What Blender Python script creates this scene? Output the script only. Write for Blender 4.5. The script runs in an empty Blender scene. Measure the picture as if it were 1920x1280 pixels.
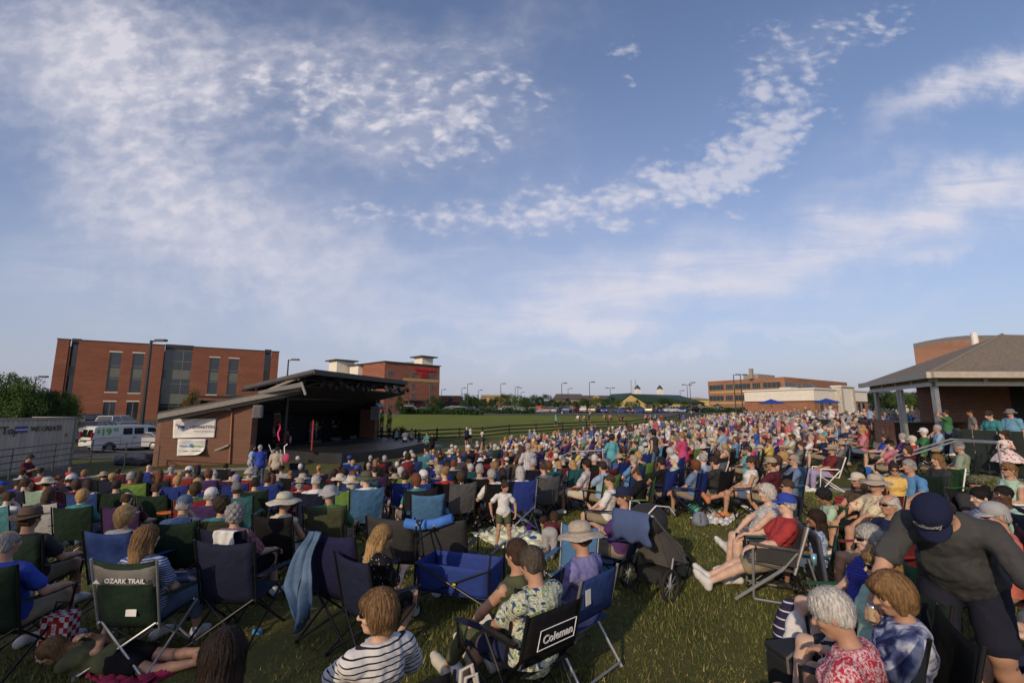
import bpy, math, random
import numpy as np
from mathutils import Vector, Matrix
R=math.radians
random.seed(7); np.random.seed(7)
scene=bpy.context.scene
COL=bpy.data.collections.new('place'); scene.collection.children.link(COL)
# ---------------------------------------------------------------- camera
CAMZ=2.35; FPX=853.0; PITCH=math.atan(127.5/FPX); CP,SP=math.cos(PITCH),math.sin(PITCH)
def ray(px,py):
    cx=(px-960)/FPX; up=(640-py)/FPX
    return Vector((cx,CP-SP*up,SP+CP*up))
def gp(px,py,z):                       # point on the ray at height z
    r=ray(px,py); t=(z-CAMZ)/r.z
    return Vector((0,0,CAMZ))+r*t
def at(px,py,Y):                       # point on the ray at distance Y ahead
    r=ray(px,py); return Vector((0,0,CAMZ))+r*(Y/r.y)
cd=bpy.data.cameras.new('camera'); cam=bpy.data.objects.new('camera',cd); COL.objects.link(cam)
cam.location=(0,0,CAMZ); cam.rotation_euler=(math.pi/2+PITCH,0,0)
cd.sensor_width=36; cd.lens=36*FPX/1920; cd.clip_start=.05; cd.clip_end=6000
scene.camera=cam
# ---------------------------------------------------------------- terrain
CTRL=[(0,0,0),(0,5,0),(8,6,.05),(-6,5,-.1),(0,9,-.12),(-10,10,-.45),(-8,18,-.85),(-18,15,-.95),(-16,26,-1.05),(-25,30,-1.05),
(-12,42,-1.05),(-4,30,-1.0),(0,20,-.62),(0,36,-1.0),(0,47,-1.05),(9,12,.12),(10,25,-.15),(8,16,-.05),(14,12,.55),(16,16,.65),(22,19,.7),(26,30,.85),(14,34,-.3),(15,45,-.35),
(16,60,-.5),(26,66,-.1),(34,50,.75),(44,60,1.1),(60,85,1.3),(38,90,.6),(-11,46,-1.08),(-3,52,-1.0),(5.5,64,-.85),(11,71,-.75),(17,74,-.72),(27,86,-.4),(35,95,.1),
(7,76,.15),(-20,64,-.4),(-20,90,1.35),(0,95,1.2),(20,105,1.2),(-8,70,0.1),(-20,115,1.5),(20,130,1.4),(-50,120,1.6),(60,120,1.5),(100,120,1.5),
(-45,60,-.1),(-60,75,.3),(-60,40,-1.0),(-34,36,-1.05),(-30,22,-1.0),(60,40,1.1),(40,10,.8),(30,-10,.5),(-30,-10,0),(0,-20,.1),(-30,5,-.6),(-60,10,-.8),(-70,90,.6),(-40,95,1.0)]
CT=np.array(CTRL,float)
def terr_np(X,Y):
    X=np.asarray(X,float); Y=np.asarray(Y,float)
    num=np.zeros_like(X); den=np.zeros_like(X)
    for cx,cy,cz in CTRL:
        s=2.0+0.06*math.hypot(cx,cy)
        d2=((X-cx)**2+(Y-cy)**2)/(s*s)
        w=1/(d2+.15)**2.2
        num+=w*cz; den+=w
    z=num/den
    r=np.hypot(X,Y); f=np.clip((r-150)/250,0,1); f=f*f*(3-2*f)
    return z*(1-f)+1.55*f
def terr(x,y): return float(terr_np(x,y))
def ground_hit(px,py,h=0.0):           # point h above the terrain on the pixel's ray
    r=ray(px,py); o=Vector((0,0,CAMZ)); t=1.0; prev=None
    while t<160:
        p=o+r*t; g=p.z-terr(p.x,p.y)-h
        if g<0:
            a,b=t/1.06,t
            for _ in range(12):
                m=(a+b)/2; p=o+r*m
                if p.z-terr(p.x,p.y)-h<0: b=m
                else: a=m
            p=o+r*a; return Vector((p.x,p.y,terr(p.x,p.y)))
        t*=1.06
    return None
# ---------------------------------------------------------------- objects
def props(o,label=None,cat=None,group=None,kind=None):
    if label: o['label']=label
    if cat: o['category']=cat
    if group: o['group']=group
    if kind: o['kind']=kind
    return o
def link(o,parent=None):
    COL.objects.link(o)
    if parent is not None: o.parent=parent
    return o
def empty(name,loc=(0,0,0),rz=0,label=None,cat=None,group=None):
    o=bpy.data.objects.new(name,None); link(o); o.location=loc; o.rotation_euler=(0,0,rz)
    o.empty_display_size=.2
    return props(o,label,cat,group)
def dup(o,parent=None):
    c=o.copy(); COL.objects.link(c)
    if parent is not None: c.parent=parent
    for ch in KIDS.get(o.name,[]): 
        k=dup(ch,c)
        KIDS.setdefault(c.name,[]).append(k)
    return c
KIDS={}
# ---------------------------------------------------------------- materials
MATS={}
def nt(m):
    m.use_nodes=True; t=m.node_tree; return t,t.nodes,t.links
def setin(n,name,v):
    for s in n.inputs:
        if s.name==name: s.default_value=v; return
def M(name,col=(.5,.5,.5),rough=.8,metal=0,var=.12,scale=6,bump=0,bscale=60,objcol=False,trans=0,sheen=0,stretch=(1,1,1),spec=.5,coat=0):
    if name in MATS: return MATS[name]
    m=bpy.data.materials.new(name); t,N,L=nt(m); b=N['Principled BSDF']
    b.inputs['Roughness'].default_value=rough; b.inputs['Metallic'].default_value=metal
    b.inputs['Specular IOR Level'].default_value=spec
    if coat: b.inputs['Coat Weight'].default_value=coat
    if sheen: b.inputs['Sheen Weight'].default_value=sheen
    tc=N.new('ShaderNodeTexCoord'); mp=N.new('ShaderNodeMapping'); mp.inputs['Scale'].default_value=stretch
    L.new(tc.outputs['Object'],mp.inputs['Vector'])
    nz=N.new('ShaderNodeTexNoise'); nz.inputs['Scale'].default_value=scale; nz.inputs['Detail'].default_value=5
    L.new(mp.outputs[0],nz.inputs['Vector'])
    mr=N.new('ShaderNodeMapRange'); mr.inputs['From Min'].default_value=.3; mr.inputs['From Max'].default_value=.7
    mr.inputs['To Min'].default_value=1-var; mr.inputs['To Max'].default_value=1+var
    L.new(nz.outputs['Fac'],mr.inputs['Value'])
    vm=N.new('ShaderNodeVectorMath'); vm.operation='SCALE'
    if objcol:
        oi=N.new('ShaderNodeObjectInfo'); L.new(oi.outputs['Color'],vm.inputs[0])
    else: vm.inputs[0].default_value=col[:3]
    L.new(mr.outputs[0],vm.inputs['Scale']); L.new(vm.outputs[0],b.inputs['Base Color'])
    if bump:
        n2=N.new('ShaderNodeTexNoise'); n2.inputs['Scale'].default_value=bscale; n2.inputs['Detail'].default_value=4
        L.new(mp.outputs[0],n2.inputs['Vector'])
        bp=N.new('ShaderNodeBump'); bp.inputs['Strength'].default_value=min(1,bump); bp.inputs['Distance'].default_value=.02*max(1,bump)
        L.new(n2.outputs['Fac'],bp.inputs['Height']); L.new(bp.outputs[0],b.inputs['Normal'])
    MATS[name]=m; return m
def M_brick(name,c1,c2,mortar,sx=.21,sy=.075,ms=.01,var=.25,plane='xz'):
    if name in MATS: return MATS[name]
    m=bpy.data.materials.new(name); t,N,L=nt(m); b=N['Principled BSDF']; b.inputs['Roughness'].default_value=.9
    tc=N.new('ShaderNodeTexCoord'); sp=N.new('ShaderNodeSeparateXYZ'); L.new(tc.outputs['Object'],sp.inputs[0])
    ge=N.new('ShaderNodeNewGeometry')
    # walls run along local x or y: use x+y so both faces carry courses
    ad=N.new('ShaderNodeMath'); ad.operation='ADD'; L.new(sp.outputs['X'],ad.inputs[0]); L.new(sp.outputs['Y'],ad.inputs[1])
    cb=N.new('ShaderNodeCombineXYZ'); L.new(ad.outputs[0],cb.inputs[0]); L.new(sp.outputs['Z'],cb.inputs[1])
    bk=N.new('ShaderNodeTexBrick'); L.new(cb.outputs[0],bk.inputs['Vector'])
    bk.inputs['Scale'].default_value=1; bk.inputs['Brick Width'].default_value=sx; bk.inputs['Row Height'].default_value=sy
    bk.inputs['Mortar Size'].default_value=ms; bk.inputs['Color1'].default_value=(*c1,1); bk.inputs['Color2'].default_value=(*c2,1)
    bk.inputs['Mortar'].default_value=(*mortar,1); bk.inputs['Mortar Smooth'].default_value=.3
    nz=N.new('ShaderNodeTexNoise'); nz.inputs['Scale'].default_value=.35; nz.inputs['Detail'].default_value=8; nz.inputs['Roughness'].default_value=.7
    mp2=N.new('ShaderNodeMapping'); mp2.inputs['Scale'].default_value=(.6,.6,2.5); L.new(tc.outputs['Object'],mp2.inputs[0]); L.new(mp2.outputs[0],nz.inputs['Vector'])
    mr=N.new('ShaderNodeMapRange'); mr.inputs['From Min'].default_value=.3; mr.inputs['From Max'].default_value=.7
    mr.inputs['To Min'].default_value=1-var; mr.inputs['To Max'].default_value=1+var; L.new(nz.outputs['Fac'],mr.inputs['Value'])
    vm=N.new('ShaderNodeVectorMath'); vm.operation='SCALE'; L.new(bk.outputs['Color'],vm.inputs[0]); L.new(mr.outputs[0],vm.inputs['Scale'])
    L.new(vm.outputs[0],b.inputs['Base Color'])
    bp=N.new('ShaderNodeBump'); bp.inputs['Strength'].default_value=.4; bp.inputs['Distance'].default_value=.01; bp.invert=True
    L.new(bk.outputs['Fac'],bp.inputs['Height']); L.new(bp.outputs[0],b.inputs['Normal'])
    MATS[name]=m; return m
def M_glass(name,col=(.02,.03,.035),rough=.08):
    if name in MATS: return MATS[name]
    m=M(name,col,rough,0,.15,.8); m.node_tree.nodes['Principled BSDF'].inputs['Specular IOR Level'].default_value=.8
    return m
# ---------------------------------------------------------------- mesh builder
class MB:
    def __init__(s): s.v=[]; s.f=[]; s.mi=[]; s.cur=0
    def add(s,vs,fs):
        o=len(s.v); s.v+= [tuple(v) for v in vs]; s.f+=[tuple(i+o for i in f) for f in fs]; s.mi+=[s.cur]*len(fs); return s
    def box(s,c,d,rz=0,rx=0,ry=0):
        x,y,z=d[0]/2,d[1]/2,d[2]/2
        vs=[Vector(p) for p in ((-x,-y,-z),(x,-y,-z),(x,y,-z),(-x,y,-z),(-x,-y,z),(x,-y,z),(x,y,z),(-x,y,z))]
        if rz or rx or ry:
            m=Matrix.Rotation(rz,3,'Z')@Matrix.Rotation(ry,3,'Y')@Matrix.Rotation(rx,3,'X'); vs=[m@v for v in vs]
        c=Vector(c); return s.add([v+c for v in vs],[(0,3,2,1),(4,5,6,7),(0,1,5,4),(1,2,6,5),(2,3,7,6),(3,0,4,7)])
    def bb(s,x0,y0,z0,x1,y1,z1): return s.box(((x0+x1)/2,(y0+y1)/2,(z0+z1)/2),(abs(x1-x0),abs(y1-y0),abs(z1-z0)))
    def tube(s,pts,r,n=8,cap=True,r2=None):
        pts=[Vector(p) for p in pts]; rings=[]
        k=len(pts)
        prevn=None
        for i,p in enumerate(pts):
            d=(pts[min(i+1,k-1)]-pts[max(i-1,0)]).normalized()
            if prevn is None:
                a=Vector((0,0,1)) if abs(d.z)<.9 else Vector((1,0,0)); u=d.cross(a).normalized()
            else:
                u=(prevn-d*prevn.dot(d)).normalized()
            prevn=u; w=d.cross(u)
            rr=r if r2 is None else r+(r2-r)*i/(k-1)
            rings.append([p+(u*math.cos(2*math.pi*j/n)+w*math.sin(2*math.pi*j/n))*rr for j in range(n)])
        vs=[v for rg in rings for v in rg]; fs=[]
        for i in range(k-1):
            for j in range(n):
                a=i*n+j; b=i*n+(j+1)%n; fs.append((a,b,b+n,a+n))
        if cap: fs+= [tuple(range(n-1,-1,-1)),tuple(range((k-1)*n,k*n))]
        return s.add(vs,fs)
    def lathe(s,prof,n=24,c=(0,0,0),m=None):
        vs=[];fs=[]
        for r,z in prof:
            for j in range(n):
                a=2*math.pi*j/n; v=Vector((r*math.cos(a),r*math.sin(a),z))
                if m is not None: v=m@v
                vs.append(v+Vector(c))
        for i in range(len(prof)-1):
            for j in range(n):
                a=i*n+j;b=i*n+(j+1)%n; fs.append((a,b,b+n,a+n))
        return s.add(vs,fs)
    def prism(s,poly,e):                # poly: 3D points, e: extrusion vector
        k=len(poly); e=Vector(e); vs=[Vector(p) for p in poly]+[Vector(p)+e for p in poly]
        return s.add(vs,[tuple(range(k-1,-1,-1)),tuple(range(k,2*k))]+[(i,(i+1)%k,(i+1)%k+k,i+k) for i in range(k)])
    def slab(s,a,b,c,d,t):              # thick quad, t along its normal
        a,b,c,d=map(Vector,(a,b,c,d)); n=(b-a).cross(d-a).normalized()*t
        return s.prism([a,b,c,d],n)
    def sheet(s,grid,t=.004):           # grid[i][j] points -> closed thin sheet
        g=[[Vector(p) for p in row] for row in grid]; ni,nj=len(g),len(g[0])
        nrm=[[None]*nj for _ in range(ni)]
        for i in range(ni):
            for j in range(nj):
                u=g[min(i+1,ni-1)][j]-g[max(i-1,0)][j]; w=g[i][min(j+1,nj-1)]-g[i][max(j-1,0)]
                c=u.cross(w); nrm[i][j]=c.normalized()*t/2 if c.length>1e-9 else Vector((0,0,t/2))
        vs=[g[i][j]+nrm[i][j] for i in range(ni) for j in range(nj)]+[g[i][j]-nrm[i][j] for i in range(ni) for j in range(nj)]
        o=ni*nj; fs=[]
        for i in range(ni-1):
            for j in range(nj-1):
                a=i*nj+j; fs.append((a,a+nj,a+nj+1,a+1)); fs.append((o+a,o+a+1,o+a+nj+1,o+a+nj))
        for j in range(nj-1):
            fs.append((j,j+1,o+j+1,o+j)); a=(ni-1)*nj+j; fs.append((a+1,a,o+a,o+a+1))
        for i in range(ni-1):
            a=i*nj; fs.append((a+nj,a,o+a,o+a+nj)); a=i*nj+nj-1; fs.append((a,a+nj,o+a+nj,o+a))
        return s.add(vs,fs)
    def build(s,name,mat,parent=None,smooth=False,me_only=False):
        me=bpy.data.meshes.new(name); me.from_pydata(s.v,[],s.f)
        ms=mat if isinstance(mat,(list,tuple)) else [mat]
        for m in ms: me.materials.append(m)
        if len(ms)>1: me.polygons.foreach_set('material_index',s.mi)
        if smooth: me.polygons.foreach_set('use_smooth',[True]*len(me.polygons))
        me.update()
        if me_only: return me
        o=bpy.data.objects.new(name,me); link(o,parent)
        if parent is not None: KIDS.setdefault(parent.name,[]).append(o)
        return o
def np_mesh(name,V,F,mat,smooth=True):
    me=bpy.data.meshes.new(name); V=np.asarray(V,np.float32); F=np.asarray(F,np.int32)
    k=F.shape[1]
    me.vertices.add(len(V)); me.vertices.foreach_set('co',V.ravel())
    me.loops.add(F.size); me.loops.foreach_set('vertex_index',F.ravel())
    me.polygons.add(len(F)); me.polygons.foreach_set('loop_start',np.arange(0,F.size,k,dtype=np.int32))
    if smooth: me.polygons.foreach_set('use_smooth',np.ones(len(F),bool))
    for m in (mat if isinstance(mat,(list,tuple)) else [mat]): me.materials.append(m)
    me.update(calc_edges=True); return me
def obj(name,me,parent=None,color=None):
    o=bpy.data.objects.new(name,me); link(o,parent)
    if parent is not None: KIDS.setdefault(parent.name,[]).append(o)
    if color: o.color=(*color[:3],1)
    return o
def text_mb(txt,size,mb=None,ext=.004,bold=0,shear=0,align='CENTER'):
    """letters as mesh vertices in the local xy plane, appended to an MB (x right, y up)"""
    cu=bpy.data.curves.new('lettering','FONT'); cu.body=txt; cu.size=size; cu.extrude=ext; cu.offset=bold; cu.shear=shear
    cu.align_x=align; cu.align_y='CENTER'; cu.resolution_u=3
    o=bpy.data.objects.new('lettering',cu); COL.objects.link(o)
    dg=bpy.context.evaluated_depsgraph_get(); me=bpy.data.meshes.new_from_object(o.evaluated_get(dg))
    mb=mb or MB(); vs=[tuple(v.co) for v in me.vertices]; fs=[tuple(p.vertices) for p in me.polygons]
    bpy.data.objects.remove(o); bpy.data.curves.remove(cu); bpy.data.meshes.remove(me)
    return vs,fs
def put_text(mb,txt,size,o,xa,ya,ext=.003,bold=0,shear=0,align='CENTER'):
    vs,fs=text_mb(txt,size,None,ext,bold,shear,align); o=Vector(o); xa=Vector(xa).normalized(); ya=Vector(ya).normalized(); za=xa.cross(ya)
    mb.add([o+xa*v[0]+ya*v[1]+za*v[2] for v in vs],fs); return mb
# ---------------------------------------------------------------- sky and sun
SUN_AZ=R(27.5); SUN_EL=R(21)          # light travels toward (+sin az, +cos az)
w=bpy.data.worlds.new('World'); scene.world=w; w.use_nodes=True
t=w.node_tree; N=t.nodes; L=t.links; bg=N['Background']
sky=N.new('ShaderNodeTexSky'); sky.sky_type='NISHITA'; sky.sun_disc=False; sky.sun_elevation=SUN_EL; sky.sun_rotation=math.pi+SUN_AZ
sky.air_density=1.0; sky.dust_density=1.5; sky.ozone_density=2.0
bg.inputs['Strength'].default_value=.15
def nd(kind,**kw):
    n=N.new(kind)
    for k,v in kw.items(): setattr(n,k,v)
    return n
def mth(op,a,b=None,c=None,clamp=False):
    n=nd('ShaderNodeMath',operation=op,use_clamp=clamp)
    for i,x in enumerate((a,b,c)):
        if x is None: continue
        if isinstance(x,(int,float)): n.inputs[i].default_value=x
        else: L.new(x,n.inputs[i])
    return n.outputs[0]
tc=nd('ShaderNodeTexCoord'); sep=nd('ShaderNodeSeparateXYZ'); L.new(tc.outputs['Generated'],sep.inputs[0])
dx,dy,dz=sep.outputs; ady=mth('MAXIMUM',mth('ABSOLUTE',dy),.02)
U=mth('DIVIDE',dx,ady); V=mth('DIVIDE',dz,ady)
uv=nd('ShaderNodeCombineXYZ'); L.new(U,uv.inputs[0]); L.new(V,uv.inputs[1])
zz=mth('ADD',mth('MAXIMUM',dz,0),.10); pl=nd('ShaderNodeCombineXYZ'); L.new(mth('DIVIDE',dx,zz),pl.inputs[0]); L.new(mth('DIVIDE',dy,zz),pl.inputs[1])
def noise(src,scale,detail=6,rough=.55,dist=0,stretch=None,rot=0):
    n=nd('ShaderNodeTexNoise'); n.inputs['Scale'].default_value=scale; n.inputs['Detail'].default_value=detail; n.inputs['Roughness'].default_value=rough; n.inputs['Distortion'].default_value=dist
    if stretch:
        m=nd('ShaderNodeMapping'); m.inputs['Scale'].default_value=(*stretch,1); m.inputs['Rotation'].default_value=(0,0,rot); L.new(src,m.inputs[0]); src=m.outputs[0]
    L.new(src,n.inputs['Vector']); return n.outputs['Fac']
# edges of the cloud fields are ragged: warp the coordinate the fields are laid out in
wn=nd('ShaderNodeTexNoise'); wn.inputs['Scale'].default_value=3.2; wn.inputs['Detail'].default_value=7; wn.inputs['Roughness'].default_value=.62; L.new(uv.outputs[0],wn.inputs['Vector'])
ws=nd('ShaderNodeVectorMath',operation='SUBTRACT'); L.new(wn.outputs['Color'],ws.inputs[0]); ws.inputs[1].default_value=(.5,.5,.5)
wc=nd('ShaderNodeVectorMath',operation='SCALE'); L.new(ws.outputs[0],wc.inputs[0]); wc.inputs['Scale'].default_value=.36
wa=nd('ShaderNodeVectorMath',operation='ADD'); L.new(uv.outputs[0],wa.inputs[0]); L.new(wc.outputs[0],wa.inputs[1]); UVW=wa.outputs[0]
def field(blobs):
    tot=None
    for px,py,rx,ry,ang,wgt in blobs:
        r=ray(px,py); u,v=r.x/r.y,r.z/r.y
        m=nd('ShaderNodeMapping',vector_type='TEXTURE'); m.inputs['Location'].default_value=(u,v,0); m.inputs['Rotation'].default_value=(0,0,R(ang)); m.inputs['Scale'].default_value=(rx/FPX,ry/FPX,1)
        L.new(UVW,m.inputs[0]); ln=nd('ShaderNodeVectorMath',operation='DOT_PRODUCT'); L.new(m.outputs[0],ln.inputs[0]); L.new(m.outputs[0],ln.inputs[1])
        e=mth('MULTIPLY',mth('POWER',2.718,mth('MULTIPLY',ln.outputs['Value'],-1.0)),wgt)
        tot=e if tot is None else mth('ADD',tot,e)
    return mth('MULTIPLY',tot,1.0,clamp=True) if False else tot
soft=field([(150,70,300,140,-10,.95),(430,120,300,130,0,.8),(700,170,280,110,-12,.8),(250,240,260,120,-20,.5),(880,60,230,70,12,.35),(330,330,280,120,-25,.95),(300,440,200,90,-30,.75),(540,480,260,80,-25,.4),(700,270,200,60,-5,.45),
  (1000,400,330,60,8,.42),(640,560,420,60,0,.35),(1500,90,120,60,30,.25)])
mack=field([(760,190,270,110,-8,.62),(960,170,80,40,-10,.6),(870,255,110,35,-8,.6),(780,300,110,40,0,.4),(1175,80,55,28,-5,.85),(1178,148,32,18,0,.8),(680,415,110,32,5,.75),(880,410,170,45,8,.7),(1110,375,180,62,12,.9),(1290,325,120,66,22,1),(1400,295,100,62,30,1.05),
  (1460,225,90,58,35,.9),(1410,170,60,60,60,.75),(1500,140,90,32,20,.5),(1540,230,55,25,10,.45),(1650,40,160,45,20,.6),(1560,60,140,60,30,.5),(1430,75,60,60,0,.5),(900,60,150,50,0,.35),(420,150,300,140,0,.4),(1350,400,110,20,8,.4)])
wisp=field([(1500,480,520,50,15,.75),(1800,400,260,70,18,.75),(1150,560,300,35,5,.6),(1790,180,190,36,30,.95),(1900,120,120,36,28,.8),(1760,495,90,16,14,.5),(1880,330,200,40,14,.45),(1650,330,120,18,22,.3),(1300,470,300,50,12,.35),(1180,650,500,10,2,.35),(1500,610,300,14,9,.35),(980,600,380,22,2,.3),(700,500,500,30,-2,.35),(120,480,160,90,0,.3)])
ws2=nd('ShaderNodeVectorMath',operation='SCALE'); L.new(ws.outputs[0],ws2.inputs[0]); ws2.inputs['Scale'].default_value=.07
wa2=nd('ShaderNodeVectorMath',operation='ADD'); L.new(uv.outputs[0],wa2.inputs[0]); L.new(ws2.outputs[0],wa2.inputs[1]); UVP=wa2.outputs[0]
def rng(x,a,b): 
    m=nd('ShaderNodeMapRange',interpolation_type='SMOOTHSTEP'); L.new(x,m.inputs['Value']); m.inputs['From Min'].default_value=a; m.inputs['From Max'].default_value=b; return m.outputs[0]
def puff(scale):
    v=nd('ShaderNodeTexVoronoi',feature='SMOOTH_F1'); v.inputs['Scale'].default_value=scale; v.inputs['Smoothness'].default_value=.6; m=nd('ShaderNodeMapping'); m.inputs['Scale'].default_value=(1,1.7,1); m.inputs['Rotation'].default_value=(0,0,-.25); L.new(UVP,m.inputs[0]); L.new(m.outputs[0],v.inputs['Vector']); return mth('SUBTRACT',.95,mth('MULTIPLY',v.outputs['Distance'],.9))
nA=noise(UVW,2.0,8,.6); nB=noise(pl.outputs[0],9.5,5,.6,.4); nF=noise(UVP,17,4,.5,.15,(1,1.5)); nC=noise(uv.outputs[0],3.5,8,.6,.6,(1,5.5),R(-16)); nD=puff(32)
aS=mth('MULTIPLY',mth('MULTIPLY',soft,.86),mth('ADD',mth('MULTIPLY',rng(nA,.3,.7),.45),mth('ADD',.12,mth('MULTIPLY',rng(nF,.35,.7),.30))))
mf=mth('ADD',mth('ADD',mth('MULTIPLY',nF,.5),mth('MULTIPLY',nD,.27)),mth('MULTIPLY',noise(UVP,55,6,.6,.1,(1,1.6)),.23))
aM=mth('MULTIPLY',rng(mth('ADD',mf,mth('MULTIPLY',mth('SUBTRACT',mack,1.0),.22)),.37,.66),mth('MULTIPLY',rng(mack,.05,.6),.60))
aW=mth('MULTIPLY',wisp,mth('ADD',.34,mth('MULTIPLY',rng(nC,.32,.66),.42)))
hz=mth('MULTIPLY',mth('POWER',2.718,mth('MULTIPLY',mth('MAXIMUM',V,0),-3.0)),.92)
alpha=mth('ADD',mth('ADD',aS,aM),aW,clamp=True)
alpha=mth('MINIMUM',alpha,.88)
m1=nd('ShaderNodeMix',data_type='RGBA'); L.new(hz,m1.inputs['Factor']); L.new(sky.outputs[0],m1.inputs['A']); m1.inputs['B'].default_value=(2.85,3.1,3.6,1)
sat=nd('ShaderNodeVectorMath',operation='MULTIPLY'); L.new(m1.outputs['Result'],sat.inputs[0]); sat.inputs[1].default_value=(.98,.93,1.02)
m2=nd('ShaderNodeMix',data_type='RGBA'); L.new(alpha,m2.inputs['Factor']); L.new(sat.outputs[0],m2.inputs['A']); m2.inputs['B'].default_value=(4.9,4.75,5.2,1)
L.new(m2.outputs['Result'],bg.inputs['Color'])
sd=bpy.data.lights.new('sun','SUN'); sd.energy=2.8; sd.angle=R(.6); sd.color=(1,.80,.56); so=bpy.data.objects.new('sun',sd); COL.objects.link(so)
sdir=Vector((math.sin(SUN_AZ)*math.cos(SUN_EL),math.cos(SUN_AZ)*math.cos(SUN_EL),-math.sin(SUN_EL)))
so.rotation_euler=sdir.to_track_quat('-Z','Y').to_euler(); so.location=(0,0,30)
vs=scene.view_settings; scene.display_settings.display_device='sRGB'; vs.view_transform='Standard'; vs.look='None'; vs.gamma=1; vs.exposure=0
scene.cycles.max_bounces=5; scene.cycles.diffuse_bounces=2; scene.cycles.glossy_bounces=2; scene.cycles.transparent_max_bounces=6
# ---------------------------------------------------------------- ground
def M_grass(name,c1,c2,c3,sc=1.0):
    m=bpy.data.materials.new(name); t,N,L=nt(m); b=N['Principled BSDF']; b.inputs['Roughness'].default_value=.95; b.inputs['Specular IOR Level'].default_value=.2
    tc=N.new('ShaderNodeTexCoord')
    def nz(s,d=6): 
        n=N.new('ShaderNodeTexNoise'); n.inputs['Scale'].default_value=s; n.inputs['Detail'].default_value=d; n.inputs['Roughness'].default_value=.65; L.new(tc.outputs['Object'],n.inputs['Vector']); return n.outputs['Fac']
    def mx(f,a,bb,lo,hi):
        r=N.new('ShaderNodeMapRange'); r.inputs['From Min'].default_value=lo; r.inputs['From Max'].default_value=hi; L.new(f,r.inputs['Value'])
        x=N.new('ShaderNodeMix'); x.data_type='RGBA'; L.new(r.outputs[0],x.inputs['Factor'])
        for s,v in (('A',a),('B',bb)):
            if isinstance(v,tuple): x.inputs[s].default_value=(*v,1)
            else: L.new(v,x.inputs[s])
        return x.outputs['Result']
    a=mx(nz(.45*sc),c1,c2,.35,.65); a2=mx(nz(14*sc),a,c3,.52,.8); a3=mx(nz(.06*sc,3),a2,c2,.5,.9)
    L.new(a3,b.inputs['Base Color'])
    bp=N.new('ShaderNodeBump'); bp.inputs['Strength'].default_value=.8; bp.inputs['Distance'].default_value=.03; L.new(nz(55*sc,3),bp.inputs['Height']); L.new(bp.outputs[0],b.inputs['Normal'])
    return m
gm=M_grass('lawn_grass',(.085,.088,.025),(.12,.112,.036),(.21,.16,.065))
def spaced(lo,hi,n,c=0,k=3.2):
    s=np.linspace(-1,1,n); f=np.sinh(k*s)/math.sinh(k)
    return np.where(f<0,c+f*(c-lo),c+f*(hi-c))
xs=spaced(-2600,2600,300,0,6.2); ys=spaced(-600,3200,320,12,6.4)
GX,GY=np.meshgrid(xs,ys,indexing='ij'); GZ=terr_np(GX,GY)
Vt=np.stack([GX,GY,GZ],-1).reshape(-1,3); ni,nj=GX.shape; idx=np.arange(ni*nj).reshape(ni,nj)
F=np.stack([idx[:-1,:-1],idx[1:,:-1],idx[1:,1:],idx[:-1,1:]],-1).reshape(-1,4)
g=obj('ground',np_mesh('ground',Vt,F,gm)); props(g,kind='structure')
def drape(name,pts_l,pts_r,mat,off,n=40,m=4):
    """strip between two polylines laid on the terrain"""
    def res(p,n):
        p=np.array(p,float); d=np.r_[0,np.cumsum(np.hypot(*np.diff(p,axis=0).T))]; s=np.linspace(0,d[-1],n); return np.stack([np.interp(s,d,p[:,0]),np.interp(s,d,p[:,1])],-1)
    a,b=res(pts_l,n),res(pts_r,n); grid=[a+(b-a)*k/(m-1) for k in range(m)]; G=np.stack(grid,1)
    Z=terr_np(G[...,0],G[...,1])+off; Vv=np.concatenate([G,Z[...,None]],-1).reshape(-1,3); id2=np.arange(n*m).reshape(n,m)
    Ff=np.stack([id2[:-1,:-1],id2[1:,:-1],id2[1:,1:],id2[:-1,1:]],-1).reshape(-1,4)
    me=np_mesh(name,Vv,Ff,mat); o=obj(name,me); props(o,kind='structure')
    return o
asph=M('asphalt',(.06,.06,.062),.9,0,.25,.8,bump=.3,bscale=80); conc=M('concrete',(.30,.275,.235),.9,0,.18,1.2,bump=.2,bscale=40)
fieldm=M_grass('meadow_grass',(.112,.142,.018),(.135,.155,.022),(.165,.15,.035),.6)
drape('field_grass',[(-11,49.5),(0,56),(10,73),(18,77),(28,90),(36,100)],[(-28,93),(-8,95),(10,96),(22,97),(30,98),(38,104)],fieldm,.04,60,30)
drape('parking_lot',[(-45,98),(0,100),(60,112),(120,120)],[(-60,170),(0,175),(90,180),(180,180)],asph,.05,60,14)
drape('office_parking_lot',[(-24,44),(-34,42),(-52,46),(-75,52)],[(-30,88),(-44,84),(-62,68),(-85,66)],asph,.05,40,12)
drape('service_road',[(-19.5,33.8),(-30,32),(-60,24)],[(-18,37.5),(-32,41),(-66,34)],asph,.04,40,4)
# concrete walks of the lawn
pA,pB=ground_hit(1230,905),ground_hit(1640,922); pC=ground_hit(880,905)
drape('path',[(pC.x-3.5,pC.y+.7),(pC.x,pC.y+.35),(pA.x,pA.y+.35),(pB.x,pB.y+.3),(pB.x+4,pB.y+.2)],[(pC.x-3.5,pC.y-.6),(pC.x,pC.y-.9),(pA.x,pA.y-.9),(pB.x,pB.y-.6),(pB.x+4,pB.y-.9)],conc,.02,90,4)
qA,qB,qC=ground_hit(0,905),ground_hit(300,884),ground_hit(520,876)
drape('stage_path',[(qA.x,qA.y+.5),(qB.x,qB.y+.6),(qC.x,qC.y+.5)],[(qA.x,qA.y-.9),(qB.x,qB.y-.9),(qC.x,qC.y-.9)],conc,.02,60,4)
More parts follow.
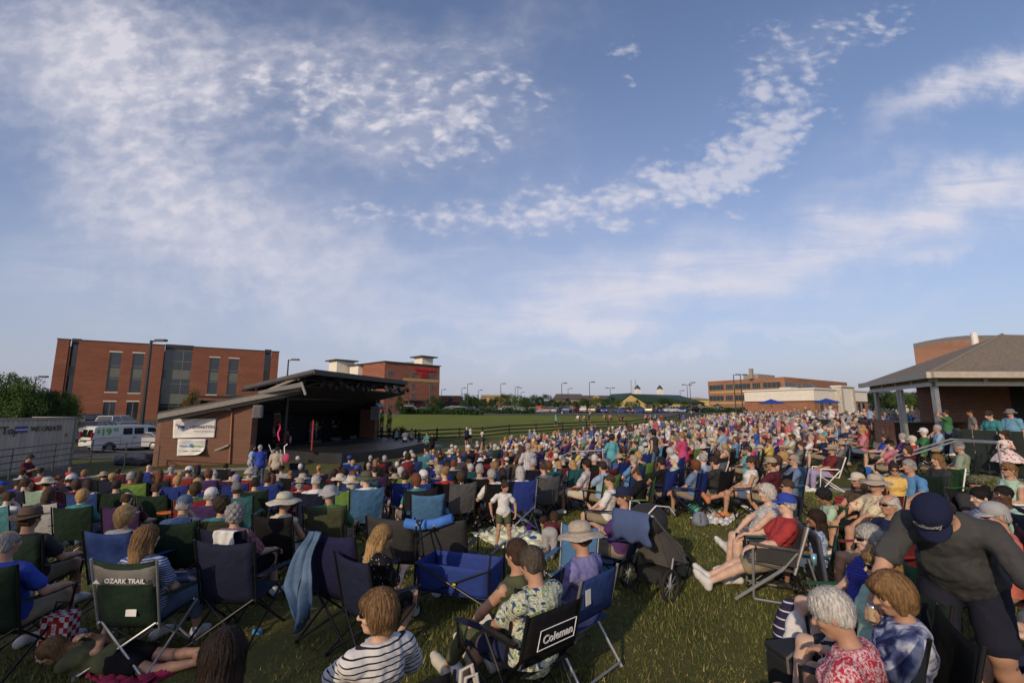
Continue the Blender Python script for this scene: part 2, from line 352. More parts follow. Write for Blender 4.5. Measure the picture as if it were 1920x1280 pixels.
# ---------------------------------------------------------------- buildings
brick_office=M_brick('red_brick',(.17,.053,.030),(.13,.043,.026),(.30,.13,.08),.24,.09,.008)
brick_stage=M_brick('brown_brick',(.165,.062,.034),(.12,.046,.028),(.22,.145,.105),.21,.078,.011,.15)
brick_hotel=M_brick('hotel_brick',(.26,.088,.05),(.22,.075,.043),(.3,.15,.1),.4,.15,.01)
tan_brick=M_brick('tan_brick',(.40,.27,.14),(.36,.24,.12),(.38,.27,.16),.4,.15,.01)
brick_pav=M_brick('pavilion_brick',(.30,.115,.06),(.22,.08,.045),(.33,.25,.19),.21,.078,.012,.2)
glass=M_glass('dark_glass'); glass2=M('spandrel_panel',(.115,.125,.105),.35,0,.1,.6); trimw=M('limestone_trim',(.55,.49,.40),.85)
darkm=M('dark_metal',(.035,.034,.035),.5,.3); greym=M('grey_trim',(.27,.24,.205),.6); cream=M('cream_stucco',(.72,.67,.57),.85,0,.06,1); roofd=M('dark_roof',(.075,.068,.062),.8,0,.2,1.5)
whitem=M('white_paint',(.72,.70,.66),.5,0,.05); silver=M('galvanised_steel',(.42,.42,.41),.42,.7,.1,8)
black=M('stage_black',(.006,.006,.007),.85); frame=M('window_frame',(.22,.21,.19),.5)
class Fac:
    def __init__(s,A,B,name,label,cat,base=None):
        s.A=Vector((A[0],A[1],0)); s.B=Vector((B[0],B[1],0)); d=s.B-s.A; s.len=d.length; s.d=d.normalized(); s.rz=math.atan2(d.y,d.x)
        s.base=terr(A[0],A[1]) if base is None else base
        s.root=empty(name,(A[0],A[1],s.base),s.rz,label,cat); s.n=Vector((-s.d.y,s.d.x,0))
    def uz(s,px,py,off=0):             # facade coordinate and height (above base) under a pixel
        r=ray(px,py); A=s.A+s.n*off; det=r.x*(-s.d.y)+r.y*s.d.x
        t=(A.x*(-s.d.y)+A.y*s.d.x)/det; p=r*t; return (Vector((p.x,p.y,0))-s.A).dot(s.d),CAMZ+p.z-s.base
    def wall(s,name,u0,u1,z0,z1,mat,y0=0,y1=.4,label=None):
        o=MB().bb(u0,y0,z0,u1,y1,z1).build(name,mat,s.root); 
        if label:o['label']=label
        return o
    def win(s,u0,u1,z0,z1,y=-.03,panes=1,rows=1,gm=glass,fr=frame,sill=None,name='window'):
        m=MB().bb(u0,y-.02,z0,u1,y+.05,z1).build(name,gm,s.root); f=MB(); th=.06
        f.bb(u0-th,y-.05,z0-th,u0,y+.03,z1+th).bb(u1,y-.05,z0-th,u1+th,y+.03,z1+th).bb(u0,y-.05,z1,u1,y+.03,z1+th).bb(u0,y-.05,z0-th,u1,y+.03,z0)
        for k in range(1,panes): x=u0+(u1-u0)*k/panes; f.bb(x-.03,y-.045,z0,x+.03,y-.022,z1)
        for k in range(1,rows): z=z0+(z1-z0)*k/rows; f.bb(u0,y-.044,z-.03,u1,y-.021,z+.03)
        f.build('frame',fr,m)
        return m
# --- office building on the left
zt=13.9
A=gp(103,635,zt+.35); B=gp(523,659.5,zt+.35); of=Fac(A,B,'office_building','three storey red brick office block with tall dark window strips, seen over the white van','building')
H=zt-of.base+.3; D=22
cols=[(107,130,635,.3),(148,309,638,0),(362,497,651,0),(509,523,660,.3)]
uu=lambda px,py=700:of.uz(px,py)[0]
e=[(uu(107,650),uu(130,650)),(uu(147,650),uu(309,650)),(uu(362,655),uu(497,662)),(uu(509,664),uu(523,664))]
hh=[of.uz(110,636)[1],of.uz(150,638)[1],of.uz(362,650.5)[1],of.uz(522,660)[1]]
for i,(a,b) in enumerate(e):
    h=hh[i]; m=MB(); ops=[]
    if i in (1,2):
        wp=[(207,229,660,734),(250,271,662,736)] if i==1 else [(394,412,670,739),(430,448,672,741)]
        gpn=[(194,217,753,786),(239,262,753,786)] if i==1 else [(388,406,754,790),(426,444,755,790)]
        ws=[]
        for x0,x1,t0,b0 in wp:
            u0,z1=of.uz(x0,t0); u1,_=of.uz(x1,t0+1); _,z0=of.uz(x0-8 if i==1 else x0-4,b0); ws.append((u0,u1,z0,z1))
        gs=[]
        for k,(x0,x1,t0,b0) in enumerate(gpn):
            _,z1=of.uz(x0,t0); gs.append((ws[k][0],ws[k][1],.05,z1))
        xsn=[a]+[v for q in ws for v in (q[0],q[1])]+[b]
        for k in range(0,len(xsn),2): m.bb(xsn[k],0,0,xsn[k+1],.5,h)
        for q,gq in zip(ws,gs): m.bb(q[0],0,q[3],q[1],.5,h).bb(q[0],0,gq[3],q[1],.5,q[2])
        m.build('wall',brick_office,of.root)
        for q,gq in zip(ws,gs):
            z0,z1=q[2],q[3]; hgt=z1-z0
            w=of.win(q[0],q[1],z0,z1,.22,1,3); MB().bb(q[0],.17,z0+hgt*.37,q[1],.19,z0+hgt*.6).build('spandrel',glass2,w)
            MB().bb(q[0]-.12,-.06,z1,q[1]+.12,.1,z1+.22).build('lintel',trimw,of.root); MB().bb(q[0]-.12,-.08,z0-.2,q[1]+.12,.1,z0).build('sill',trimw,of.root)
            of.win(q[0],q[1],.05,gq[3],.3,2,1); MB().bb(q[0]-.12,-.06,gq[3],q[1]+.12,.1,gq[3]+.22).build('lintel',trimw,of.root)
    else:
        m.bb(a,-.3,0,b,.5,h).build('wall',brick_office,of.root)
    MB().bb(a-.08,-.4 if i in(0,3) else -.09,h,b+.08,.6,h+.14).build('coping',darkm,of.root)
# recessed glazing bays
for (x0,x1,top,band) in ((130,147,645,[(686,703)]),(309,362,656,[(693,710),(738,757)]),(497,509,664,[(694,712)])):
    a=[q for q in e if abs(q[1]-uu(x0,655))<1.5]; u0=uu(x0,655); u1=uu(x1,657)
    if x0==130:u0,u1=e[0][1],e[1][0]
    if x0==309:u0,u1=e[1][1],e[2][0]
    if x0==497:u0,u1=e[2][1],e[3][0]
    z1=of.uz((x0+x1)/2,top+ (0))[1]; 
    MB().bb(u0,1.0,z1,u1,1.5,z1+1.1).build('parapet',darkm,of.root)
    w=of.win(u0+.05,u1-.05,.3,z1,1.0,3 if x0==309 else 1,6)
    for b0,b1 in band:
        za=of.uz((x0+x1)/2,b1)[1]; zb=of.uz((x0+x1)/2,b0)[1]; MB().bb(u0+.1,.93,za,u1-.1,.95,zb).build('spandrel',glass2,w)
MB().bb(e[0][0],1.6,0,e[3][1],D,hh[3]-.9).build('rear_wall',brick_office,of.root)
# --- hotel
zt=15.6
c0=gp(722,678,zt); c1=gp(824.7,687,zt); cl=gp(688,684.5,zt)
ho=Fac(c0,c1,'hotel','four storey red brick hotel with a tan band, cream roof towers and red lettering','hotel',1.6); H=zt-1.6
ho.wall('wall',0,ho.len,0,H,brick_hotel,0,14)
hl=(Vector((cl.x,cl.y,0))-ho.A); ul=hl.dot(ho.d); vl=hl.dot(ho.n)
bt0=ho.uz(760,711)[1]; bt1=ho.uz(760,704)[1]
q0,z1=ho.uz(760,709); _,z0=ho.uz(760,716); MB().bb(6.2,-.09,z0+.35,ho.len+.06,.1,z1+.1).build('tan_band',M('tan_stone',(.42,.29,.13),.9),ho.root)
# side wing going back-left
ang=math.atan2(vl,ul); Lw=math.hypot(ul,vl)
wing=MB(); p=[Vector((0.0,0.02,0)),Vector((ul,vl,0)),Vector((ul+12,vl+8,0)),Vector((8,13.9,0))]; wing.prism(p,(0,0,H-.06)); wing.build('side_wing',brick_hotel,ho.root)
far=MB(); fl=gp(640,692,14.6); fv=Vector((fl.x,fl.y,0))-ho.A; f0=Vector((ul,vl,0)); f1=Vector((fv.dot(ho.d),fv.dot(ho.n),0)); far.prism([f0,f1,f1+Vector((10,12,0)),f0+Vector((10,12,0))],(0,0,14.6-1.6-.5)); far.build('rear_wing',tan_brick,ho.root)
MB().bb(-.4,-.4,H,ho.len+.3,14.3,H+.25).build('cornice',roofd,ho.root)
hw=[]
for px,py0,py1,wpx in ((729,695,704,9.5),(772,698,707,7),(807,701,711,8.5),(728,719,729,8),(772,718,728,7),(807,720,731,8.5),(729,738,748,9),(772,737,747,7),(807,738,748,8),(729,759,764,9),(807,757,763,6),(744,729,735,2.5)):
    u0,z1=ho.uz(px-1.5 if px<740 else px-1,py0); _,z0=ho.uz(px,py1); sc=ho.len/103; ho.win(u0,u0+wpx*sc*.85,z0,z1,-.03,2)
# windows of the left side wing face
dirw=Vector((ul,vl,0)).normalized(); nw=Vector((dirw.y,-dirw.x,0)); nw=nw if nw.y<0 or nw.x<0 else -nw
for fu in (.32,.66,.9):
    for k in range(4):
        c=Vector((0,0,0))+dirw*Lw*fu+nw*.05+Vector((0,0,2.3+k*3.15)); mm=MB().box(c,(1.3,.1,1.7),math.atan2(dirw.y,dirw.x)); w=mm.build('window',glass,ho.root)
        mf=MB(); 
        for s in(-1,1): mf.box(c+dirw*.7*s,(.1,.16,1.8),math.atan2(dirw.y,dirw.x))
        mf.build('frame',frame,w)
dirf=(f1-f0).normalized(); Lf=(f1-f0).length
for fu in (.25,.5,.78):
    for k in range(4):
        c=f0+dirf*Lf*fu+Vector((dirf.y,-dirf.x,0))*(-.06)+Vector((0,0,2+k*3)); MB().box(c,(1.3,.2,1.6),math.atan2(dirf.y,dirf.x)).build('window',glass,ho.root)
# cream towers
def tower(px0,px1,pyt,pyb,off,depth,hang):
    u0,zt_=ho.uz(px0,pyt,off); u1,_=ho.uz(px1,pyt,off); _,zb=ho.uz(px0,pyb,off)
    MB().bb(u0,off,zb-2,u1,off+depth,zt_).build('roof_tower',cream,ho.root); MB().bb(u0-hang,off-hang,zt_,u1+hang,off+depth+hang,zt_+.35).build('tower_roof',roofd,ho.root)
tower(792,812,669,684,3,4,1.1); tower(632,665,675.5,690,18,5,.9); tower(672,688,684.5,692,12,5,.6)
MB().prism([(ho.uz(752,682)[0],4,H+.2),(ho.uz(791,682)[0],4,H+.2),(ho.uz(791,674)[0],4,H+1.4)],(0,3,0)).build('parapet',cream,ho.root)
sg=MB(); ux,zx=ho.uz(795,693.5); put_text(sg,'TOWNEPLACE',1.15,(ux,-.25,zx),(1,0,0),(0,0,1),.08,.04)
put_text(sg,'SUITES',.85,(ux-.1,-.25,zx-1.15),(1,0,0),(0,0,1),.08,.04); put_text(sg,'BY MARRIOTT',.5,(ux-.1,-.25,zx-2.0),(1,0,0),(0,0,1),.08,.02)
sg.bb(ux-4,-.2,zx-1.2,ux-2.2,-.12,zx-1.08).bb(ux+2.2,-.2,zx-1.2,ux+4,-.12,zx-1.08)
sg.build('lettering',M('sign_red',(.55,.01,.02),.5),ho.root)
ue,_=ho.uz(772,760); MB().bb(ue-3.5,-3.2,3.2,ue+4,0,3.6).bb(ue-3.2,-3,0,ue-2.8,-2.6,3.2).bb(ue+3.3,-3,0,ue+3.7,-2.6,3.2).build('canopy',roofd,ho.root)
MB().bb(ue-1.3,-.08,0,ue+1.5,0,2.7).build('door',glass,ho.root)
# --- three storey office behind the white restaurant
lb=M_brick('light_brown_brick',(.31,.14,.075),(.27,.115,.06),(.28,.15,.09),.4,.15,.01)
def corner(name,label,cat,P,base):
    """two facades meeting at the middle point of P (three pixel/distance triples)"""
    A,B,C=[at(*q) for q in P]; f1=Fac(A,B,name,label,cat,base); f2=Fac(B,C,'right_face',None,None,base); root=f1.root; f2.root.parent=root; f2.root.matrix_world=Matrix.Translation(Vector((B.x,B.y,base)))@Matrix.Rotation(f2.rz,4,'Z')
    mw=(Matrix.Translation(Vector((A.x,A.y,base)))@Matrix.Rotation(f1.rz,4,'Z')).inverted(); f2.root.matrix_parent_inverse=Matrix.Identity(4); f2.root.matrix_basis=mw@f2.root.matrix_world
    pl=[mw@Vector((p.x,p.y,base)) for p in (A,B,C)]; pl+= [pl[2]+(pl[2]-pl[1]).cross(Vector((0,0,-1))).normalized()*18, mw@(Vector((A.x,A.y,base))*1.14)]; 
    for p in pl: p.z=0
    return f1,f2,pl
b1_,b2_,pl=corner('brown_office_building','three storey brown brick office block with dark window bands behind the cream restaurant','building',[(1327,715,170),(1470,706.5,145),(1588,717,176)],1.5)
zH=b1_.uz(1330,715)[1]; MB().prism(pl,(0,0,zH)).build('wall',lb,b1_.root)
for pyt,pyb in ((722,731),(742,751)):
    for x0,x1 in ((1330,1357),(1361,1374),(1378,1407),(1411,1426),(1431,1464)):
        u0,zz1=b1_.uz(x0,pyt); u1,_=b1_.uz(x1,pyt); xm=b1_.uz(1338,pyb)[1]; zt_=b1_.uz(1338,pyt)[1]; b1_.win(u0,u1,xm,zt_,-.04,4)
for pyb in (734,754): z0=b1_.uz(1338,pyb+3.5)[1]; MB().bb(.6,-.1,z0,b1_.len-.6,.1,z0+.75).build('tan_band',MATS['tan_stone'],b1_.root)
for pyt,pyb in ((717.5,725.5),):
    for x0,x1 in ((1471,1489),(1493,1500),(1504,1521),(1525,1531),(1553,1565)):
        u0,zz1=b2_.uz(x0,pyt); u1,_=b2_.uz(x1,pyt); zt_=b2_.uz(1475,716.5)[1]; xm=b2_.uz(1475,725.5)[1]; b2_.win(u0,u1,xm,zt_,-.04,3)
MB().bb(2,9,zH,14,14,zH+1.6).bb(0,10,zH,1.2,11,zH+3.4).bb(18,9,zH,24,14,zH+1.1).build('roof_plant',greym,b2_.root)
# --- cream restaurant with umbrellas
r1_,r2_,pl=corner('restaurant','low cream topped brick restaurant with stone pylon and blue patio umbrellas','restaurant',[(1395,734,130),(1525,729.5,113),(1625,734,131)],1.5)
zt1=r1_.uz(1400,734)[1]; zb1=r1_.uz(1400,752.5)[1]; MB().prism(pl,(0,0,zb1)).build('wall',lb,r1_.root); MB().prism([p+Vector((0,0,zb1)) for p in pl],(0,0,zt1-zb1)).build('upper_wall',cream,r1_.root)
for f in (r1_,r2_): MB().bb(-.2,-.35,zt1,f.len+.2,.3,zt1+.35).build('cornice',whitem,f.root); MB().bb(0,-.12,zb1-.25,f.len,.0,zb1).build('band',M('dark_band',(.10,.05,.035),.8),f.root)
rs=r2_; up0=rs.uz(1567,727)[0]; up1=rs.uz(1592,727)[0]; zp=rs.uz(1575,725.5)[1]
st=M('stone_facing',(.42,.38,.32),.95,0,.35,2.5,bump=.6,bscale=6)
MB().bb(up0,-1.2,0,up0+1.2,1,zp).bb(up1-1.2,-1.2,0,up1,1,zp).build('stone_pylon',st,rs.root); MB().bb(up0+1.2,-.9,0,up1-1.2,1,zp-.1).build('upper_wall',cream,rs.root)
MB().bb(up0-.2,-1.4,zp,up1+.2,1.2,zp+.3).build('cornice',whitem,rs.root)
for k in range(3): a=rs.len*(.08+.14*k); rs.win(a,a+1.8,.8,2.5,-.05,2)
for k in range(3): a=up1+1.2+k*3; rs.win(a,a+1.8,.3,2.6,-.05,1)
MB().bb(6,8,zt1,10,11,zt1+1.0).build('roof_plant',M('roof_unit',(.5,.47,.42),.6),r2_.root)
def umbrella(px,Y,lab):
    p=at(px,766,Y); z=terr(p.x,p.y); r=empty('patio_umbrella',(p.x,p.y,z),0,lab,'umbrella','blue umbrellas outside the restaurant')
    MB().tube([(0,0,0),(0,0,3.0)],.05,8).build('pole',greym,r); MB().lathe([(0.02,3.45),(1.2,3.05),(2.6,2.55),(2.6,2.4),(1.2,2.98),(.02,3.38)],8).build('canopy',M('umbrella_blue',(.012,.045,.28),.8),r)
umbrella(1447,100,'blue patio umbrella by the left end of the cream restaurant wall'); umbrella(1551,104,'blue patio umbrella beside the stone pylon of the restaurant')
# --- green roofed hall with cupolas
c0=at(1164,757,175); c1=at(1335,757,190); gh=Fac(c0,c1,'green_roofed_hall','long low hall with dark green roof, yellow gable and two white cupolas','building',1.5)
gr=M('green_roof',(.018,.045,.030),.6,0,.1,.5); yel=M('yellow_siding',(.52,.40,.17),.85)
u0,ze=gh.uz(1164,753); ua,zr=gh.uz(1182,738.5); ub,_=gh.uz(1207,753); uc,_=gh.uz(1318,753)
gh.wall('wall',u0,uc,0,ze,yel,0,14); MB().prism([(u0,-.1,ze-.3),(ub,-.1,ze-.3),(ua,-.1,zr-.3)],(0,.3,0)).build('gable',yel,gh.root)
MB().prism([(u0-1,-.4,ze-.4),(ua,-.4,zr),(ua,-.4,zr+.4),(u0-1.4,-.4,ze-.2)],(0,14,0)).prism([(ub,-.4,ze-.4),(ua,-.4,zr),(ua,-.4,zr+.4),(ub+.5,-.4,ze-.2)],(0,2,0)).add([(ua,-.3,zr+.1),(uc-6,7,zr+.1),(uc+1,-.9,ze-.3),(ub,-.9,ze-.3),(uc+1,15,ze-.3),(ua,15,ze-.3)],[(0,3,2,1),(1,2,4),(0,1,4,5)]).build('roof',gr,gh.root)
for px in (1213,1256):
    u,z=gh.uz(px,739); cp=MB().bb(u-1,5,z-2,u+1,7,z+2.4).build('cupola',whitem,gh.root); MB().lathe([(1.7,z+2.4),(.1,z+4.0)],4,(u,6,0)).build('cupola_roof',gr,cp)
# --- other far buildings
def shed(name,label,x0,x1,Y,ptop,pridge,wallm,roofm,base=1.5,depth=12,dorm=0):
    a=at(x0,760,Y); b=at(x1,760,Y+2); s=Fac(a,b,name,label,'building',base); z0=s.uz(x0,ptop)[1]; z1=s.uz(x0,pridge)[1]
    s.wall('wall',0,s.len,0,z0,wallm,0,depth); MB().prism([(-.6,-.8,z0-.1),(-.6,depth/2,z1),(-.6,depth+.8,z0-.1)],(s.len+1.2,0,0)).build('roof',roofm,s.root)
    for k in range(dorm):
        u=s.len*(k+.5)/dorm; MB().bb(u-1.3,1,z0,u+1.3,5,z0+(z1-z0)*.6).prism([(u-1.6,.8,z0+(z1-z0)*.6),(u+1.6,.8,z0+(z1-z0)*.6),(u,.8,z0+(z1-z0)*.95)],(0,4,0)).build('dormer',wallm,s.root)
    for k in range(max(2,int(s.len/6))):
        u=s.len*(k+.5)/max(2,int(s.len/6)); s.win(u-.9,u+.9,1,min(2.6,z0-.3),-.03,2)
    return s
shed('dormered_building','low building with dark slate roof and two dormers beside the brick hotel',822,866,150,756,740,brick_hotel,M('slate_roof',(.028,.034,.036),.8),1.6,14,2)
shed('tan_roofed_building','long tan building with brown hipped roofs far behind the parked cars',1054,1098,230,748,737,tan_brick,M('brown_roof',(.10,.08,.065),.9),1.5,18)
shed('gabled_tan_building','tan gabled building with brown roof beside the green roofed hall',1100,1180,235,750,740,tan_brick,MATS['brown_roof'],1.5,18,2)
shed('far_brick_building','flat pale brick building far off at the tree line, left of the lamp pair',905,955,300,743,739,tan_brick,MATS['tan_stone'],1.5,18)
shed('far_yellow_building','small pale yellow building just left of the brown office block',1305,1330,230,748,744,yel,MATS['tan_stone'],1.5,18)
shed('grey_roofed_building','low grey roofed building half hidden by trees behind the parked cars',1015,1095,190,757,752,tan_brick,M('grey_roof',(.10,.10,.11),.8),1.5,14)
tw=empty('lattice_mast',tuple(at(1189,760,330).xy)+(1.5,),0,'thin steel lattice mast rising on the skyline above the gabled building','mast'); m=MB()
for sx in (-1,1): m.tube([(sx*2.2,0,0),(sx*1.5,0,22)],.25,5)
for k in range(8): m.tube([(-1.2,0,k*2.2),(1.2,0,k*2.2+2.2)],.07,4).tube([(1.2,0,k*2.2),(-1.2,0,k*2.2+2.2)],.07,4)
m.build('lattice',greym,tw)
# ---------------------------------------------------------------- stage building
sb=empty('stage_building',(0,0,0),0,'brown brick bandstand with sloped roofs and open dark stage front','bandstand')
zg=-1.05
S0=gp(293,874,zg); S1=gp(466,869,zg); S2=gp(706,834,zg)
dW=(S1-S0).normalized(); dO=(S2-S1).normalized(); nO=Vector((-dO.y,dO.x,0)); 
E0=at(299,779,S0.y-.1); zE0=E0.z; zE1=at(470,745,S1.y-.2).z; up=Vector((0,0,1))
def V2(p,z): return Vector((p.x,p.y,z))
bk=Vector((-dW.y,dW.x,0))
front=[V2(S0,zg),V2(S1,zg),V2(S1,zE1-.05),V2(S0,zE0-.0)]
loc0=Matrix.Translation(V2(S0,zg))@Matrix.Rotation(math.atan2(dW.y,dW.x),4,'Z')
def local(o): # re-express mesh in the wall's frame so brick courses run along it
    o.data.transform(loc0.inverted()); o.matrix_world=loc0; return o
sb.matrix_world=Matrix.Identity(4)
local(MB().prism(front,bk*.35).build('wall',brick_stage,sb))
MB().prism([V2(S1,zg)+bk*.0,V2(S1,zg)+bk*.36,V2(S1,zE1)+bk*.36,V2(S1,zE1)],dO*.5+Vector((-.1,0,0))).build('pier',brick_stage,sb)
# side wall on the far left, going back
MB().prism([V2(S0,zg),V2(S0,zE0),V2(S0,zE0)+dO*15+bk*0,V2(S0,zg)+dO*15],bk.cross(up)*.0+Vector((-.3,.05,0))).build('side_wall',brick_stage,sb)
# lower roof slab with pale rake fascia
a0=at(297,776,S0.y-1.0); a1=at(566,724,S1.y+1.0); r0=a0+dO*17; r1=a1+dO*15.5
MB().slab(a0,a1,r1,r0,.12).build('lower_roof',roofd,sb)
th=Vector((0,0,-.30)); fwd=-bk*.10
MB().prism([a0+fwd,a1+fwd,a1+fwd+th,a0+fwd+th],bk*.08).build('fascia',greym,sb)
MB().prism([a0+fwd*.2+th,a1+fwd*.2+th,a1+fwd*.2+th*1.75,a0+fwd*.2+th*1.75],bk*.08).build('soffit_board',darkm,sb)
# stage floor and apron (the crowd-side platform)
zf=zg+.75
F=[V2(S1,zg)-nO*0,V2(S2,zg),V2(S2,zg)+nO*7,V2(S1,zg)+nO*5.5]
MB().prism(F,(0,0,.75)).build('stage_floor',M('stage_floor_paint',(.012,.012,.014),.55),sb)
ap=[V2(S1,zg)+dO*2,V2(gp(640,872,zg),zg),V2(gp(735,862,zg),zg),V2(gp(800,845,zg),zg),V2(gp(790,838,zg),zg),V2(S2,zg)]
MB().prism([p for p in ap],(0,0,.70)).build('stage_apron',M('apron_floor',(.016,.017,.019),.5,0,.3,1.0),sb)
ram=[gp(706,834,zg),gp(800,843,zg),gp(830,838,zg),gp(740,829,zg)]; MB().prism([V2(p,zg) for p in ram],(0,0,.2)).build('concrete_ramp',conc,sb)
# back wall with a doorway, ceiling, side walls
B1=V2(S1,zg)+nO*4.2; B2=V2(S2,zg)+nO*4.4; db=(B2-B1); Lb=db.length; db.normalize()
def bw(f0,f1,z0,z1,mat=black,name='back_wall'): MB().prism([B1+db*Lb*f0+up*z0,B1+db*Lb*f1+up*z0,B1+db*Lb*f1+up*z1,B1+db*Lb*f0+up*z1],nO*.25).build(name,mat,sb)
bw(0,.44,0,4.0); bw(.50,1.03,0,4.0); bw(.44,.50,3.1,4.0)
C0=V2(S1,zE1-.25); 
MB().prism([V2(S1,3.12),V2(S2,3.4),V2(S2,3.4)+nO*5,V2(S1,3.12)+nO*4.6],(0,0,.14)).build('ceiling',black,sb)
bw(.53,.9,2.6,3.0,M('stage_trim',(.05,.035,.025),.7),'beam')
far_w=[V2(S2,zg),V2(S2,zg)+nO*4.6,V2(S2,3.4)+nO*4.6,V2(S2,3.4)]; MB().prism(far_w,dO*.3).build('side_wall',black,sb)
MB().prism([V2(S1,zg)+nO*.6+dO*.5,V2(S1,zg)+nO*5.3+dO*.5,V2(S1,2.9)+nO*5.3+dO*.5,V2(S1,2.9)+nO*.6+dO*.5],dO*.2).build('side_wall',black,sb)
MB().box(V2(S2,zg+1.7)-dO*.6+nO*.6,(1.6,.5,3.4),math.atan2(nO.y,nO.x)).build('pier',brick_stage,sb)
# posts
P1=at(522,790,S1.y+3.2); 
for f,nm in ((3.0,0),(15.2,0)):
    q=V2(S1,0)+dO*f; MB().box(V2(q,1.1)-nO*.0,(.22,.22,4.3-.1),math.atan2(dO.y,dO.x)).build('post',darkm,sb)
# header beam of opening
MB().prism([V2(S1,2.95),V2(S2,3.3),V2(S2,3.7),V2(S1,3.3)],nO*.25).build('header_beam',darkm,sb)
# far rake: ridge to right eave
ra=at(690,741,S2.y); rb=at(710,766,S2.y-.5); rc=rb+dO*1.2; rd=ra+dO*1.2
MB().slab(ra,rb,rc,rd,.15).build('right_roof',greym,sb)
MB().prism([V2(ra,ra.z),V2(rb,rb.z),V2(rb,rb.z-.25),V2(ra,ra.z-.3)],dO*.12-nO*.1).build('fascia',greym,sb)
# canopy
Fx=at(588,692,29.0); cr=at(763,714,39.8); cl_=at(455,724,30.7); cb_=cr+(cl_-Fx)*.22
MB().slab(Fx,cl_,cb_,cr,-.0+.14).build('canopy_roof',roofd,sb)
m=MB(); ex=Vector((0,0,-.34))
for p,q in ((Fx,cr),(Fx,cl_),(cl_,cb_),(cr,cb_)): 
    d=(q-p).normalized(); n=Vector((d.y,-d.x,0)).normalized()*.08; m.prism([p-up*.0,q-up*.0,q+ex,p+ex],n)
m.build('canopy_edge',M('canopy_fascia',(.055,.05,.047),.6),sb)
m=MB()
for k in range(9):
    f=k/8; p=Fx+(cr-Fx)*f+ex*.8; q=cl_+(cb_-cl_)*f+ex*.8; m.tube([p,q],.09,6)
for f in (.2,.5,.8): m.tube([Fx+(cl_-Fx)*f+ex*1.2,cr+(cb_-cr)*f+ex*1.2],.11,6)
m.build('canopy_beams',darkm,sb)
# clerestory + truss between lower roof and canopy
q0=a1+Vector((-3.6,.8,-.9)); cl0=at(487,737,S1.y+1.6); cl1=at(565,729,S1.y+1.6)
MB().prism([at(484,739,29.6),at(566,725,29.6),at(566,716,29.6),at(484,733,29.6)],dO*.15).build('clerestory',M('louvre_grey',(.12,.12,.12),.6),sb)
m=MB()
for f in (0.02,.33,.66,.98):
    b=V2(S1,3.25)+(V2(S2,3.6)-V2(S1,3.25))*f; tpt=Fx+(cr-Fx)*f+ex; 
    m.tube([b+nO*.2,tpt+nO*.8],.09,6)
    if f<.9:
        b2=V2(S1,3.25)+(V2(S2,3.6)-V2(S1,3.25))*(f+.3); m.tube([tpt+nO*.8,b2+nO*.2],.07,6); m.tube([b+nO*.2,tpt+nO*.8+(cr-Fx)*.3],.05,6)
m.tube([at(565,716,29),at(573,740,29)],.08,6)
m.build('truss',greym,sb)
# spot lights hanging under the canopy
random.seed(5)
for k in range(16):
    f=.12+k*.054; p=Fx+(cr-Fx)*f+ex*1.6-nO*(.5 if k>9 else -.4)+Vector((0,0,-.25-.1*(k%3)))
    l=empty('stage_light',tuple(p),random.uniform(0,6),'black stage spotlight number %d along the bar under the canopy'%(k+1),'stage light','spotlights hanging under the stage canopy')
    l['label']='black can spotlight in the row hanging under the stage canopy'
    MB().lathe([(.05,.28),(.13,.2),(.15,-.2),(.12,-.22),(0,-.2)],10,m=Matrix.Rotation(R(random.uniform(25,60)),3,'X')).build('lamp_housing',darkm,l); MB().tube([(-.16,0,0),(-.16,0,.25),(.16,0,.25),(.16,0,0)],.02,5).build('yoke',darkm,l)
# loudspeakers
def spk(px,py,Y,s,lab):
    p=at(px,py,Y); o=empty('loudspeaker',tuple(p),R(80),lab,'loudspeaker'); MB().box((0,0,0),(.9*s,.5,1.4*s)).build('cabinet',M('speaker_grey',(.16,.16,.17),.6),o); MB().box((0,-.27,0),(.7*s,.04,1.2*s)).build('grille_cloth',M('speaker_grille',(.10,.10,.11),.9),o)
    return o
o1=spk(484,771,29.2,.55,'grey hanging loudspeaker just inside the left end of the stage'); o1.rotation_euler=(0,0,R(15)); o2=spk(703,774,41.0,.8,'grey hanging loudspeaker at the right end of the stage'); o2.rotation_euler=(0,0,R(20))
# wall light + downpipe
pl_=at(430,762,S1.y-.6); o=empty('wall_lamp',tuple(pl_),math.atan2(dW.y,dW.x),'pale square wall lamp box above the brown drainpipe','wall lamp'); MB().box((0,-.02,0),(.22,.25,.42)).build('housing',trimw,o); MB().box((.16,-.02,0),(.08,.2,.38)).build('bracket',darkm,o); MB().lathe([(.09,0),(.1,.06),(.02,.12)],10,(.05,0,.36)).build('camera_dome',whitem,o)
dp=MB(); p0=at(435,772,S1.y-.38); p1=at(430,869,S1.y-.38); dp.tube([p0,p1],.05,8); dp=dp.build('downpipe',M('copper_pipe',(.33,.13,.06),.6),sb)
pp=at(412,843,S1.y-.5); MB().tube([pp+Vector((-.3,0,-.05)),pp+Vector((0,0,.05)),pp+Vector((.55,0,.3))],.07,7).build('pipe',greym,sb)
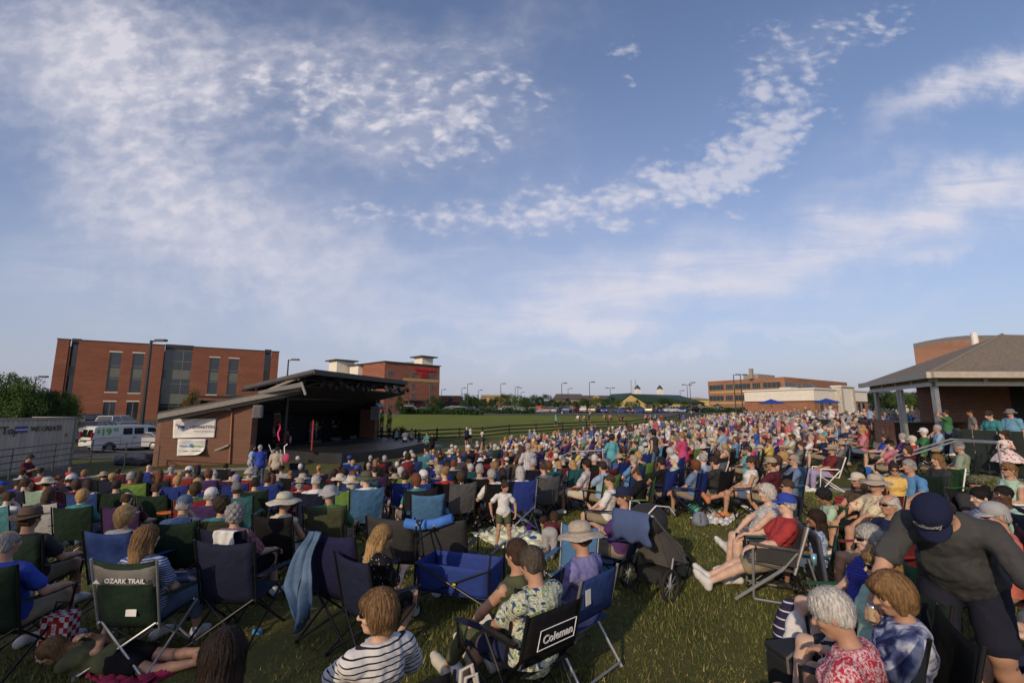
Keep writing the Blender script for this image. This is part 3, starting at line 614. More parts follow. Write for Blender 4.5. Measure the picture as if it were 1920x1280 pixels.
# banners
def banner(x0,y0,x1,y1,x2,y2,x3,y3,name,label,curl=False):
    Yb=lambda px:(S0.y-.12)+(S1.y-S0.y)*((px-293)/173)
    P=[at(x0,y0,Yb(x0)),at(x1,y1,Yb(x1)),at(x2,y2,Yb(x2)),at(x3,y3,Yb(x3))] # TL TR BR BL
    n=24; g=[]
    for i in range(n+1):
        row=[]
        for j in range(n+1):
            a,b=i/n,j/n; p=(P[0]*(1-a)+P[1]*a)*(1-b)+(P[3]*(1-a)+P[2]*a)*b
            off=.015*math.sin(a*9+b*4)+.01*math.sin(b*13)
            if curl: c=max(0,a+b-1.45)/.55; off+=.42*c*c; p=p+Vector((-.16*c*c,0,.10*c*c))
            row.append(p-bk*(.02+off))
        g.append(row)
    o=MB().sheet(g,.004).build(name,M('banner_vinyl',(.70,.68,.66),.55,0,.04),None,True); props(o,label,'banner'); return o,P
b1,Pb=banner(326,785,406,784.5,402,819.5,324,821,'banner','white banner with blue horse and LEXINGTON lettering on the brick wall')
X=(Pb[1]-Pb[0]).normalized(); Yv=(Pb[0]-Pb[3]).normalized(); o=Pb[0]-bk*.12
tx=MB(); put_text(tx,'LEXINGTON',.235,o+X*1.60-Yv*.50,X,Yv,.002,.005)
tx=tx.build('lettering',M('ink_navy',(.012,.014,.03),.6),b1)
tx=MB(); put_text(tx,'Parks & Recreation',.135,o+X*1.62-Yv*.74,X,Yv,.002,0,.3); tx.build('lettering',M('ink_grey',(.28,.28,.3),.6),b1)
horse=[(0,.30),(.04,.36),(.10,.40),(.13,.44),(.16,.41),(.20,.33),(.27,.30),(.40,.29),(.50,.31),(.56,.30),(.60,.22),(.61,.10),(.585,.12),(.575,.2),(.555,.17),(.56,.08),(.54,0),(.51,0),(.52,.07),(.50,.13),(.47,.02),(.44,.02),(.46,.12),(.42,.16),(.28,.15),(.27,.07),(.28,0),(.25,0),(.24,.08),(.22,.0),(.19,.0),(.21,.1),(.19,.17),(.15,.25),(.12,.33),(.05,.30),(.02,.27)]
hm=MB(); hm.add([o+X*(.12+x*.86)-Yv*(.66-y*.84)+bk*.0 for x,y in horse],[tuple(range(len(horse)))]); hm.build('horse_emblem',M('ink_blue',(.03,.07,.30),.6),b1)
b2,Pb=banner(334,822.5,386.5,822.5,383,852.5,331.5,854,'banner','smaller white banner with green lower edge and one curled corner, below the horse banner',True)
X=(Pb[1]-Pb[0]).normalized(); Yv=(Pb[0]-Pb[3]).normalized(); o=Pb[0]-bk*.12; t=MB()
put_text(t,'The concert series is sponsored by',.088,o+X*.78-Yv*.10,X,Yv,.001); put_text(t,'friends of the park and downtown',.088,o+X*.8-Yv*.21,X,Yv,.001); t.build('lettering',MATS['ink_grey'],b2)
t=MB(); put_text(t,'MICRO',.17,o+X*.42-Yv*.42,X,Yv,.001,.004); t.build('lettering',M('ink_teal',(.05,.19,.40),.6),b2)
t=MB(); put_text(t,'SHIELD',.17,o+X*1.14-Yv*.42,X,Yv,.001,.004); t.build('lettering',M('ink_green',(.25,.42,.08),.6),b2)
t=MB(); sh=[(-.09,.11),(.09,.11),(.09,-.02),(0,-.13),(-.09,-.02)]; t.add([o+X*(.77+x)-Yv*(.41-y) for x,y in sh],[tuple(range(5))]); t.build('shield_emblem',MATS['ink_teal'],b2)
t=MB(); 
for fx,w_ in ((.36,.3),(1.0,.55)): t.prism([o+X*(fx-w_/2)-Yv*.72,o+X*(fx+w_/2)-Yv*.72,o+X*(fx+w_/2)-Yv*.67,o+X*(fx-w_/2)-Yv*.67],-bk*.002)
t.build('sponsor_line',M('ink_pale_green',(.35,.5,.25),.6),b2)
# ---------------------------------------------------------------- performers' equipment handled with the crowd
# ---------------------------------------------------------------- shipping container
zc=-1.05; ct=at(146,781,28.0); cz=ct.z
k1=Vector((ct.x,28.0,zc)); k0=k1-Vector((-.10,.995,0)).normalized()*12.1; dk=(k1-k0).normalized(); nk=Vector((-dk.y,dk.x,0)); hC=cz-zc
sc_=empty('shipping_container',tuple(k0),math.atan2(dk.y,dk.x),'beige corrugated shipping container behind the ramp railing, left of the white van','container')
m=MB(); n=44
prof=[]
for i in range(n):
    u=12.1*i/n; s=12.1/n; prof+= [(u,0),(u+s*.3,0),(u+s*.5,.05),(u+s*.8,.05)]
prof.append((12.1,0))
vs=[];fs=[]
for i,(u,y) in enumerate(prof): vs+=[(u,y,.16),(u,y,hC-.12)]
for i in range(len(prof)-1): fs.append((2*i,2*i+2,2*i+3,2*i+1))
m.add(vs,fs); m.bb(.01,.08,.1,12.09,2.4,hC-.05).build('side_panel',M('container_beige',(.52,.45,.36),.7,0,.15,2,stretch=(1,1,.2)),sc_)
MB().bb(0,-.03,0,12.1,.1,.17).bb(0,-.03,hC-.13,12.1,.1,hC).bb(12.0,-.03,0,12.12,.1,hC).bb(12.0,.1,0,12.12,2.44,hC).build('corner_frame',M('container_rail',(.33,.29,.24),.6),sc_)
t=MB(); put_text(t,'smarTTop',.55,(7.3,-.035,hC*.78),(1,0,0),(0,0,1),.004,.01); put_text(t,'WE CREATE',.36,(10.1,-.035,hC*.79),(1,0,0),(0,0,1),.004,.008); t.build('lettering',M('faded_ink',(.10,.055,.05),.8),sc_)
MB().bb(8.25,-.045,hC*.74,8.95,-.035,hC*.85).build('sticker',M('sticker_blue',(.07,.08,.25),.6),sc_); MB().bb(8.25,-.05,hC*.78,8.95,-.046,hC*.80).build('sticker_band',whitem,sc_)
MB().bb(11.35,-.045,hC*.62,11.5,-.035,hC*.68).build('sticker',M('sticker_orange',(.4,.15,.03),.6),sc_)
# ---------------------------------------------------------------- pavilion on the right
pz=.62; pv=empty('pavilion',(0,0,0),0,'brick concession pavilion with shingled hip roof and steel posts on the right','pavilion')
zb=3.26
K0=gp(1751,723.5,zb); K1=gp(1637,735.5,zb); K2=K0+Vector((14,.3,0))
uL=(K1-K0).normalized(); uR=(K2-K0).normalized(); nL=Vector((-uL.y,uL.x,0)); nR=Vector((uR.y,-uR.x,0))
pan=M('tan_panel',(.36,.31,.22),.8); fh=gp(1752,701,3.9)
hB=.44
def beam(P,Q,n):
    m=MB(); d=(Q-P); Ln=d.length; d.normalize()
    m.prism([P,Q,Q+up*.16,P+up*.16],n*.12).prism([P+up*(hB-.12),Q+up*(hB-.12),Q+up*hB,P+up*hB],n*.12)
    k=max(2,round(Ln/2.1))
    for i in range(k+1):
        p=P+d*Ln*i/k; m.prism([p-d*.08+up*.16,p+d*.08+up*.16,p+d*.08+up*(hB-.12),p-d*.08+up*(hB-.12)],n*.115)
    m.build('beam_trim',whitem,pv); MB().prism([P,Q,Q+up*hB,P+up*hB],n*.06).build('beam_panel',pan,pv)
beam(K0,K1,nL); beam(K0,K2,nR)
Zv=zb+hB+.04
EC=Vector((K0.x-.75,K0.y-.75,Zv)); EL=gp(1614,720,Zv); ERr=EC+uR*15+Vector((0,0,0)); AP=at(1879,627,23.0)
ridge=AP+Vector((14,1.5,0)); backL=EL+Vector((9,3.5,0))
shing=M('shingles',(.19,.15,.11),.95,0,.4,9,bump=.5,bscale=14,stretch=(1,1,4))
rf=MB(); pts=[EC,ERr,ridge,AP,EL,backL]; tt=Vector((0,0,-.14))
rf.add([p for p in pts]+[p+tt for p in pts],[(0,1,2,3),(0,3,4),(4,3,5),(6,9,8,7),(6,10,9),(10,11,9),(3,2,8,9),(3,9,11,5)]); rf.build('roof',shing,pv)
for P,Q,n in ((EC,ERr,nR),(EC,EL,nL)):
    MB().prism([P+tt*1.5,Q+tt*1.5,Q+up*.02,P+up*.02],n*.13).build('gutter',M('gutter_tan',(.42,.37,.30),.5),pv)
MB().add([EC+tt*1.2,ERr+tt*1.2,K2+up*hB+Vector((0,3,0)),K0+up*hB+Vector((2,3,0)),K1+up*hB+Vector((2,0,0)),EL+tt*1.2],[(0,1,2,3),(0,3,4,5)]).build('soffit',darkm,pv)
m=MB().prism([K0+Vector((.2,.2,hB)),K2+Vector((0,.2,hB)),K2+Vector((0,9,hB)),K1+Vector((9,0,hB)),K1+Vector((.2,0,hB))],(0,0,.06)).build('ceiling',M('ceiling_dark',(.10,.085,.07),.9),pv)
hipm=MB(); hipm.tube([EC,AP],.07,6); hipm.build('hip_cap',M('ridge_cap',(.20,.17,.13),.95),pv)
def post(px,py,Y,w=.19):
    p=at(px,py,Y); MB().box((p.x,p.y,(zb+pz)/2),(w,w,zb-pz),math.atan2(uR.y,uR.x)).build('post',silver,pv)
MB().box((K0.x+.1,K0.y+.1,(zb+pz)/2),(.17,.17,zb-pz)).build('post',silver,pv); q=K0+(K1-K0)*.52
for s in (-.13,.16): p=q+uL*s*1.3; MB().box((p.x+.1,p.y,(zb+pz)/2),(.12,.12,zb-pz)).build('post',silver,pv)
MB().box((K1.x+.15,K1.y,(zb+pz)/2),(.16,.16,zb-pz)).build('post',silver,pv)
pk=K1+(K0-K1)*.09; bw_=MB().box((pk.x+.15,pk.y,pz+.55),(.5,1.3,1.3),math.atan2(uL.y,uL.x)-math.pi/2).build('low_wall',brick_pav,pv)
pm=K1+(K0-K1)*.02; cnt=MB(); c0_=K1+Vector((.5,.3,0)); cnt.box((c0_.x+2.0,c0_.y+.2,pz+.5),(4.2,.5,1.0)); cnt.build('counter',M('counter_dark',(.05,.04,.035),.6),pv); MB().box((c0_.x+2.0,c0_.y+.1,pz+1.05),(4.5,.9,.07)).build('counter_top',M('counter_top',(.09,.09,.095),.4),pv)
W0=Vector((K0.x+3.0,K0.y+4.6,pz)); W0=at(1722,760,K0.y+9.0); W0.z=pz; W1=at(1965,760,K0.y+3.6); W1.z=pz
dw_=(W1-W0); a_=math.atan2(dw_.y,dw_.x); ob=MB().bb(0,0,0,dw_.length+6,.4,2.9+.6).build('rear_wall',brick_pav,pv); ob.location=W0; ob.rotation_euler=(0,0,a_)
dr=MB().bb(dw_.length*.77,-.06,0,dw_.length*.77+.5,-.01,2.9).build('downpipe',darkm,pv); dr.location=W0; dr.rotation_euler=(0,0,a_)
# brick hall behind with curved parapet
bh=empty('brick_hall',(0,0,0),0,'brick hall with curved parapet rising behind the shingled pavilion roof','building')
Yb=31; pl2=[]
for px,py in ((1713,652),(1740,646),(1775,640),(1812,636.5),(1850,636),(1900,636),(1960,637)): pl2.append(at(px,py,Yb))
poly=[Vector((pl2[0].x,Yb,pz)),Vector((pl2[-1].x,Yb,pz))]+pl2[::-1]; MB().prism(poly,(8.2,8,0)).build('wall',brick_pav,bh)
m=MB(); 
for p,q in zip(pl2[:-1],pl2[1:]): m.prism([p,q,q+up*.28,p+up*.28],(8.2,8.1,0))
m.build('parapet_cap',M('parapet_cap',(.16,.155,.15),.6),bh); pc=at(1828,640,26); o=MB().tube([(0,0,-1.6),(0,0,.5)],.16,12).build('vent_pipe',whitem,pv); o.location=pc
# patio slab, steps
pt=M('patio_concrete',(.27,.225,.17),.9,0,.2,1.5,bump=.2)
q1=gp(1672,868,pz-.02); q2=gp(1935,905,pz); q3=gp(1650,845,pz)
pm_=MB().prism([Vector((q1.x,q1.y,.1)),Vector((q2.x+1.5,q2.y-.4,.1)),Vector((30,14,.1)),Vector((30,26,.1)),Vector((K1.x-.6,K1.y+2,.1)),Vector((K1.x-.8,K1.y,.1)),Vector((q3.x,q3.y,.1))],(0,0,pz-.1)).build('patio',pt); props(pm_,kind='structure')
# dark green board fence on the patio
gmat=M('fence_green',(.018,.026,.020),.7)
def boards(P,Q,h,name,label,w=.24):
    d=(Q-P); Ln=d.length; a=math.atan2(d.y,d.x); r=empty(name,tuple(P),a,label,'fence'); n=int(Ln/(w+.03))
    m=MB()
    for i in range(n): m.bb(i*(w+.03),0,.05,i*(w+.03)+w,.03,h+.0*(i%2))
    m.build('boards',gmat,r); MB().bb(0,.03,.3,Ln,.08,.42).bb(0,.03,h-.35,Ln,.08,h-.23).build('rail',gmat,r)
    for x in (0.03,Ln/2,Ln-.05): MB().bb(x-.05,.08,0,x+.05,.18,h+.02).build('post',gmat,r)
    return r
fp0=at(1812,880,13.2); fp0.z=pz; fp1=at(1985,890,11.4); fp1.z=pz; boards(fp0,fp1,1.17,'patio_fence','dark green board fence on the patio behind the floral dress girl')
fp2=at(1793,860,15.6); fp2.z=pz; boards(fp2,fp0,1.1,'patio_fence','short dark green board panel beside the pavilion counter')
a_=ground_hit(1509,812); b_=ground_hit(1562,812); boards(Vector((a_.x,a_.y,a_.z)),Vector((b_.x,b_.y,b_.z)),1.35,'screen_fence','dark green screen panel standing in the middle of the right crowd')
# ---------------------------------------------------------------- railings
def rail(name,label,pts,posts,r=.025,mat=silver,rows=(0,)):
    o=empty(name,(0,0,0),0,label,'handrail'); m=MB()
    for dzz in rows: m.tube([Vector(p)+Vector((0,0,-dzz)) for p in pts],r,8)
    m.build('rail',mat,o)
    for p in posts:
        g0=max(terr(p[0],p[1])-.02,-9); MB().tube([(p[0],p[1],g0),tuple(p)],r*.95,8).build('post',mat,o)
    return o
h0=at(1677,855,12.9); h1=at(1783,823,13.0); h2=at(1870,828,11.6); rail('handrail','silver double handrail on the patio steps in front of the floral dress girl',[h0,h1,h2],[h0,h2],.026,silver,(0,))
h0b=at(1679,862,12.9); h1b=at(1790,827,12.9); h2b=at(1872,830.5,11.55); o=bpy.data.objects['handrail']; MB().tube([h0b,h1b,h2b],.026,8).build('rail',silver,o)
g0=at(1058,858,17.5); g1=at(1070,846,18.5); g2=at(1131,845,18.5); g3=at(1131,868,18.5)
rail('handrail','silver handrail among the seated crowd near the standing woman in teal',[at(1052,856,16.5),at(1070,846,17.5),at(1130,844,17.5)],[at(1130,844,17.5),at(1052,856,16.5)],.03)
rail('handrail','thin grey handrail on the crowd slope below the board fence',[at(1185,812,36),at(1200,806,38),at(1228,805,38)],[at(1185,812,36),at(1228,805,38)],.03)
# ramp railing at left
rr=empty('ramp_railing',(0,0,0),0,'grey four bar ramp railing in front of the beige container','railing')
ra0=at(-60,850,17.5); ra1=at(175,824.5,25.2); ra2=at(300,834,25.8)
for k,dz_ in enumerate((0,.28,.56,.84)): MB().tube([ra0-up*dz_,ra1-up*dz_],.026,7).build('rail',M('railing_grey',(.07,.072,.075),.5,.5),rr)
for f in (.28,.62,1.0):
    p=ra0+(ra1-ra0)*f; MB().tube([p,(p.x,p.y,p.z-1.25)],.035,7).build('post',MATS['railing_grey'],rr)
for dz_ in (0,.55): MB().tube([ra1-up*dz_,ra2-up*(dz_-.15)],.025,7).build('rail',MATS['railing_grey'],rr)
for f in (.5,1.0): p=ra1+(ra2-ra1)*f; MB().tube([p,(p.x,p.y,-1.06)],.03,7).build('post',MATS['railing_grey'],rr)
rw=MB(); pA_=ra0-up*1.25; pB_=ra1-up*1.25; rw.prism([pA_,pB_,Vector((pB_.x,pB_.y,-1.1)),Vector((pA_.x,pA_.y,-1.1))],(.05,-.25,0)); o=rw.build('ramp_wall',M('ramp_concrete',(.14,.135,.125),.9,0,.2)); props(o,'low grey concrete ramp wall below the four bar railing','wall')
# retaining wall at right of stage
a_=gp(706,826,-1.05); b_=gp(778,826,-1.05); o=MB().bb(0,0,0,(b_-a_).length,.5,.85).build('retaining_wall',M_brick('block_stone',(.30,.23,.15),(.25,.19,.12),(.15,.11,.08),.5,.2,.02)); props(o,'low tan block retaining wall right of the stage, below the dark shrubs','wall'); o.location=(a_.x,a_.y-2.3,-1.05); o.rotation_euler=(0,0,math.atan2(b_.y-a_.y,b_.x-a_.x))
# ---------------------------------------------------------------- black board fence across the field edge
fpix=[(700,47),(740,47.5),(780,49),(820,50.5),(862,52),(905,54),(955,58),(1005,62),(1055,67),(1100,70.5),(1140,72.5),(1175,74),(1212,79),(1248,86),(1275,91),(1300,96),(1330,104)]
fw=[]
for px,Y in fpix: p=at(px,790,Y); fw.append(Vector((p.x,p.y,terr(p.x,p.y))))
fe=empty('board_fence',tuple(fw[0]),0,'black three board fence between the seated crowd and the open field','fence'); fm=M('fence_black',(.018,.015,.013),.8)
for p in fw: MB().box((p.x-fw[0].x,p.y-fw[0].y,p.z-fw[0].z+.65),(.16,.16,1.45)).build('post',fm,fe)
for p,q in zip(fw[:-1],fw[1:]):
    m=MB(); d=Vector((0,-.09,0))
    for z in (.32,.75,1.18): m.prism([p-fw[0]+d+up*(z-.08),q-fw[0]+d+up*(z-.08),q-fw[0]+d+up*(z+.08),p-fw[0]+d+up*(z+.08)],(0,-.04,0))
    m.build('boards',fm,fe)
# ---------------------------------------------------------------- cars
tyre=M('tyre_rubber',(.015,.015,.015),.85); rim=M('wheel_rim',(.35,.35,.36),.35,.7); cglass=M_glass('car_glass',(.012,.014,.016),.18)
paint=M('car_paint',(.5,.5,.5),.25,.25,.02,objcol=True,coat=.6); redl=M('tail_light',(.35,.01,.01),.3); whl=M('head_light',(.6,.6,.55),.2)
def wheel_me(r=.34,w=.22):
    m=MB(); Mx=Matrix.Rotation(math.pi/2,3,'X'); m.lathe([(.0,-w/2),(r*.6,-w/2),(r*.92,-w/2),(r,-w*.35),(r,w*.35),(r*.92,w/2),(r*.6,w/2),(0,w/2)],16,m=Mx); a=m.build('tyre',tyre,me_only=True,smooth=False)
    m=MB(); m.lathe([(0,-w/2-.012),(r*.25,-w/2-.015),(r*.62,-w/2-.004),(r*.62,w/2+.004),(r*.25,w/2+.015),(0,w/2+.012)],12,m=Mx); b=m.build('rim',rim,me_only=True); return a,b
WT,WR=wheel_me()
def car_meshes(kind):
    if kind=='sedan': Ln,Hb,Ht=4.7,.92,1.45; low=[(-2.35,.3),(-2.38,.75),(-2.2,.98),(-1.4,1.02),(1.0,.98),(2.0,.86),(2.33,.68),(2.36,.3)]; cab=[(-1.75,1.0),(-1.05,1.42),(.25,1.45),(1.15,.98)]
    elif kind=='suv': Ln=4.8; low=[(-2.35,.35),(-2.4,.8),(-2.35,1.1),(-1.4,1.12),(1.1,1.1),(2.1,1.0),(2.35,.8),(2.38,.35)]; cab=[(-2.3,1.1),(-2.05,1.7),(.35,1.74),(1.25,1.1)]
    elif kind=='hatch': low=[(-2.0,.3),(-2.05,.75),(-2.0,1.0),(-1.2,1.03),(.9,.98),(1.75,.85),(2.0,.65),(2.02,.3)]; cab=[(-1.95,1.0),(-1.6,1.48),(.2,1.5),(1.1,.98)]
    else: low=[(-2.75,.45),(-2.78,.95),(-2.76,1.12),(-1.0,1.12),(1.2,1.15),(2.4,1.1),(2.7,.9),(2.72,.45)]; cab=[(-.95,1.12),(-.8,1.8),(.7,1.84),(1.5,1.15)]
    W=.92; m=MB()
    def ring(poly,w0,w1=None):
        w1=w1 or w0; z0=poly[0][1]
        k=len(poly); m.v+= []; vs=[(x,-(w0 if z<1.13 else w1),z) for x,z in poly]+[(x,(w0 if z<1.13 else w1),z) for x,z in poly]
        m.add(vs,[tuple(range(k)),tuple(range(2*k-1,k-1,-1))]+[(i,i+k,(i+1)%k+k,(i+1)%k) for i in range(k)])
    ring(low,W); body=None
    zc0=cab[0][1]; g=MB(); m2=MB(); k=4
    def cabv(w0,w1,sh=0): return [(cab[0][0]+sh,-w0,cab[0][1]-.03),(cab[1][0]+sh*.5,-w1,cab[1][1]),(cab[2][0]-sh*.5,-w1,cab[2][1]),(cab[3][0]-sh,-w0,cab[3][1]-.03)]
    a=cabv(.88,.70); b=[(x,-y,z) for x,y,z in a]; g.add(a+b,[(0,3,2,1),(4,5,6,7),(0,1,5,4),(2,3,7,6),(1,2,6,5)])
    x1,x2,zt=cab[1][0],cab[2][0],cab[1][1]; m.add([(x1-.06,-.72,zt-.03),(x2+.06,-.72,cab[2][1]-.03),(x2+.06,.72,cab[2][1]-.03),(x1-.06,.72,zt-.03),(x1,-.68,zt+.035),(x2,-.68,cab[2][1]+.035),(x2,.68,cab[2][1]+.035),(x1,.68,zt+.035)],[(4,5,6,7),(0,1,5,4),(1,2,6,5),(2,3,7,6),(3,0,4,7)])
    for s in (-1,1): # pillars
        for f in (0,.42,.74,1):
            xa=cab[0][0]+(cab[3][0]-cab[0][0])*f; xb=x1+(x2-x1)*f; m.tube([(xa,s*.885,zc0),(xb,s*.705,zt)],.035,4)
    ys=[low[0][0]*.63,low[-1][0]*.63]
    return m.build('body',paint,me_only=True),g.build('window',cglass,me_only=True),ys,low
CARM={k:car_meshes(k) for k in('sedan','suv','hatch','pickup')}
CNAME={'sedan':'sedan','suv':'tall suv','hatch':'hatchback','pickup':'pickup truck'}
lightme=MB().box((0,0,0),(.05,.32,.14)).build('light',redl,me_only=True); lightw=MB().box((0,0,0),(.05,.34,.13)).build('light',whl,me_only=True)
USED={}
def uniq(lab):
    USED[lab]=USED.get(lab,0)+1; return USED[lab]==1
def car(kind,x,y,rz,col,label,z=None,group='cars parked in the lots beyond the field'):
    bm,gm_,ys,low=CARM[kind]; z=terr(x,y)+.06 if z is None else z
    r=empty('parked_car',(x,y,z),rz,label,'car',group); obj('body',bm,r,col); obj('window',gm_,r)
    for sx in ys:
        for sy in(-.82,.82):
            t=obj('wheel',WT,r); t.location=(sx,sy,.34); q=obj('rim',WR,t)
    for s in (-1,1):
        o=obj('tail_light',lightme,r); o.location=(low[0][0]-.02,.68*s,.85); o=obj('headlight',lightw,r); o.location=(low[-1][0]+.01,.66*s,.7)
    return r
CC=[('white',(.65,.65,.64)),('silver',(.36,.37,.38)),('black',(.012,.012,.014)),('dark grey',(.07,.075,.08)),('dark red',(.13,.012,.015)),('navy',(.015,.025,.07)),('tan',(.3,.26,.19)),('blue',(.04,.09,.22)),('light grey',(.48,.49,.5)),('dark green',(.02,.05,.035))]
random.seed(11)
def where(px):
    for x,t in ((790,'in front of the hotel door'),(870,'right of the hotel trees'),(905,'below the dormered roof'),(960,'under the left tree row'),(1010,'by the red box sign'),(1052,'left of the tall lamp pair'),(1090,'below the tan roofed building'),(1130,'below the brown gables'),(1165,'left of the yellow gable'),(1215,'below the yellow gable'),(1260,'below the green roof'),(1300,'right end below the green roof'),(1340,'left of the brown office block'),(1400,'below the brown office block')):
        if px<x: return t
    return 'beside the cream restaurant'
def auto_car(px,Y,row):
    for _ in range(60):
        k=random.choice(['sedan','suv','suv','hatch','pickup'] ); cn,c=random.choice(CC[:9]); lab='%s %s parked in the %s row %s'%(cn,CNAME[k],row,where(px))
        if lab not in USED: USED[lab]=1; break
    p=at(px,770,Y); return car(k,p.x,p.y,R(random.choice([70,80,250,260])+random.uniform(-6,6)) if random.random()<.55 else R(random.choice([10,190])+random.uniform(-8,8)),c,lab)
px=886
while px<1345:
    auto_car(px+random.uniform(-2,2),124+random.uniform(-1.5,2.5)+(px-900)*.01,'front'); px+=random.uniform(15,23)
px=872
while px<1400:
    auto_car(px+random.uniform(-2,2),139+random.uniform(-2,2),'middle'); px+=random.uniform(17,28)
px=880
while px<1390:
    auto_car(px+random.uniform(-2,2),156+random.uniform(-2,2),'back'); px+=random.uniform(24,44)
p=at(771,770,104); car('suv',p.x,p.y,R(10),CC[0][1],'white suv parked alone in front of the red brick hotel entrance')
for px,Y,k,c,l in ((792,104,'sedan',3,'dark grey sedan beside the lone white suv by the hotel'),(806,104,'hatch',7,'blue hatchback by the dark hedge in front of the hotel'),(838,118,'sedan',8,'light grey sedan among cars right of the hotel corner'),(848,120,'suv',1,'silver suv among cars right of the hotel corner'),(861,119,'sedan',0,'white sedan at the hedge end right of the hotel corner'),(871,121,'hatch',3,'dark grey hatchback at the hedge end right of the hotel corner')):
    p=at(px,770,Y); car(k,p.x,p.y,R(random.uniform(150,200)),CC[c][1],l)
# cars behind the van and in front of the office
for px,py,Y,k,c,rz,l in ((192,789,47,'hatch',3,100,'dark grey hatchback behind the roof of the white van'),(160,800,44,'sedan',5,190,'navy sedan showing above the container corner'),(225,783,52,'suv',0,95,'white suv behind the white van below the office ground windows'),(248,795,46,'sedan',1,100,'dim silver sedan directly behind the van roof'),(272,783,46,'suv',2,95,'large black suv at the foot of the tall lamp post'),(270,800,39.5,'sedan',8,185,'light grey sedan between the van and the black suv'),(290,800,44,'hatch',3,185,'dark grey hatchback at the corner of the stage brick wall'),(178,785,60,'suv',2,90,'black suv in the row nearest the office wall'),(160,783,64,'sedan',4,100,'dark red sedan in the row nearest the office wall')):
    p=at(px,py,Y); car(k,p.x,p.y,R(rz),CC[c][1],l,group='cars parked by the red brick office')
# red box sign
p=at(1010,766,126); o=empty('parking_sign',(p.x,p.y,terr(p.x,p.y)),0,'squat red box sign among the parked cars','sign'); MB().box((0,0,1.0),(1.6,.5,2.0)).build('sign_box',M('sign_box_red',(.42,.015,.02),.5),o); t=MB(); put_text(t,'U',.8,(0,-.27,1.1),(1,0,0),(0,0,1),.02,.03); t.build('lettering',whitem,o)
# ---------------------------------------------------------------- van
p=gp(145,849,-1.02); vy=33.6; vz=-1.0
vp=at(170,840,35.7); vr=empty('van',(vp.x,35.7,-1.03),R(64),'white rental cargo van with green $19.95 lettering behind the railing','van')
whv=M('van_white',(.66,.66,.65),.3,0,.03,coat=.4)
Lv=5.7; prof=[(0,.42),(-.02,.9),(.04,1.2),(.16,1.98),(.35,2.08),(3.9,2.1),(4.15,2.02),(4.85,1.38),(5.55,1.15),(5.7,.85),(5.72,.42)]
m=MB(); W=2.0
lo=[(x,0.0 if z<1.3 else .10*(z-1.25)/.8,z) for x,z in prof]; hi=[(x,W-(0 if z<1.3 else .10*(z-1.25)/.8),z) for x,z in prof]; k=len(prof)
m.add(lo+hi,[tuple(range(k-1,-1,-1)),tuple(range(k,2*k))]+[(i,i+1,i+1+k,i+k) for i in range(k-1)]+[(k-1,0,k,2*k-1)]); m.bb(.05,.04,.3,5.65,W-.04,.42)
m.build('body',whv,vr)
def side(poly,name,mat,y=-.012,t=.02): 
    q=[(x,(.10*(z-1.25)/.8 if z>1.3 else 0)+y,z) for x,z in poly]; return MB().prism(q,(0,t,0)).build(name,mat,vr)
side([(1.98,1.38),(2.62,1.38),(2.62,1.9),(2.0,1.9)],'side_window',cglass); side([(2.75,1.38),(3.42,1.38),(3.42,1.9),(2.75,1.9)],'side_window',cglass)
side([(3.72,1.36),(4.62,1.36),(4.2,1.87),(3.72,1.9)],'side_window',cglass)
for x in (1.85,2.68,3.6,4.68): side([(x,.5),(x+.02,.5),(x+.02,1.33),(x,1.33)],'door_seam',darkm,-.006)
side([(.1,.62),(5.5,.62),(5.5,.68),(.1,.68)],'side_moulding',M('van_grey_strip',(.2,.2,.2),.6),-.02)
for x in (2.75,3.68): side([(x,1.1),(x+.16,1.1),(x+.16,1.15),(x,1.15)],'handle',darkm,-.04,.03)
for yy in (.22,1.05): MB().prism([(.02,yy,1.25),(.02,yy+.72,1.25),(.13,yy+.68,1.82),(.13,yy+.04,1.82)],(-.03,0,0)).build('rear_window',cglass,vr)
for yy in (.02,1.86): MB().box((.03,yy+.06,1.35),(.1,.13,.55)).build('tail_light',redl,vr)
MB().box((-.05,1,.45),(.16,1.95,.2)).build('bumper',darkm,vr); MB().box((.0,1.0,.95),(.04,.5,.2)).build('plate',M('plate_dark',(.12,.13,.12),.6),vr)
MB().box((5.74,1,.5),(.14,1.9,.22)).build('bumper',darkm,vr); MB().box((4.45,-.15,1.45),(.14,.18,.24)).build('mirror',darkm,vr)
for x in (1.15,4.75):
    for y in (.12,W-.12): t=obj('wheel',WT,vr); t.location=(x,y,.37); t.scale=(1.08,1.1,1.08); obj('rim',WR,t)
    MB().add([(x+.47*math.cos(a),-.008,.37+.47*math.sin(a)) for a in [math.pi*i/10 for i in range(11)]],[tuple(range(11))]).build('wheel_arch',darkm,vr)
vg=M('van_green_ink',(.10,.36,.05),.5); t=MB(); put_text(t,'$',.42,(.36,.035,1.70),(1,0,0),(0,.12,1),.003,.012); put_text(t,'19',.72,(.86,.028,1.62),(1,0,0),(0,.12,1),.003,.022); put_text(t,'95',.36,(1.50,.045,1.76),(1,0,0),(0,.12,1),.003,.012); t.build('lettering',vg,vr)
t=MB(); put_text(t,'IN-TOWN RENTAL TRUCKS & VANS',.10,(.95,-.012,1.16),(1,0,0),(0,0,1),.002); t.build('lettering',M('ink_grey',(.28,.28,.3),.6),vr)
t=MB(); t.add([(4.0,-.015,1.13),(4.3,-.015,1.2),(4.9,-.015,1.12),(5.0,-.015,1.05),(4.3,-.015,1.07)],[(0,1,2,3,4)]); t.build('swoosh_emblem',M('van_red_ink',(.5,.02,.02),.5),vr)
t=MB(); put_text(t,'U-HAUL',.2,(4.6,-.014,.96),(1,0,0),(0,0,1),.002,.006,.25); t.build('lettering',MATS['van_red_ink'],vr)
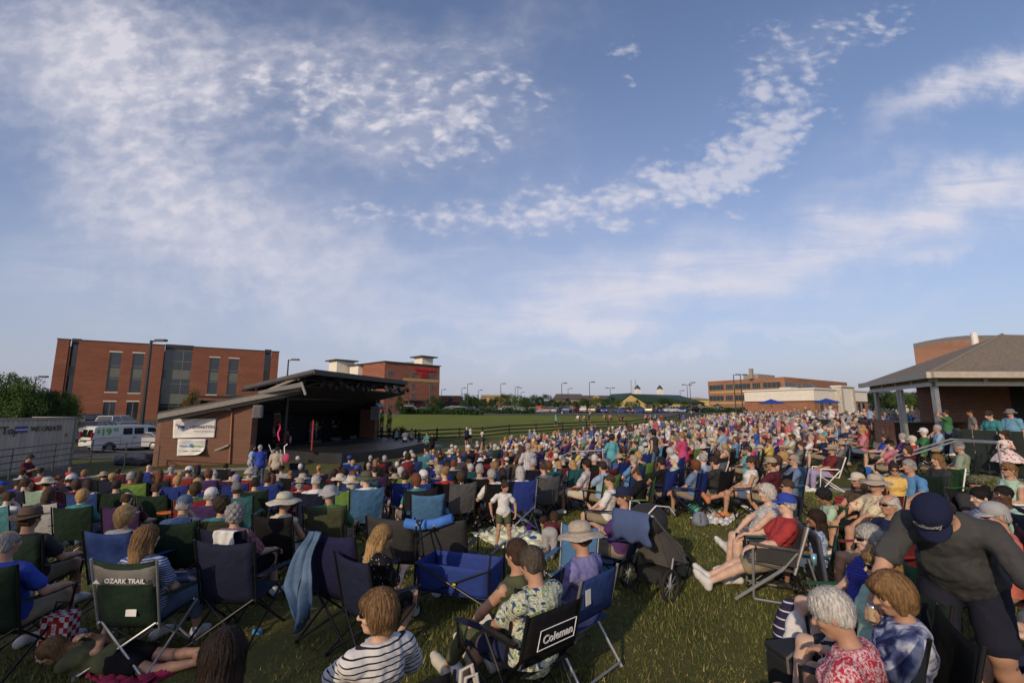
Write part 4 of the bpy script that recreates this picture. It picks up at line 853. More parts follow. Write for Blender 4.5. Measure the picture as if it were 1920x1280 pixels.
t=MB(); put_text(t,'$19',.22,(-.03,1.55,1.0),(0,-1,0),(0,0,1),.003,.01); t.build('lettering',vg,vr)
# ---------------------------------------------------------------- lamp posts
def lamp(px,pyt,pyb,Y,label,arms=1,r=.09,base=None):
    pt_=at(px,pyt,Y); z=terr(pt_.x,pt_.y) if base is None else base; h=pt_.z-z; o=empty('street_lamp',(pt_.x,pt_.y,z),0,label,'street lamp','parking lot lamps')
    MB().tube([(0,0,0),(0,0,h)],r*1.25,8,r2=r*.75).build('pole',darkm,o); MB().lathe([(r*2.6,0),(r*2.6,.55),(0,.6)],10).build('base',MATS['concrete'],o)
    for s in ([1] if arms==1 else [-1,1]): 
        a=MB().tube([(0,0,h-.12),(s*.55,0,h-.05)],r*.5,6).build('arm',darkm,o); MB().box((s*.95,0,h),(.95,.5,.2)).build('lamp_head',darkm,o)
for a in [(284,638,795,44,'tall thick dark lamp post in front of the red brick office',1,.16),(68,706,0,60,'short lamp post above the left trees',1,.08),(541,674,0,62,'lamp post between the office and the stage roof',1,.12),
 (828,730,0,140,'lamp post beside the right corner of the hotel'),(866,727,0,150,'low lamp post left of the tall hotel side lamp'),(877,719,0,130,'tall lamp post right of the dormered building'),(897,731,0,150,'short lamp post above the first trees of the row'),
 (939,719,0,128,'tall lamp post above the left tree row'),(966,725,0,150,'left one of two close lamps above the tree row'),(971,727,0,155,'right one of two close lamps above the tree row'),(897+80,735,0,190,'tiny lamp post far behind the tree row'),
 (1053,718,0,118,'tallest lamp post standing before the parked cars'),(1065,728,0,150,'lamp post just right of the tallest one'),(1105,716,0,116,'tall lamp post before the tan roofed building'),(1144,727,0,140,'lamp post between the brown gables and the yellow gable',2),
 (1275,732,0,150,'short lamp post at the right end of the green roof'),(1288,721,0,128,'double headed lamp left of the brown office block',2),(1293,717,0,118,'tall lamp left of the brown office block'),
 (1375,702,0,95,'tall lamp post against the brown office block',1,.11),(1388,702,0,100,'second tall lamp post against the brown office block, right of its twin',1,.11)]: lamp(*a[:5],**dict(zip(('arms','r'),a[5:])))
# ---------------------------------------------------------------- trees
def leaf_mat(name,c1,c2):
    m=M(name,c1,.85,0,.3,.9,spec=.25); t,N,L=nt(m); b=N['Principled BSDF']
    tc=N.new('ShaderNodeTexCoord'); n=N.new('ShaderNodeTexNoise'); n.inputs['Scale'].default_value=2.2; n.inputs['Detail'].default_value=4; L.new(tc.outputs['Object'],n.inputs['Vector'])
    r=N.new('ShaderNodeMapRange'); r.inputs['From Min'].default_value=.4; r.inputs['From Max'].default_value=.62; L.new(n.outputs['Fac'],r.inputs['Value'])
    x=N.new('ShaderNodeMix'); x.data_type='RGBA'; x.inputs['A'].default_value=(*c1,1); x.inputs['B'].default_value=(*c2,1); L.new(r.outputs[0],x.inputs['Factor']); L.new(x.outputs['Result'],b.inputs['Base Color'])
    return m
LM=leaf_mat('leaves_green',(.05,.10,.022),(.10,.145,.035)); LD=leaf_mat('leaves_dark',(.018,.045,.013),(.035,.07,.02)); LR=leaf_mat('leaves_tinted',(.045,.085,.02),(.16,.10,.03)); bark=M('bark',(.07,.055,.042),.95,bump=.5,bscale=20)
def leaves(N_,env,size,seed,clumps=40,cr=.22):
    """N_ leaf faces gathered in clumps inside the unit envelope env(dir)->radius; returns V,F"""
    rg=np.random.RandomState(seed)
    d=rg.normal(size=(clumps,3)); d/=np.linalg.norm(d,axis=1)[:,None]; rr=rg.uniform(.25,1,clumps)**.5
    C=d*rr[:,None]; C=env(C)
    ci=rg.randint(0,clumps,N_); o=rg.normal(size=(N_,3)); o/=np.linalg.norm(o,axis=1)[:,None]; o*=(rg.uniform(.2,1,N_)**.6*cr*rg.uniform(.6,1.5,clumps)[ci])[:,None]
    P=C[ci]+o; n=rg.normal(size=(N_,3)); n/=np.linalg.norm(n,axis=1)[:,None]; a=np.cross(n,rg.normal(size=(N_,3))); a/=np.linalg.norm(a,axis=1)[:,None]; b=np.cross(n,a)
    s=(size*rg.uniform(.6,1.4,N_))[:,None]; V=np.stack([P-a*s,P-b*s*.5,P+a*s,P+b*s*.5],1).reshape(-1,3); F=np.arange(N_*4).reshape(-1,4); return V,F
def tree_me(kind,seed,n,leaf,mat):
    if kind=='round': env=lambda C:C*np.array([1,1,.8])+np.array([0,0,0])
    elif kind=='oval': env=lambda C:C*np.stack([1-.35*C[:,2],1-.35*C[:,2],np.ones(len(C))*1.35],1)*np.array([.8,.8,1])
    elif kind=='cone': env=lambda C:C*np.stack([.85-.75*C[:,2],.85-.75*C[:,2],np.ones(len(C))*1.6],1)*np.array([.75,.75,1])
    elif kind=='column': env=lambda C:C*np.stack([.42-.2*C[:,2]**3]*2+[np.ones(len(C))*1.9],1)
    else: env=lambda C:C*np.array([1,.8,.6])
    V,F=leaves(n,env,leaf,seed,{'cone':70,'column':80}.get(kind,55),{'cone':.26,'column':.2}.get(kind,.27)); z0=V[:,2].min(); V[:,2]-=z0
    return np_mesh('crown',V,F,mat,False),float(V[:,2].max())
TR={}
for k,(kd,sd,n,lf,mt) in {'r1':('round',1,9000,.035,LM),'r2':('round',2,9000,.035,LD),'o1':('oval',3,9000,.035,LM),'o2':('oval',4,9000,.035,LD),'c1':('cone',5,9000,.035,LD),'k1':('column',6,9000,.03,LD),'b1':('bush',7,5000,.045,LD),'t1':('oval',8,12000,.04,LR),'big':('round',9,26000,.026,LM),'big2':('round',10,26000,.026,LD)}.items(): TR[k]=tree_me(kd,sd,n,lf,mt)
def tree(k,x,y,H,Wd,label,cat='tree',group='trees around the field and lots',z=None,trunk=.25,name='tree'):
    me,h=TR[k]; z=terr(x,y) if z is None else z; r=empty(name,(x,y,z),random.uniform(0,6),label,cat,group)
    th=H*trunk; c=obj('crown',me,r); ch=H-th*.75; c.location=(0,0,th*.75); c.scale=(Wd/2,Wd/2,ch/h)
    if trunk>0:
        m=MB(); m.tube([(0,0,0),(0,0,th),(0,.02*H,H*.62)],.035*H*.55,7,r2=.01*H); 
        for i in range(5): a=i*1.3; m.tube([(0,0,th*(.8+.1*i)),(math.cos(a)*Wd*.17,math.sin(a)*Wd*.17,th+H*.2),(math.cos(a)*Wd*.3,math.sin(a)*Wd*.3,th+H*.36)],.012*H*.6,5,r2=.004*H)
        m.build('trunk',bark,r)
    return r
def tree_px(k,px,pyt,Y,wpx,label,trunk=.22,**kw):
    p=at(px,pyt,Y); z=terr(p.x,Y); return tree(k,p.x,Y,p.z-z,wpx*Y/FPX*1.08,label,trunk=trunk,**kw)
tree_px('big',18,694,34,100,'broad leafy tree at the left edge above the beige container',.15); tree_px('big2',75,722,36,90,'dark leafy tree in the middle above the container',.15); tree_px('big',118,730,37,60,'leafy tree at the right end of the container',.15); tree_px('big2',-60,700,40,110,'leafy tree mostly cut off by the left edge',.15)
tree_px('t1',365,726,36,52,'small tree with reddish tips behind the low stage roof')
tree_px('c1',750,737,92,24,'pointed tree in front of the hotel, nearer its left corner',.1); tree_px('r2',816,740,98,32,'rounded dark tree at the right corner of the hotel',.12)
kk=dict(trunk=0)
for i,(px,pyt,w,l) in enumerate(((717,760,13,'left one of two tall columnar evergreens right of the stage'),(731,763,15,'right one of two tall columnar evergreens right of the stage'))): tree_px('k1',px,pyt,44.5,w*1.25,l,group='columnar evergreens right of the stage',**kk)
tree_px('b1',751,792,44.5,30,'dark rounded bush beside the columnar evergreens','bush',name='bush') if False else tree('b1',at(751,800,44.5).x,44.5,1.9,1.9,'dark rounded bush beside the two columnar evergreens','bush',trunk=0,name='bush')
random.seed(3)
KN={'r1':'round','r2':'round dark','o1':'oval','o2':'dark oval','c1':'pointed'}
def skyl(px):
    for x,t in ((905,'right of the dormered roof'),(945,'under the lamp of the left tree row'),(985,'in the middle of the left tree row'),(1025,'above the red box sign'),(1070,'behind the tallest lamp'),(1110,'below the tan roofed building'),(1150,'before the brown gables'),(1190,'before the yellow gable'),(1240,'before the middle of the green roof'),(1300,'at the right end of the green roof'),(1345,'left of the brown office block')): 
        if px<x:return t
    return 'by the restaurant'
TL=[(877,736,24),(892,742,16),(908,745,18),(920,746,14),(930,742,20),(945,736,22),(958,738,20),(972,740,18),(985,742,20),(1000,738,20),(1012,741,18),(1024,737,24),(1036,747,16),(1048,750,16),(1062,745,20),(1078,750,14),(1095,745,22),(1108,750,14),(1122,744,22),(1135,746,16),(1146,741,18),(1158,746,18),(1180,752,16),(1194,748,12),(1218,752,18),(1230,754,12),(1247,744,22),(1285,752,18),(1300,755,20),(1318,755,16),(1345,757,16),(905,748,14),(1042,752,12),(1087,752,12)]
lm_ct={}
for px,pyt,wd in TL:
    for _ in range(30):
        k=random.choice(['r1','r2','o1','o2','o2','c1']); lab='%s %s tree %s'%(random.choice(['small','broad','loose','leafy','bushy']),KN[k],skyl(px))
        if lab not in USED: USED[lab]=1;break
    tree_px(k,px,pyt-1,random.choice([134,146,148,162]),wd*1.15,lab)
for px,pyt,wd,Y,l in ((1650,722,34,135,'tall leafy tree rising behind the right end of the restaurant'),(1672,730,34,140,'leafy tree seen left of the pavilion posts'),(1690,734,30,130,'dark leafy tree seen between the pavilion posts'),(1712,730,36,135,'leafy tree seen through the pavilion right of its double post'),(1735,734,30,128,'leafy tree at the pavilion rear wall edge'),(1632,735,22,150,'dark tree beside the last pier of the restaurant'),(1757,730,40,150,'leafy tree hidden mostly by the pavilion wall')): tree_px(random.choice(['r1','r2','o2']),px,pyt,Y,wd*1.3,l,.1)
# far woods along the horizon
rg=np.random.RandomState(3); Vs=[];Fs=[];o=0
for i in range(150):
    a=R(rg.uniform(-62,62)); d=rg.uniform(330,520); x,y=d*math.sin(a),d*math.cos(a); me,h=TR['r2' if i%2 else 'o2']; n=700
    V,F=leaves(n,lambda C:C*np.array([1,1,.9]),.09,i,30,.35); V=V*np.array([rg.uniform(7,13)]*2+[rg.uniform(4,6.5)])+np.array([x,y,1.5+4]); Vs.append(V);Fs.append(F+o);o+=len(V)
o_=obj('distant_woods',np_mesh('distant_woods',np.concatenate(Vs),np.concatenate(Fs),LD,False)); props(o_,'low line of distant woods on the horizon','woods',kind='stuff')
# hedges
def hedge(pts,h,wd,label,seed=1,n=7000):
    rg=np.random.RandomState(seed); P=np.array([(p.x,p.y) for p in pts]); d=np.r_[0,np.cumsum(np.hypot(*np.diff(P,axis=0).T))]; s=rg.uniform(0,d[-1],n); x=np.interp(s,d,P[:,0])+rg.normal(size=n)*wd*.3; y=np.interp(s,d,P[:,1])+rg.normal(size=n)*wd*.3
    hh=h*(.75+.3*np.sin(s*1.7)*np.sin(s*.61+1)); z=terr_np(x,y)+rg.uniform(0,1,n)**.7*hh
    c=np.stack([x,y,z],1); a=rg.normal(size=(n,3)); a/=np.linalg.norm(a,axis=1)[:,None]; b=np.cross(a,rg.normal(size=(n,3))); b/=np.linalg.norm(b,axis=1)[:,None]; sz=.22
    V=np.stack([c-a*sz,c-b*sz*.6,c+a*sz,c+b*sz*.6],1).reshape(-1,3); o=obj('hedge',np_mesh('hedge',V,np.arange(n*4).reshape(-1,4),LD,False)); props(o,label,'hedge')
hedge([at(755,775,96),at(800,775,97),at(900,775,98)],1.5,1.6,'low dark hedge along the field top in front of the hotel',1,9000)
hedge([at(905,772,113),at(1000,772,115)],1.3,1.5,'low dark hedge along the lot edge left of the red box sign',2,6000)
hedge([at(1320,768,125),at(1395,768,120)],1.3,1.5,'low hedge below the brown office block',3,4000)
# boulders beside the brick wall
bs=M('boulder_stone',(.20,.185,.165),.95,0,.5,3,bump=.8,bscale=8); bd=M('boulder_dark',(.03,.03,.032),.8,0,.5,4,bump=.8,bscale=8)
for i,(px,py,r,mt,l) in enumerate(((250,864,.75,bs,'large pale grey boulder beside the brick wall'),(278,863,.62,bd,'black rounded boulder touching the brick wall corner'),(236,868,.5,bd,'low dark boulder left of the pale one'),(262,869,.42,bd,'small dark boulder in front of the pale one'))):
    p=gp(px,py+3,-1.05); rg=np.random.RandomState(i); m=MB(); m.lathe([(0.01,-.5),(.8,-.45),(1.05,-.1),(.95,.3),(.6,.55),(.01,.62)],14); v=np.array(m.v); v*=1+.16*np.sin(v[:,[1]]*4+i)*np.cos(v[:,[0]]*3+i*2)+rg.uniform(-.06,.06,(len(v),1)); m.v=[tuple(q) for q in v*r*np.array([1.25,.9,.8])]
    o=m.build('boulder',mt,None,False); o.location=(p.x,p.y,-1.05+r*.35); props(o,l,'boulder')
# unseen shade trees, added behind the photographer
# ---------------------------------------------------------------- implicit surfaces -> one continuous mesh
def f32(a): return np.asarray(a,np.float32)
class S:
    """smooth union of tapered capsules and ellipsoids"""
    def __init__(s): s.p=[]; s.cut=[]; s.sub=[]; s.noise=None
    def cap(s,a,b,ra,rb=None,k=.03): s.p.append(('c',f32(a),f32(b),float(ra),float(ra if rb is None else rb),k)); return s
    def ell(s,c,r,Rm=None,k=.03): s.p.append(('e',f32(c),f32(r),np.eye(3,dtype=np.float32) if Rm is None else f32(Rm),0,k)); return s
    def minus(s,kind,*a): s.sub.append((kind,)+a); return s
    def plane(s,p,n): s.cut.append((f32(p),f32(np.array(n)/np.linalg.norm(n)))); return s   # keeps the side n points away from
    @staticmethod
    def prim(q,P):
        if q[0]=='c':
            _,a,b,ra,rb,_k=q; ab=b-a; l2=float(ab@ab)+1e-9; pa=P-a; t=np.clip(pa@ab/l2,0,1); d=pa-t[:,None]*ab; return np.sqrt((d*d).sum(1))-(ra+(rb-ra)*t)
        _,c,r,Rm,_z,_k=q; p=(P-c)@Rm; k0=np.sqrt(((p/r)**2).sum(1)); k1=np.sqrt(((p/(r*r))**2).sum(1))+1e-9; return k0*(k0-1)/k1
    def __call__(s,P):
        d=None
        for q in s.p:
            e=S.prim(q,P)
            if d is None: d=e; continue
            k=q[5]
            if k>0: h=np.maximum(k-np.abs(d-e),0)/k; d=np.minimum(d,e)-h*h*k*.25
            else: d=np.minimum(d,e)
        if s.noise: d=d+s.noise(P)
        for q in s.sub:
            e=-S.prim(q,P); k=q[5]
            if k>0: h=np.maximum(k-np.abs(d-e),0)/k; d=np.maximum(d,e)+h*h*k*.25
            else: d=np.maximum(d,e)
        for p,n in s.cut: d=np.maximum(d,(P-p)@n)
        return d
    def bounds(s):
        lo=[];hi=[]
        for q in s.p:
            if q[0]=='c': r=max(q[3],q[4]); lo+= [q[1]-r,q[2]-r]; hi+=[q[1]+r,q[2]+r]
            else: r=max(q[2]); lo.append(q[1]-r); hi.append(q[1]+r)
        return np.min(lo,0),np.max(hi,0)
def wrinkle(amp,fr,seed=0):
    def f(P): x,y,z=P.T*fr; return (amp*np.sin(x*1.3+2*np.sin(z*.9+seed)+y*.7)*np.sin(z*1.1+1.5*np.sin(x*.8+seed*2)-y)).astype(np.float32)
    return f
E12=[(0,1),(2,3),(4,5),(6,7),(0,2),(1,3),(4,6),(5,7),(0,4),(1,5),(2,6),(3,7)]
CO=np.array([[i>>2&1,i>>1&1,i&1] for i in range(8)])
def surf(f,h,pad=.03):
    lo,hi=f.bounds(); lo=lo-pad-h; hi=hi+pad+h; B=8
    n=np.ceil((hi-lo)/h/B).astype(int)*B+1
    nb=(n-1)//B
    g=np.stack(np.meshgrid(*[np.arange(k) for k in nb],indexing='ij'),-1).reshape(-1,3)
    c=(lo+(g*B+B/2)*h).astype(np.float32); dc=f(c); rad=B*h*.87*1.35+.02
    V=np.empty(n,np.float32); Vb=np.where(dc<0,-1.0,1.0).astype(np.float32).reshape(nb)
    V[:]=1; V[:-1,:-1,:-1]=np.repeat(np.repeat(np.repeat(Vb,B,0),B,1),B,2)
    act=g[np.abs(dc)<rad]
    if len(act)==0: return np.zeros((0,3)),np.zeros((0,4),int)
    oo=np.stack(np.meshgrid(*[np.arange(B+1)]*3,indexing='ij'),-1).reshape(-1,3)
    for i in range(0,len(act),400):
        I=(act[i:i+400,None,:]*B+oo[None]).reshape(-1,3); V[I[:,0],I[:,1],I[:,2]]=f((lo+I*h).astype(np.float32))
    ins=V<0
    cnt=np.zeros(n-1,np.int8)
    for c_ in CO: cnt+=ins[c_[0]:n[0]-1+c_[0],c_[1]:n[1]-1+c_[1],c_[2]:n[2]-1+c_[2]]
    cell=np.argwhere((cnt>0)&(cnt<8))
    vals=np.stack([V[cell[:,0]+c_[0],cell[:,1]+c_[1],cell[:,2]+c_[2]] for c_ in CO],1)
    acc=np.zeros((len(cell),3)); num=np.zeros(len(cell))
    for a,b in E12:
        va,vb=vals[:,a],vals[:,b]; m=(va<0)!=(vb<0); t=np.where(m,va/(va-vb+1e-12),0)
        acc+=m[:,None]*(CO[a]+t[:,None]*(CO[b]-CO[a])); num+=m
    VV=lo+(cell+acc/num[:,None])*h
    idx=-np.ones(n-1,np.int32); idx[tuple(cell.T)]=np.arange(len(cell)); Fs=[]
    for ax in range(3):
        sl0=[slice(None)]*3; sl1=[slice(None)]*3; sl0[ax]=slice(0,-1); sl1[ax]=slice(1,None)
        a=ins[tuple(sl0)]; b=ins[tuple(sl1)]; q=np.argwhere(a!=b)
        u,v=[(1,2),(2,0),(0,1)][ax]; ok=(q[:,u]>0)&(q[:,v]>0)&(q[:,u]<n[u]-1)&(q[:,v]<n[v]-1)&(q[:,ax]<n[ax]-1); q=q[ok]
        eu=np.eye(3,dtype=int)[u]; ev=np.eye(3,dtype=int)[v]; gi=lambda Q:idx[Q[:,0],Q[:,1],Q[:,2]]
        F=np.stack([gi(q-eu-ev),gi(q-ev),gi(q),gi(q-eu)],1); fl=~a[tuple(q.T)]; F[fl]=F[fl][:,::-1]
        Fs.append(F[(F>=0).all(1)])
    return VV,np.concatenate(Fs)
# ---------------------------------------------------------------- people
skinm=M('skin',(.5,.3,.2),.58,0,.16,9,objcol=True,spec=.35); skb=skinm.node_tree.nodes['Principled BSDF']; skb.inputs['Subsurface Weight'].default_value=.0
cloth=M('cloth',(.5,.5,.5),.92,0,.10,7,objcol=True,bump=.35,bscale=28,spec=.2); hairm=M('hair',(.1,.1,.1),.66,0,.5,60,objcol=True,bump=.55,bscale=120,stretch=(1.6,1.6,.25),spec=.3)
shoem=M('shoe',(.3,.3,.3),.7,0,.1,objcol=True); lensm=M('sunglass_lens',(.006,.006,.007),.12,0,.01,spec=.8); eyem=M('eye_white',(.6,.58,.55),.3,0,.02); irm=M('eye_iris',(.05,.03,.02),.2); lipm=M('lips',(.36,.12,.10),.5)
strawm=M('straw',(.5,.4,.25),.9,0,.18,40,objcol=True,bump=.6,bscale=90)
def ik(a,b,l1,l2,pole):
    a,b=Vector(a),Vector(b); d=b-a; L_=d.length; Lm=min(L_,(l1+l2)*.995); d=d.normalized() if L_>1e-6 else Vector((0,0,-1)); 
    x=(l1*l1-l2*l2+Lm*Lm)/(2*Lm) if Lm>1e-4 else 0; hh=math.sqrt(max(l1*l1-x*x,0)); pole=Vector(pole); p=(pole-d*pole.dot(d)); p=p.normalized() if p.length>1e-6 else Vector((1,0,0))
    return a+d*x+p*hh, a+d*Lm
class Person:
    """local frame: origin on the ground under the pelvis, +Y the way the hips face, +X the person's right"""
    def __init__(s,pose='sit',sz=1.0,girth=1.0,rec=12,hyaw=0,hpitch=0,legs='down',arms='lap',sex='m',seat=.385,lean=0,twist=0,child=False,armL=None,armR=None,tilt=0,bend=70):
        s.sz=sz; s.g=girth; s.sex=sex; s.child=child; J=s.J={}; hs=1.0
        s.headk=1.0 if not child else 1.28
        R3=lambda ax,a:Matrix.Rotation(R(a),3,ax)
        if pose=='sit': z0=seat+.085; fw=-math.sin(R(rec))
        elif pose=='floor': z0=.11
        elif pose=='stand': z0=.93
        elif pose=='bend': z0=.90
        elif pose=='crawl': z0=.5
        elif pose=='prone': z0=.13
        s.pose=pose
        if pose in('sit','floor'): T=R3('X',rec)
        elif pose=='stand': T=R3('X',lean)
        elif pose=='bend': T=R3('X',-bend)
        elif pose=='crawl': T=R3('X',-82)
        else: T=R3('X',-88)
        T=R3('Z',-twist)@T@R3('Y',tilt); s.T=T
        P0=Vector((0,0,z0)); J['pel']=P0; up=T@Vector((0,0,1)); rt=T@Vector((1,0,0)); fr=T@Vector((0,1,0)); s.up,s.rt,s.fr=up,rt,fr
        shw=(.172 if sex=='m' else .152)*(1.0+.25*(girth-1)); hpw=.095 if sex=='m' else .10
        J['waist']=P0+up*.16+fr*.01; J['chest']=P0+up*.35+fr*.0; J['neck']=P0+up*.505-fr*.0; 
        J['shR']=P0+up*.43+rt*shw; J['shL']=P0+up*.43-rt*shw
        nb=J['neck']; H=R3('Z',-hyaw)@R3('X',hpitch); 
        if pose=='crawl': H=R3('Z',-hyaw)@R3('X',-35+hpitch)
        if pose=='prone': H=R3('Z',-hyaw)@R3('X',-60+hpitch)
        if pose=='bend': H=R3('Z',-hyaw)@R3('X',-bend*.75+hpitch)
        s.H=H
        nk=(up*.6+H@Vector((0,.25,1))*.6).normalized(); J['skull']=nb+nk*(.050)+H@Vector((0,.02,.115*s.headk)); 
        # legs
        hR=P0+rt*hpw-up*.02; hL=P0-rt*hpw-up*.02; J['hipR'],J['hipL']=hR,hL; l1,l2=.42,.42
        def leg(side,ank,pole): 
            h=J['hip'+side]; k,a=ik(h,ank,l1,l2,pole); J['kn'+side]=k; J['an'+side]=a
        g=.085
        if pose=='sit':
            sp=.13+.03*girth
            if legs=='down': leg('R',(sp+.03,.50,g),(.15,.6,1)); leg('L',(-sp-.03,.46,g),(-.15,.6,1))
            elif legs=='out': leg('R',(sp,.72,g),(.1,.3,1)); leg('L',(-sp,.66,g),(-.1,.3,1))
            elif legs=='stretch': leg('R',(sp-.04,.84,g),(0,.1,1)); leg('L',(-sp+.06,.80,g+.02),(0,.1,1))
            elif legs=='crossR': leg('L',(-.08,.48,g),(-.1,.6,1)); leg('R',(-.12,.80,.36),(.2,.2,1))
            elif legs=='crossL': leg('R',(.08,.48,g),(.1,.6,1)); leg('L',(.12,.80,.36),(-.2,.2,1))
            elif legs=='ankle': leg('L',(-sp,.46,g),(-.15,.6,1)); leg('R',(-.16,.40,.56),(1.2,.6,.3))
            elif legs=='tuck': leg('R',(.12,.25,g),(.15,.8,1)); leg('L',(-.12,.22,g),(-.15,.8,1))
        elif pose=='floor':
            if legs=='lotus': leg('R',(-.12,.34,.09),(1,.6,.2)); leg('L',(.12,.30,.07),(-1,.6,.2))
            else: leg('R',(.14,.50,g),(.1,.3,1)); leg('L',(-.10,.72,g),(0,.1,1))
        elif pose=='stand':
            if legs=='step': leg('R',(.09,.20,g),(0,1,.2)); leg('L',(-.09,-.20,g+.02),(0,1,.2))
            elif legs=='wide': leg('R',(.20,.10,g),(.1,1,0)); leg('L',(-.20,-.06,g),(0,1,0))
            else: leg('R',(.11,.02,g),(.1,1,0)); leg('L',(-.11,-.02,g),(0,1,0))
        elif pose=='bend': leg('R',(.16,.0,g),(.1,1,0)); leg('L',(-.16,-.12,g),(0,1,0))
        elif pose=='crawl': leg('R',(.12,-.42,.07),(0,.6,-1)); leg('L',(-.12,-.40,.07),(0,.6,-1))
        elif pose=='prone': leg('R',(.12,-.86,.10),(0,0,-1)); leg('L',(-.14,-.84,.12),(0,0,-1))
        # arms
        a1,a2=.285,.255
        def W(*v): return P0+Vector(v)   # around the pelvis, un-rotated frame
        def arm(side,spec):
            sg=1 if side=='R' else -1; sh=J['sh'+side]; kn=J['kn'+side]; curl=.5; pn=(0,0,-1)
            if isinstance(spec,tuple): tgt=P0+Vector(spec[0]); pole=Vector(spec[1]); 
            elif spec=='lap': tgt=W(sg*.10,.26,.11); pole=(sg*.8,-.3,-.6)
            elif spec=='rest': tgt=W(sg*.30,.28,.17); pole=(sg*.6,-.6,-.8)
            elif spec=='phone': tgt=W(sg*.07,.33,.27); pole=(sg*.6,-.2,-1)
            elif spec=='knee': tgt=kn+Vector((0,-.06,.085)); pole=(sg*.9,0,.1)
            elif spec=='chin': tgt=J['skull']+Vector((sg*.05,.10,-.14)); pole=(sg*.5,.4,-1)
            elif spec=='raise': tgt=J['skull']+Vector((sg*.17,.15,.06)); pole=(sg*1,.2,-.5)
            elif spec=='hang': tgt=sh+Vector((sg*.07,.03,-.52)); pole=(sg*.2,-1,0)
            elif spec=='hip': tgt=W(sg*.19,-.02,.08); pole=(sg*1,-.6,0)
            elif spec=='fwd': tgt=sh+Vector((sg*.05,.42,-.18)); pole=(sg*.4,0,-1)
            elif spec=='fold': tgt=W(-sg*.10,.24,.26); pole=(sg*.8,.1,-.7)
            elif spec=='prop': tgt=sh+Vector((sg*.05,.02,-.50)); pole=(sg*.3,-1,0)
            else: tgt=W(sg*.1,.26,.11); pole=(sg,0,-1)
            e,w_=ik(sh,tgt,a1,a2,pole); J['el'+side]=e; J['wr'+side]=w_
        arms=(arms,arms) if isinstance(arms,str) else arms
        arm('R',armR or arms[0]); arm('L',armL or arms[1])
    def v(s,k): return np.array(s.J[k])
    def torso(s,f,inf=0,k=.07,thin=1.0):
        J=s.J; g=s.g; up,rt,fr=s.up,s.rt,s.fr; Tm=np.array(s.T); male=s.sex=='m'
        f.ell(J['pel']+up*.01,(.168*(.75+.25*g)+inf,.125*(.6+.4*g)+inf,.13+inf),Tm,k)
        f.ell(J['waist']+fr*(.035*(g-1)*2.5+.0),((.142 if male else .128)*g**.8+inf,.105*g+inf,.15+inf),Tm,k)
        f.ell(J['chest']-fr*.005,((.160 if male else .142)*(.8+.2*g)+inf,.112*(.75+.25*g)+inf,.16+inf),Tm,k)
        for sd in 'RL': f.cap(J['chest']+up*.105+rt*(.02 if sd=='R' else -.02),J['sh'+sd]-up*.012,.062+inf,.046+inf,.05)
        if not male:
            for sg in (-1,1): f.ell(J['chest']+fr*.085+rt*.062*sg-up*.005,(.062+inf,.055+inf,.06+inf),Tm,.04)
        return f
    def arms_(s,f,inf=0,upto=1.0,sides='RL',fore=True,loose=0):
        g=.85+.15*s.g; thin=.88 if s.sex=='f' else 1
        for sd in sides:
            a,b,c=s.v('sh'+sd),s.v('el'+sd),s.v('wr'+sd)
            b2=a+(b-a)*upto; r1=(.052+(.040-.052)*upto)*g*thin
            f.cap(a,b2,.050*g*thin+inf,r1+inf+loose,.035)
            if fore: f.cap(b,b+(c-b)*.35,.041*g*thin+inf,.040*g*thin+inf,.02).cap(b+(c-b)*.35,c,.040*g*thin+inf,.026*thin+inf,.02)
        return f
    def legs_(s,f,inf=0,upto=1.0,shin=True,loose=0):
        g=.75+.25*s.g; thin=1.0
        for sd in 'RL':
            a,b,c=s.v('hip'+sd),s.v('kn'+sd),s.v('an'+sd); b2=a+(b-a)*upto
            f.cap(a,b2,.088*g+inf,(.088+(.056-.088)*upto)*g+inf+loose,.04)
            if shin: 
                bk=-(np.cross(np.cross(b-a,c-b),c-b)); nn=np.linalg.norm(bk); bk=bk/nn*.012 if nn>1e-6 else 0
                f.cap(b,b+(c-b)*.3+bk*0,.055*g+inf,.056*g+inf,.03).cap(b+(c-b)*.3,c,.055*g+inf,.034+inf,.02)
        return f
    def feet(s,f,inf=0,hero=False):
        s.toes=[]
        for sd in 'RL':
            a=s.v('an'+sd); k=s.v('kn'+sd); d=a-k; d/=np.linalg.norm(d)
            fwd=np.array(s.J['pel'])*0+np.array([0,1,0.]); 
            if s.pose=='prone': fw=np.array([0,-.85,-.4])
            elif s.pose=='crawl': fw=np.array([0,-.95,-.1])
            else:
                fw=fwd-d*(fwd@d)*.7; 
                if abs(d[2])<.85: fw=fw+np.array([0,0,.75*(1-abs(d[2]))])
                else: fw[2]=min(fw[2],-.02)
            fw/=np.linalg.norm(fw); dn=-np.cross(np.cross(d,fw),fw)*0+ (d-fw*(d@fw)); dn/=np.linalg.norm(dn)+1e-9
            heel=a+dn*.045-fw*.045; ball=a+dn*.058+fw*.12; toe=a+dn*.062+fw*.175
            f.cap(a,heel,.036+inf,.034+inf,.02).cap(a+dn*.01,ball,.036+inf,.034+inf,.025).cap(heel,ball,.032+inf,.036+inf,.02).cap(ball,toe,.036+inf,.026+inf,.02); s.toes.append((toe,fw,dn))
        return f
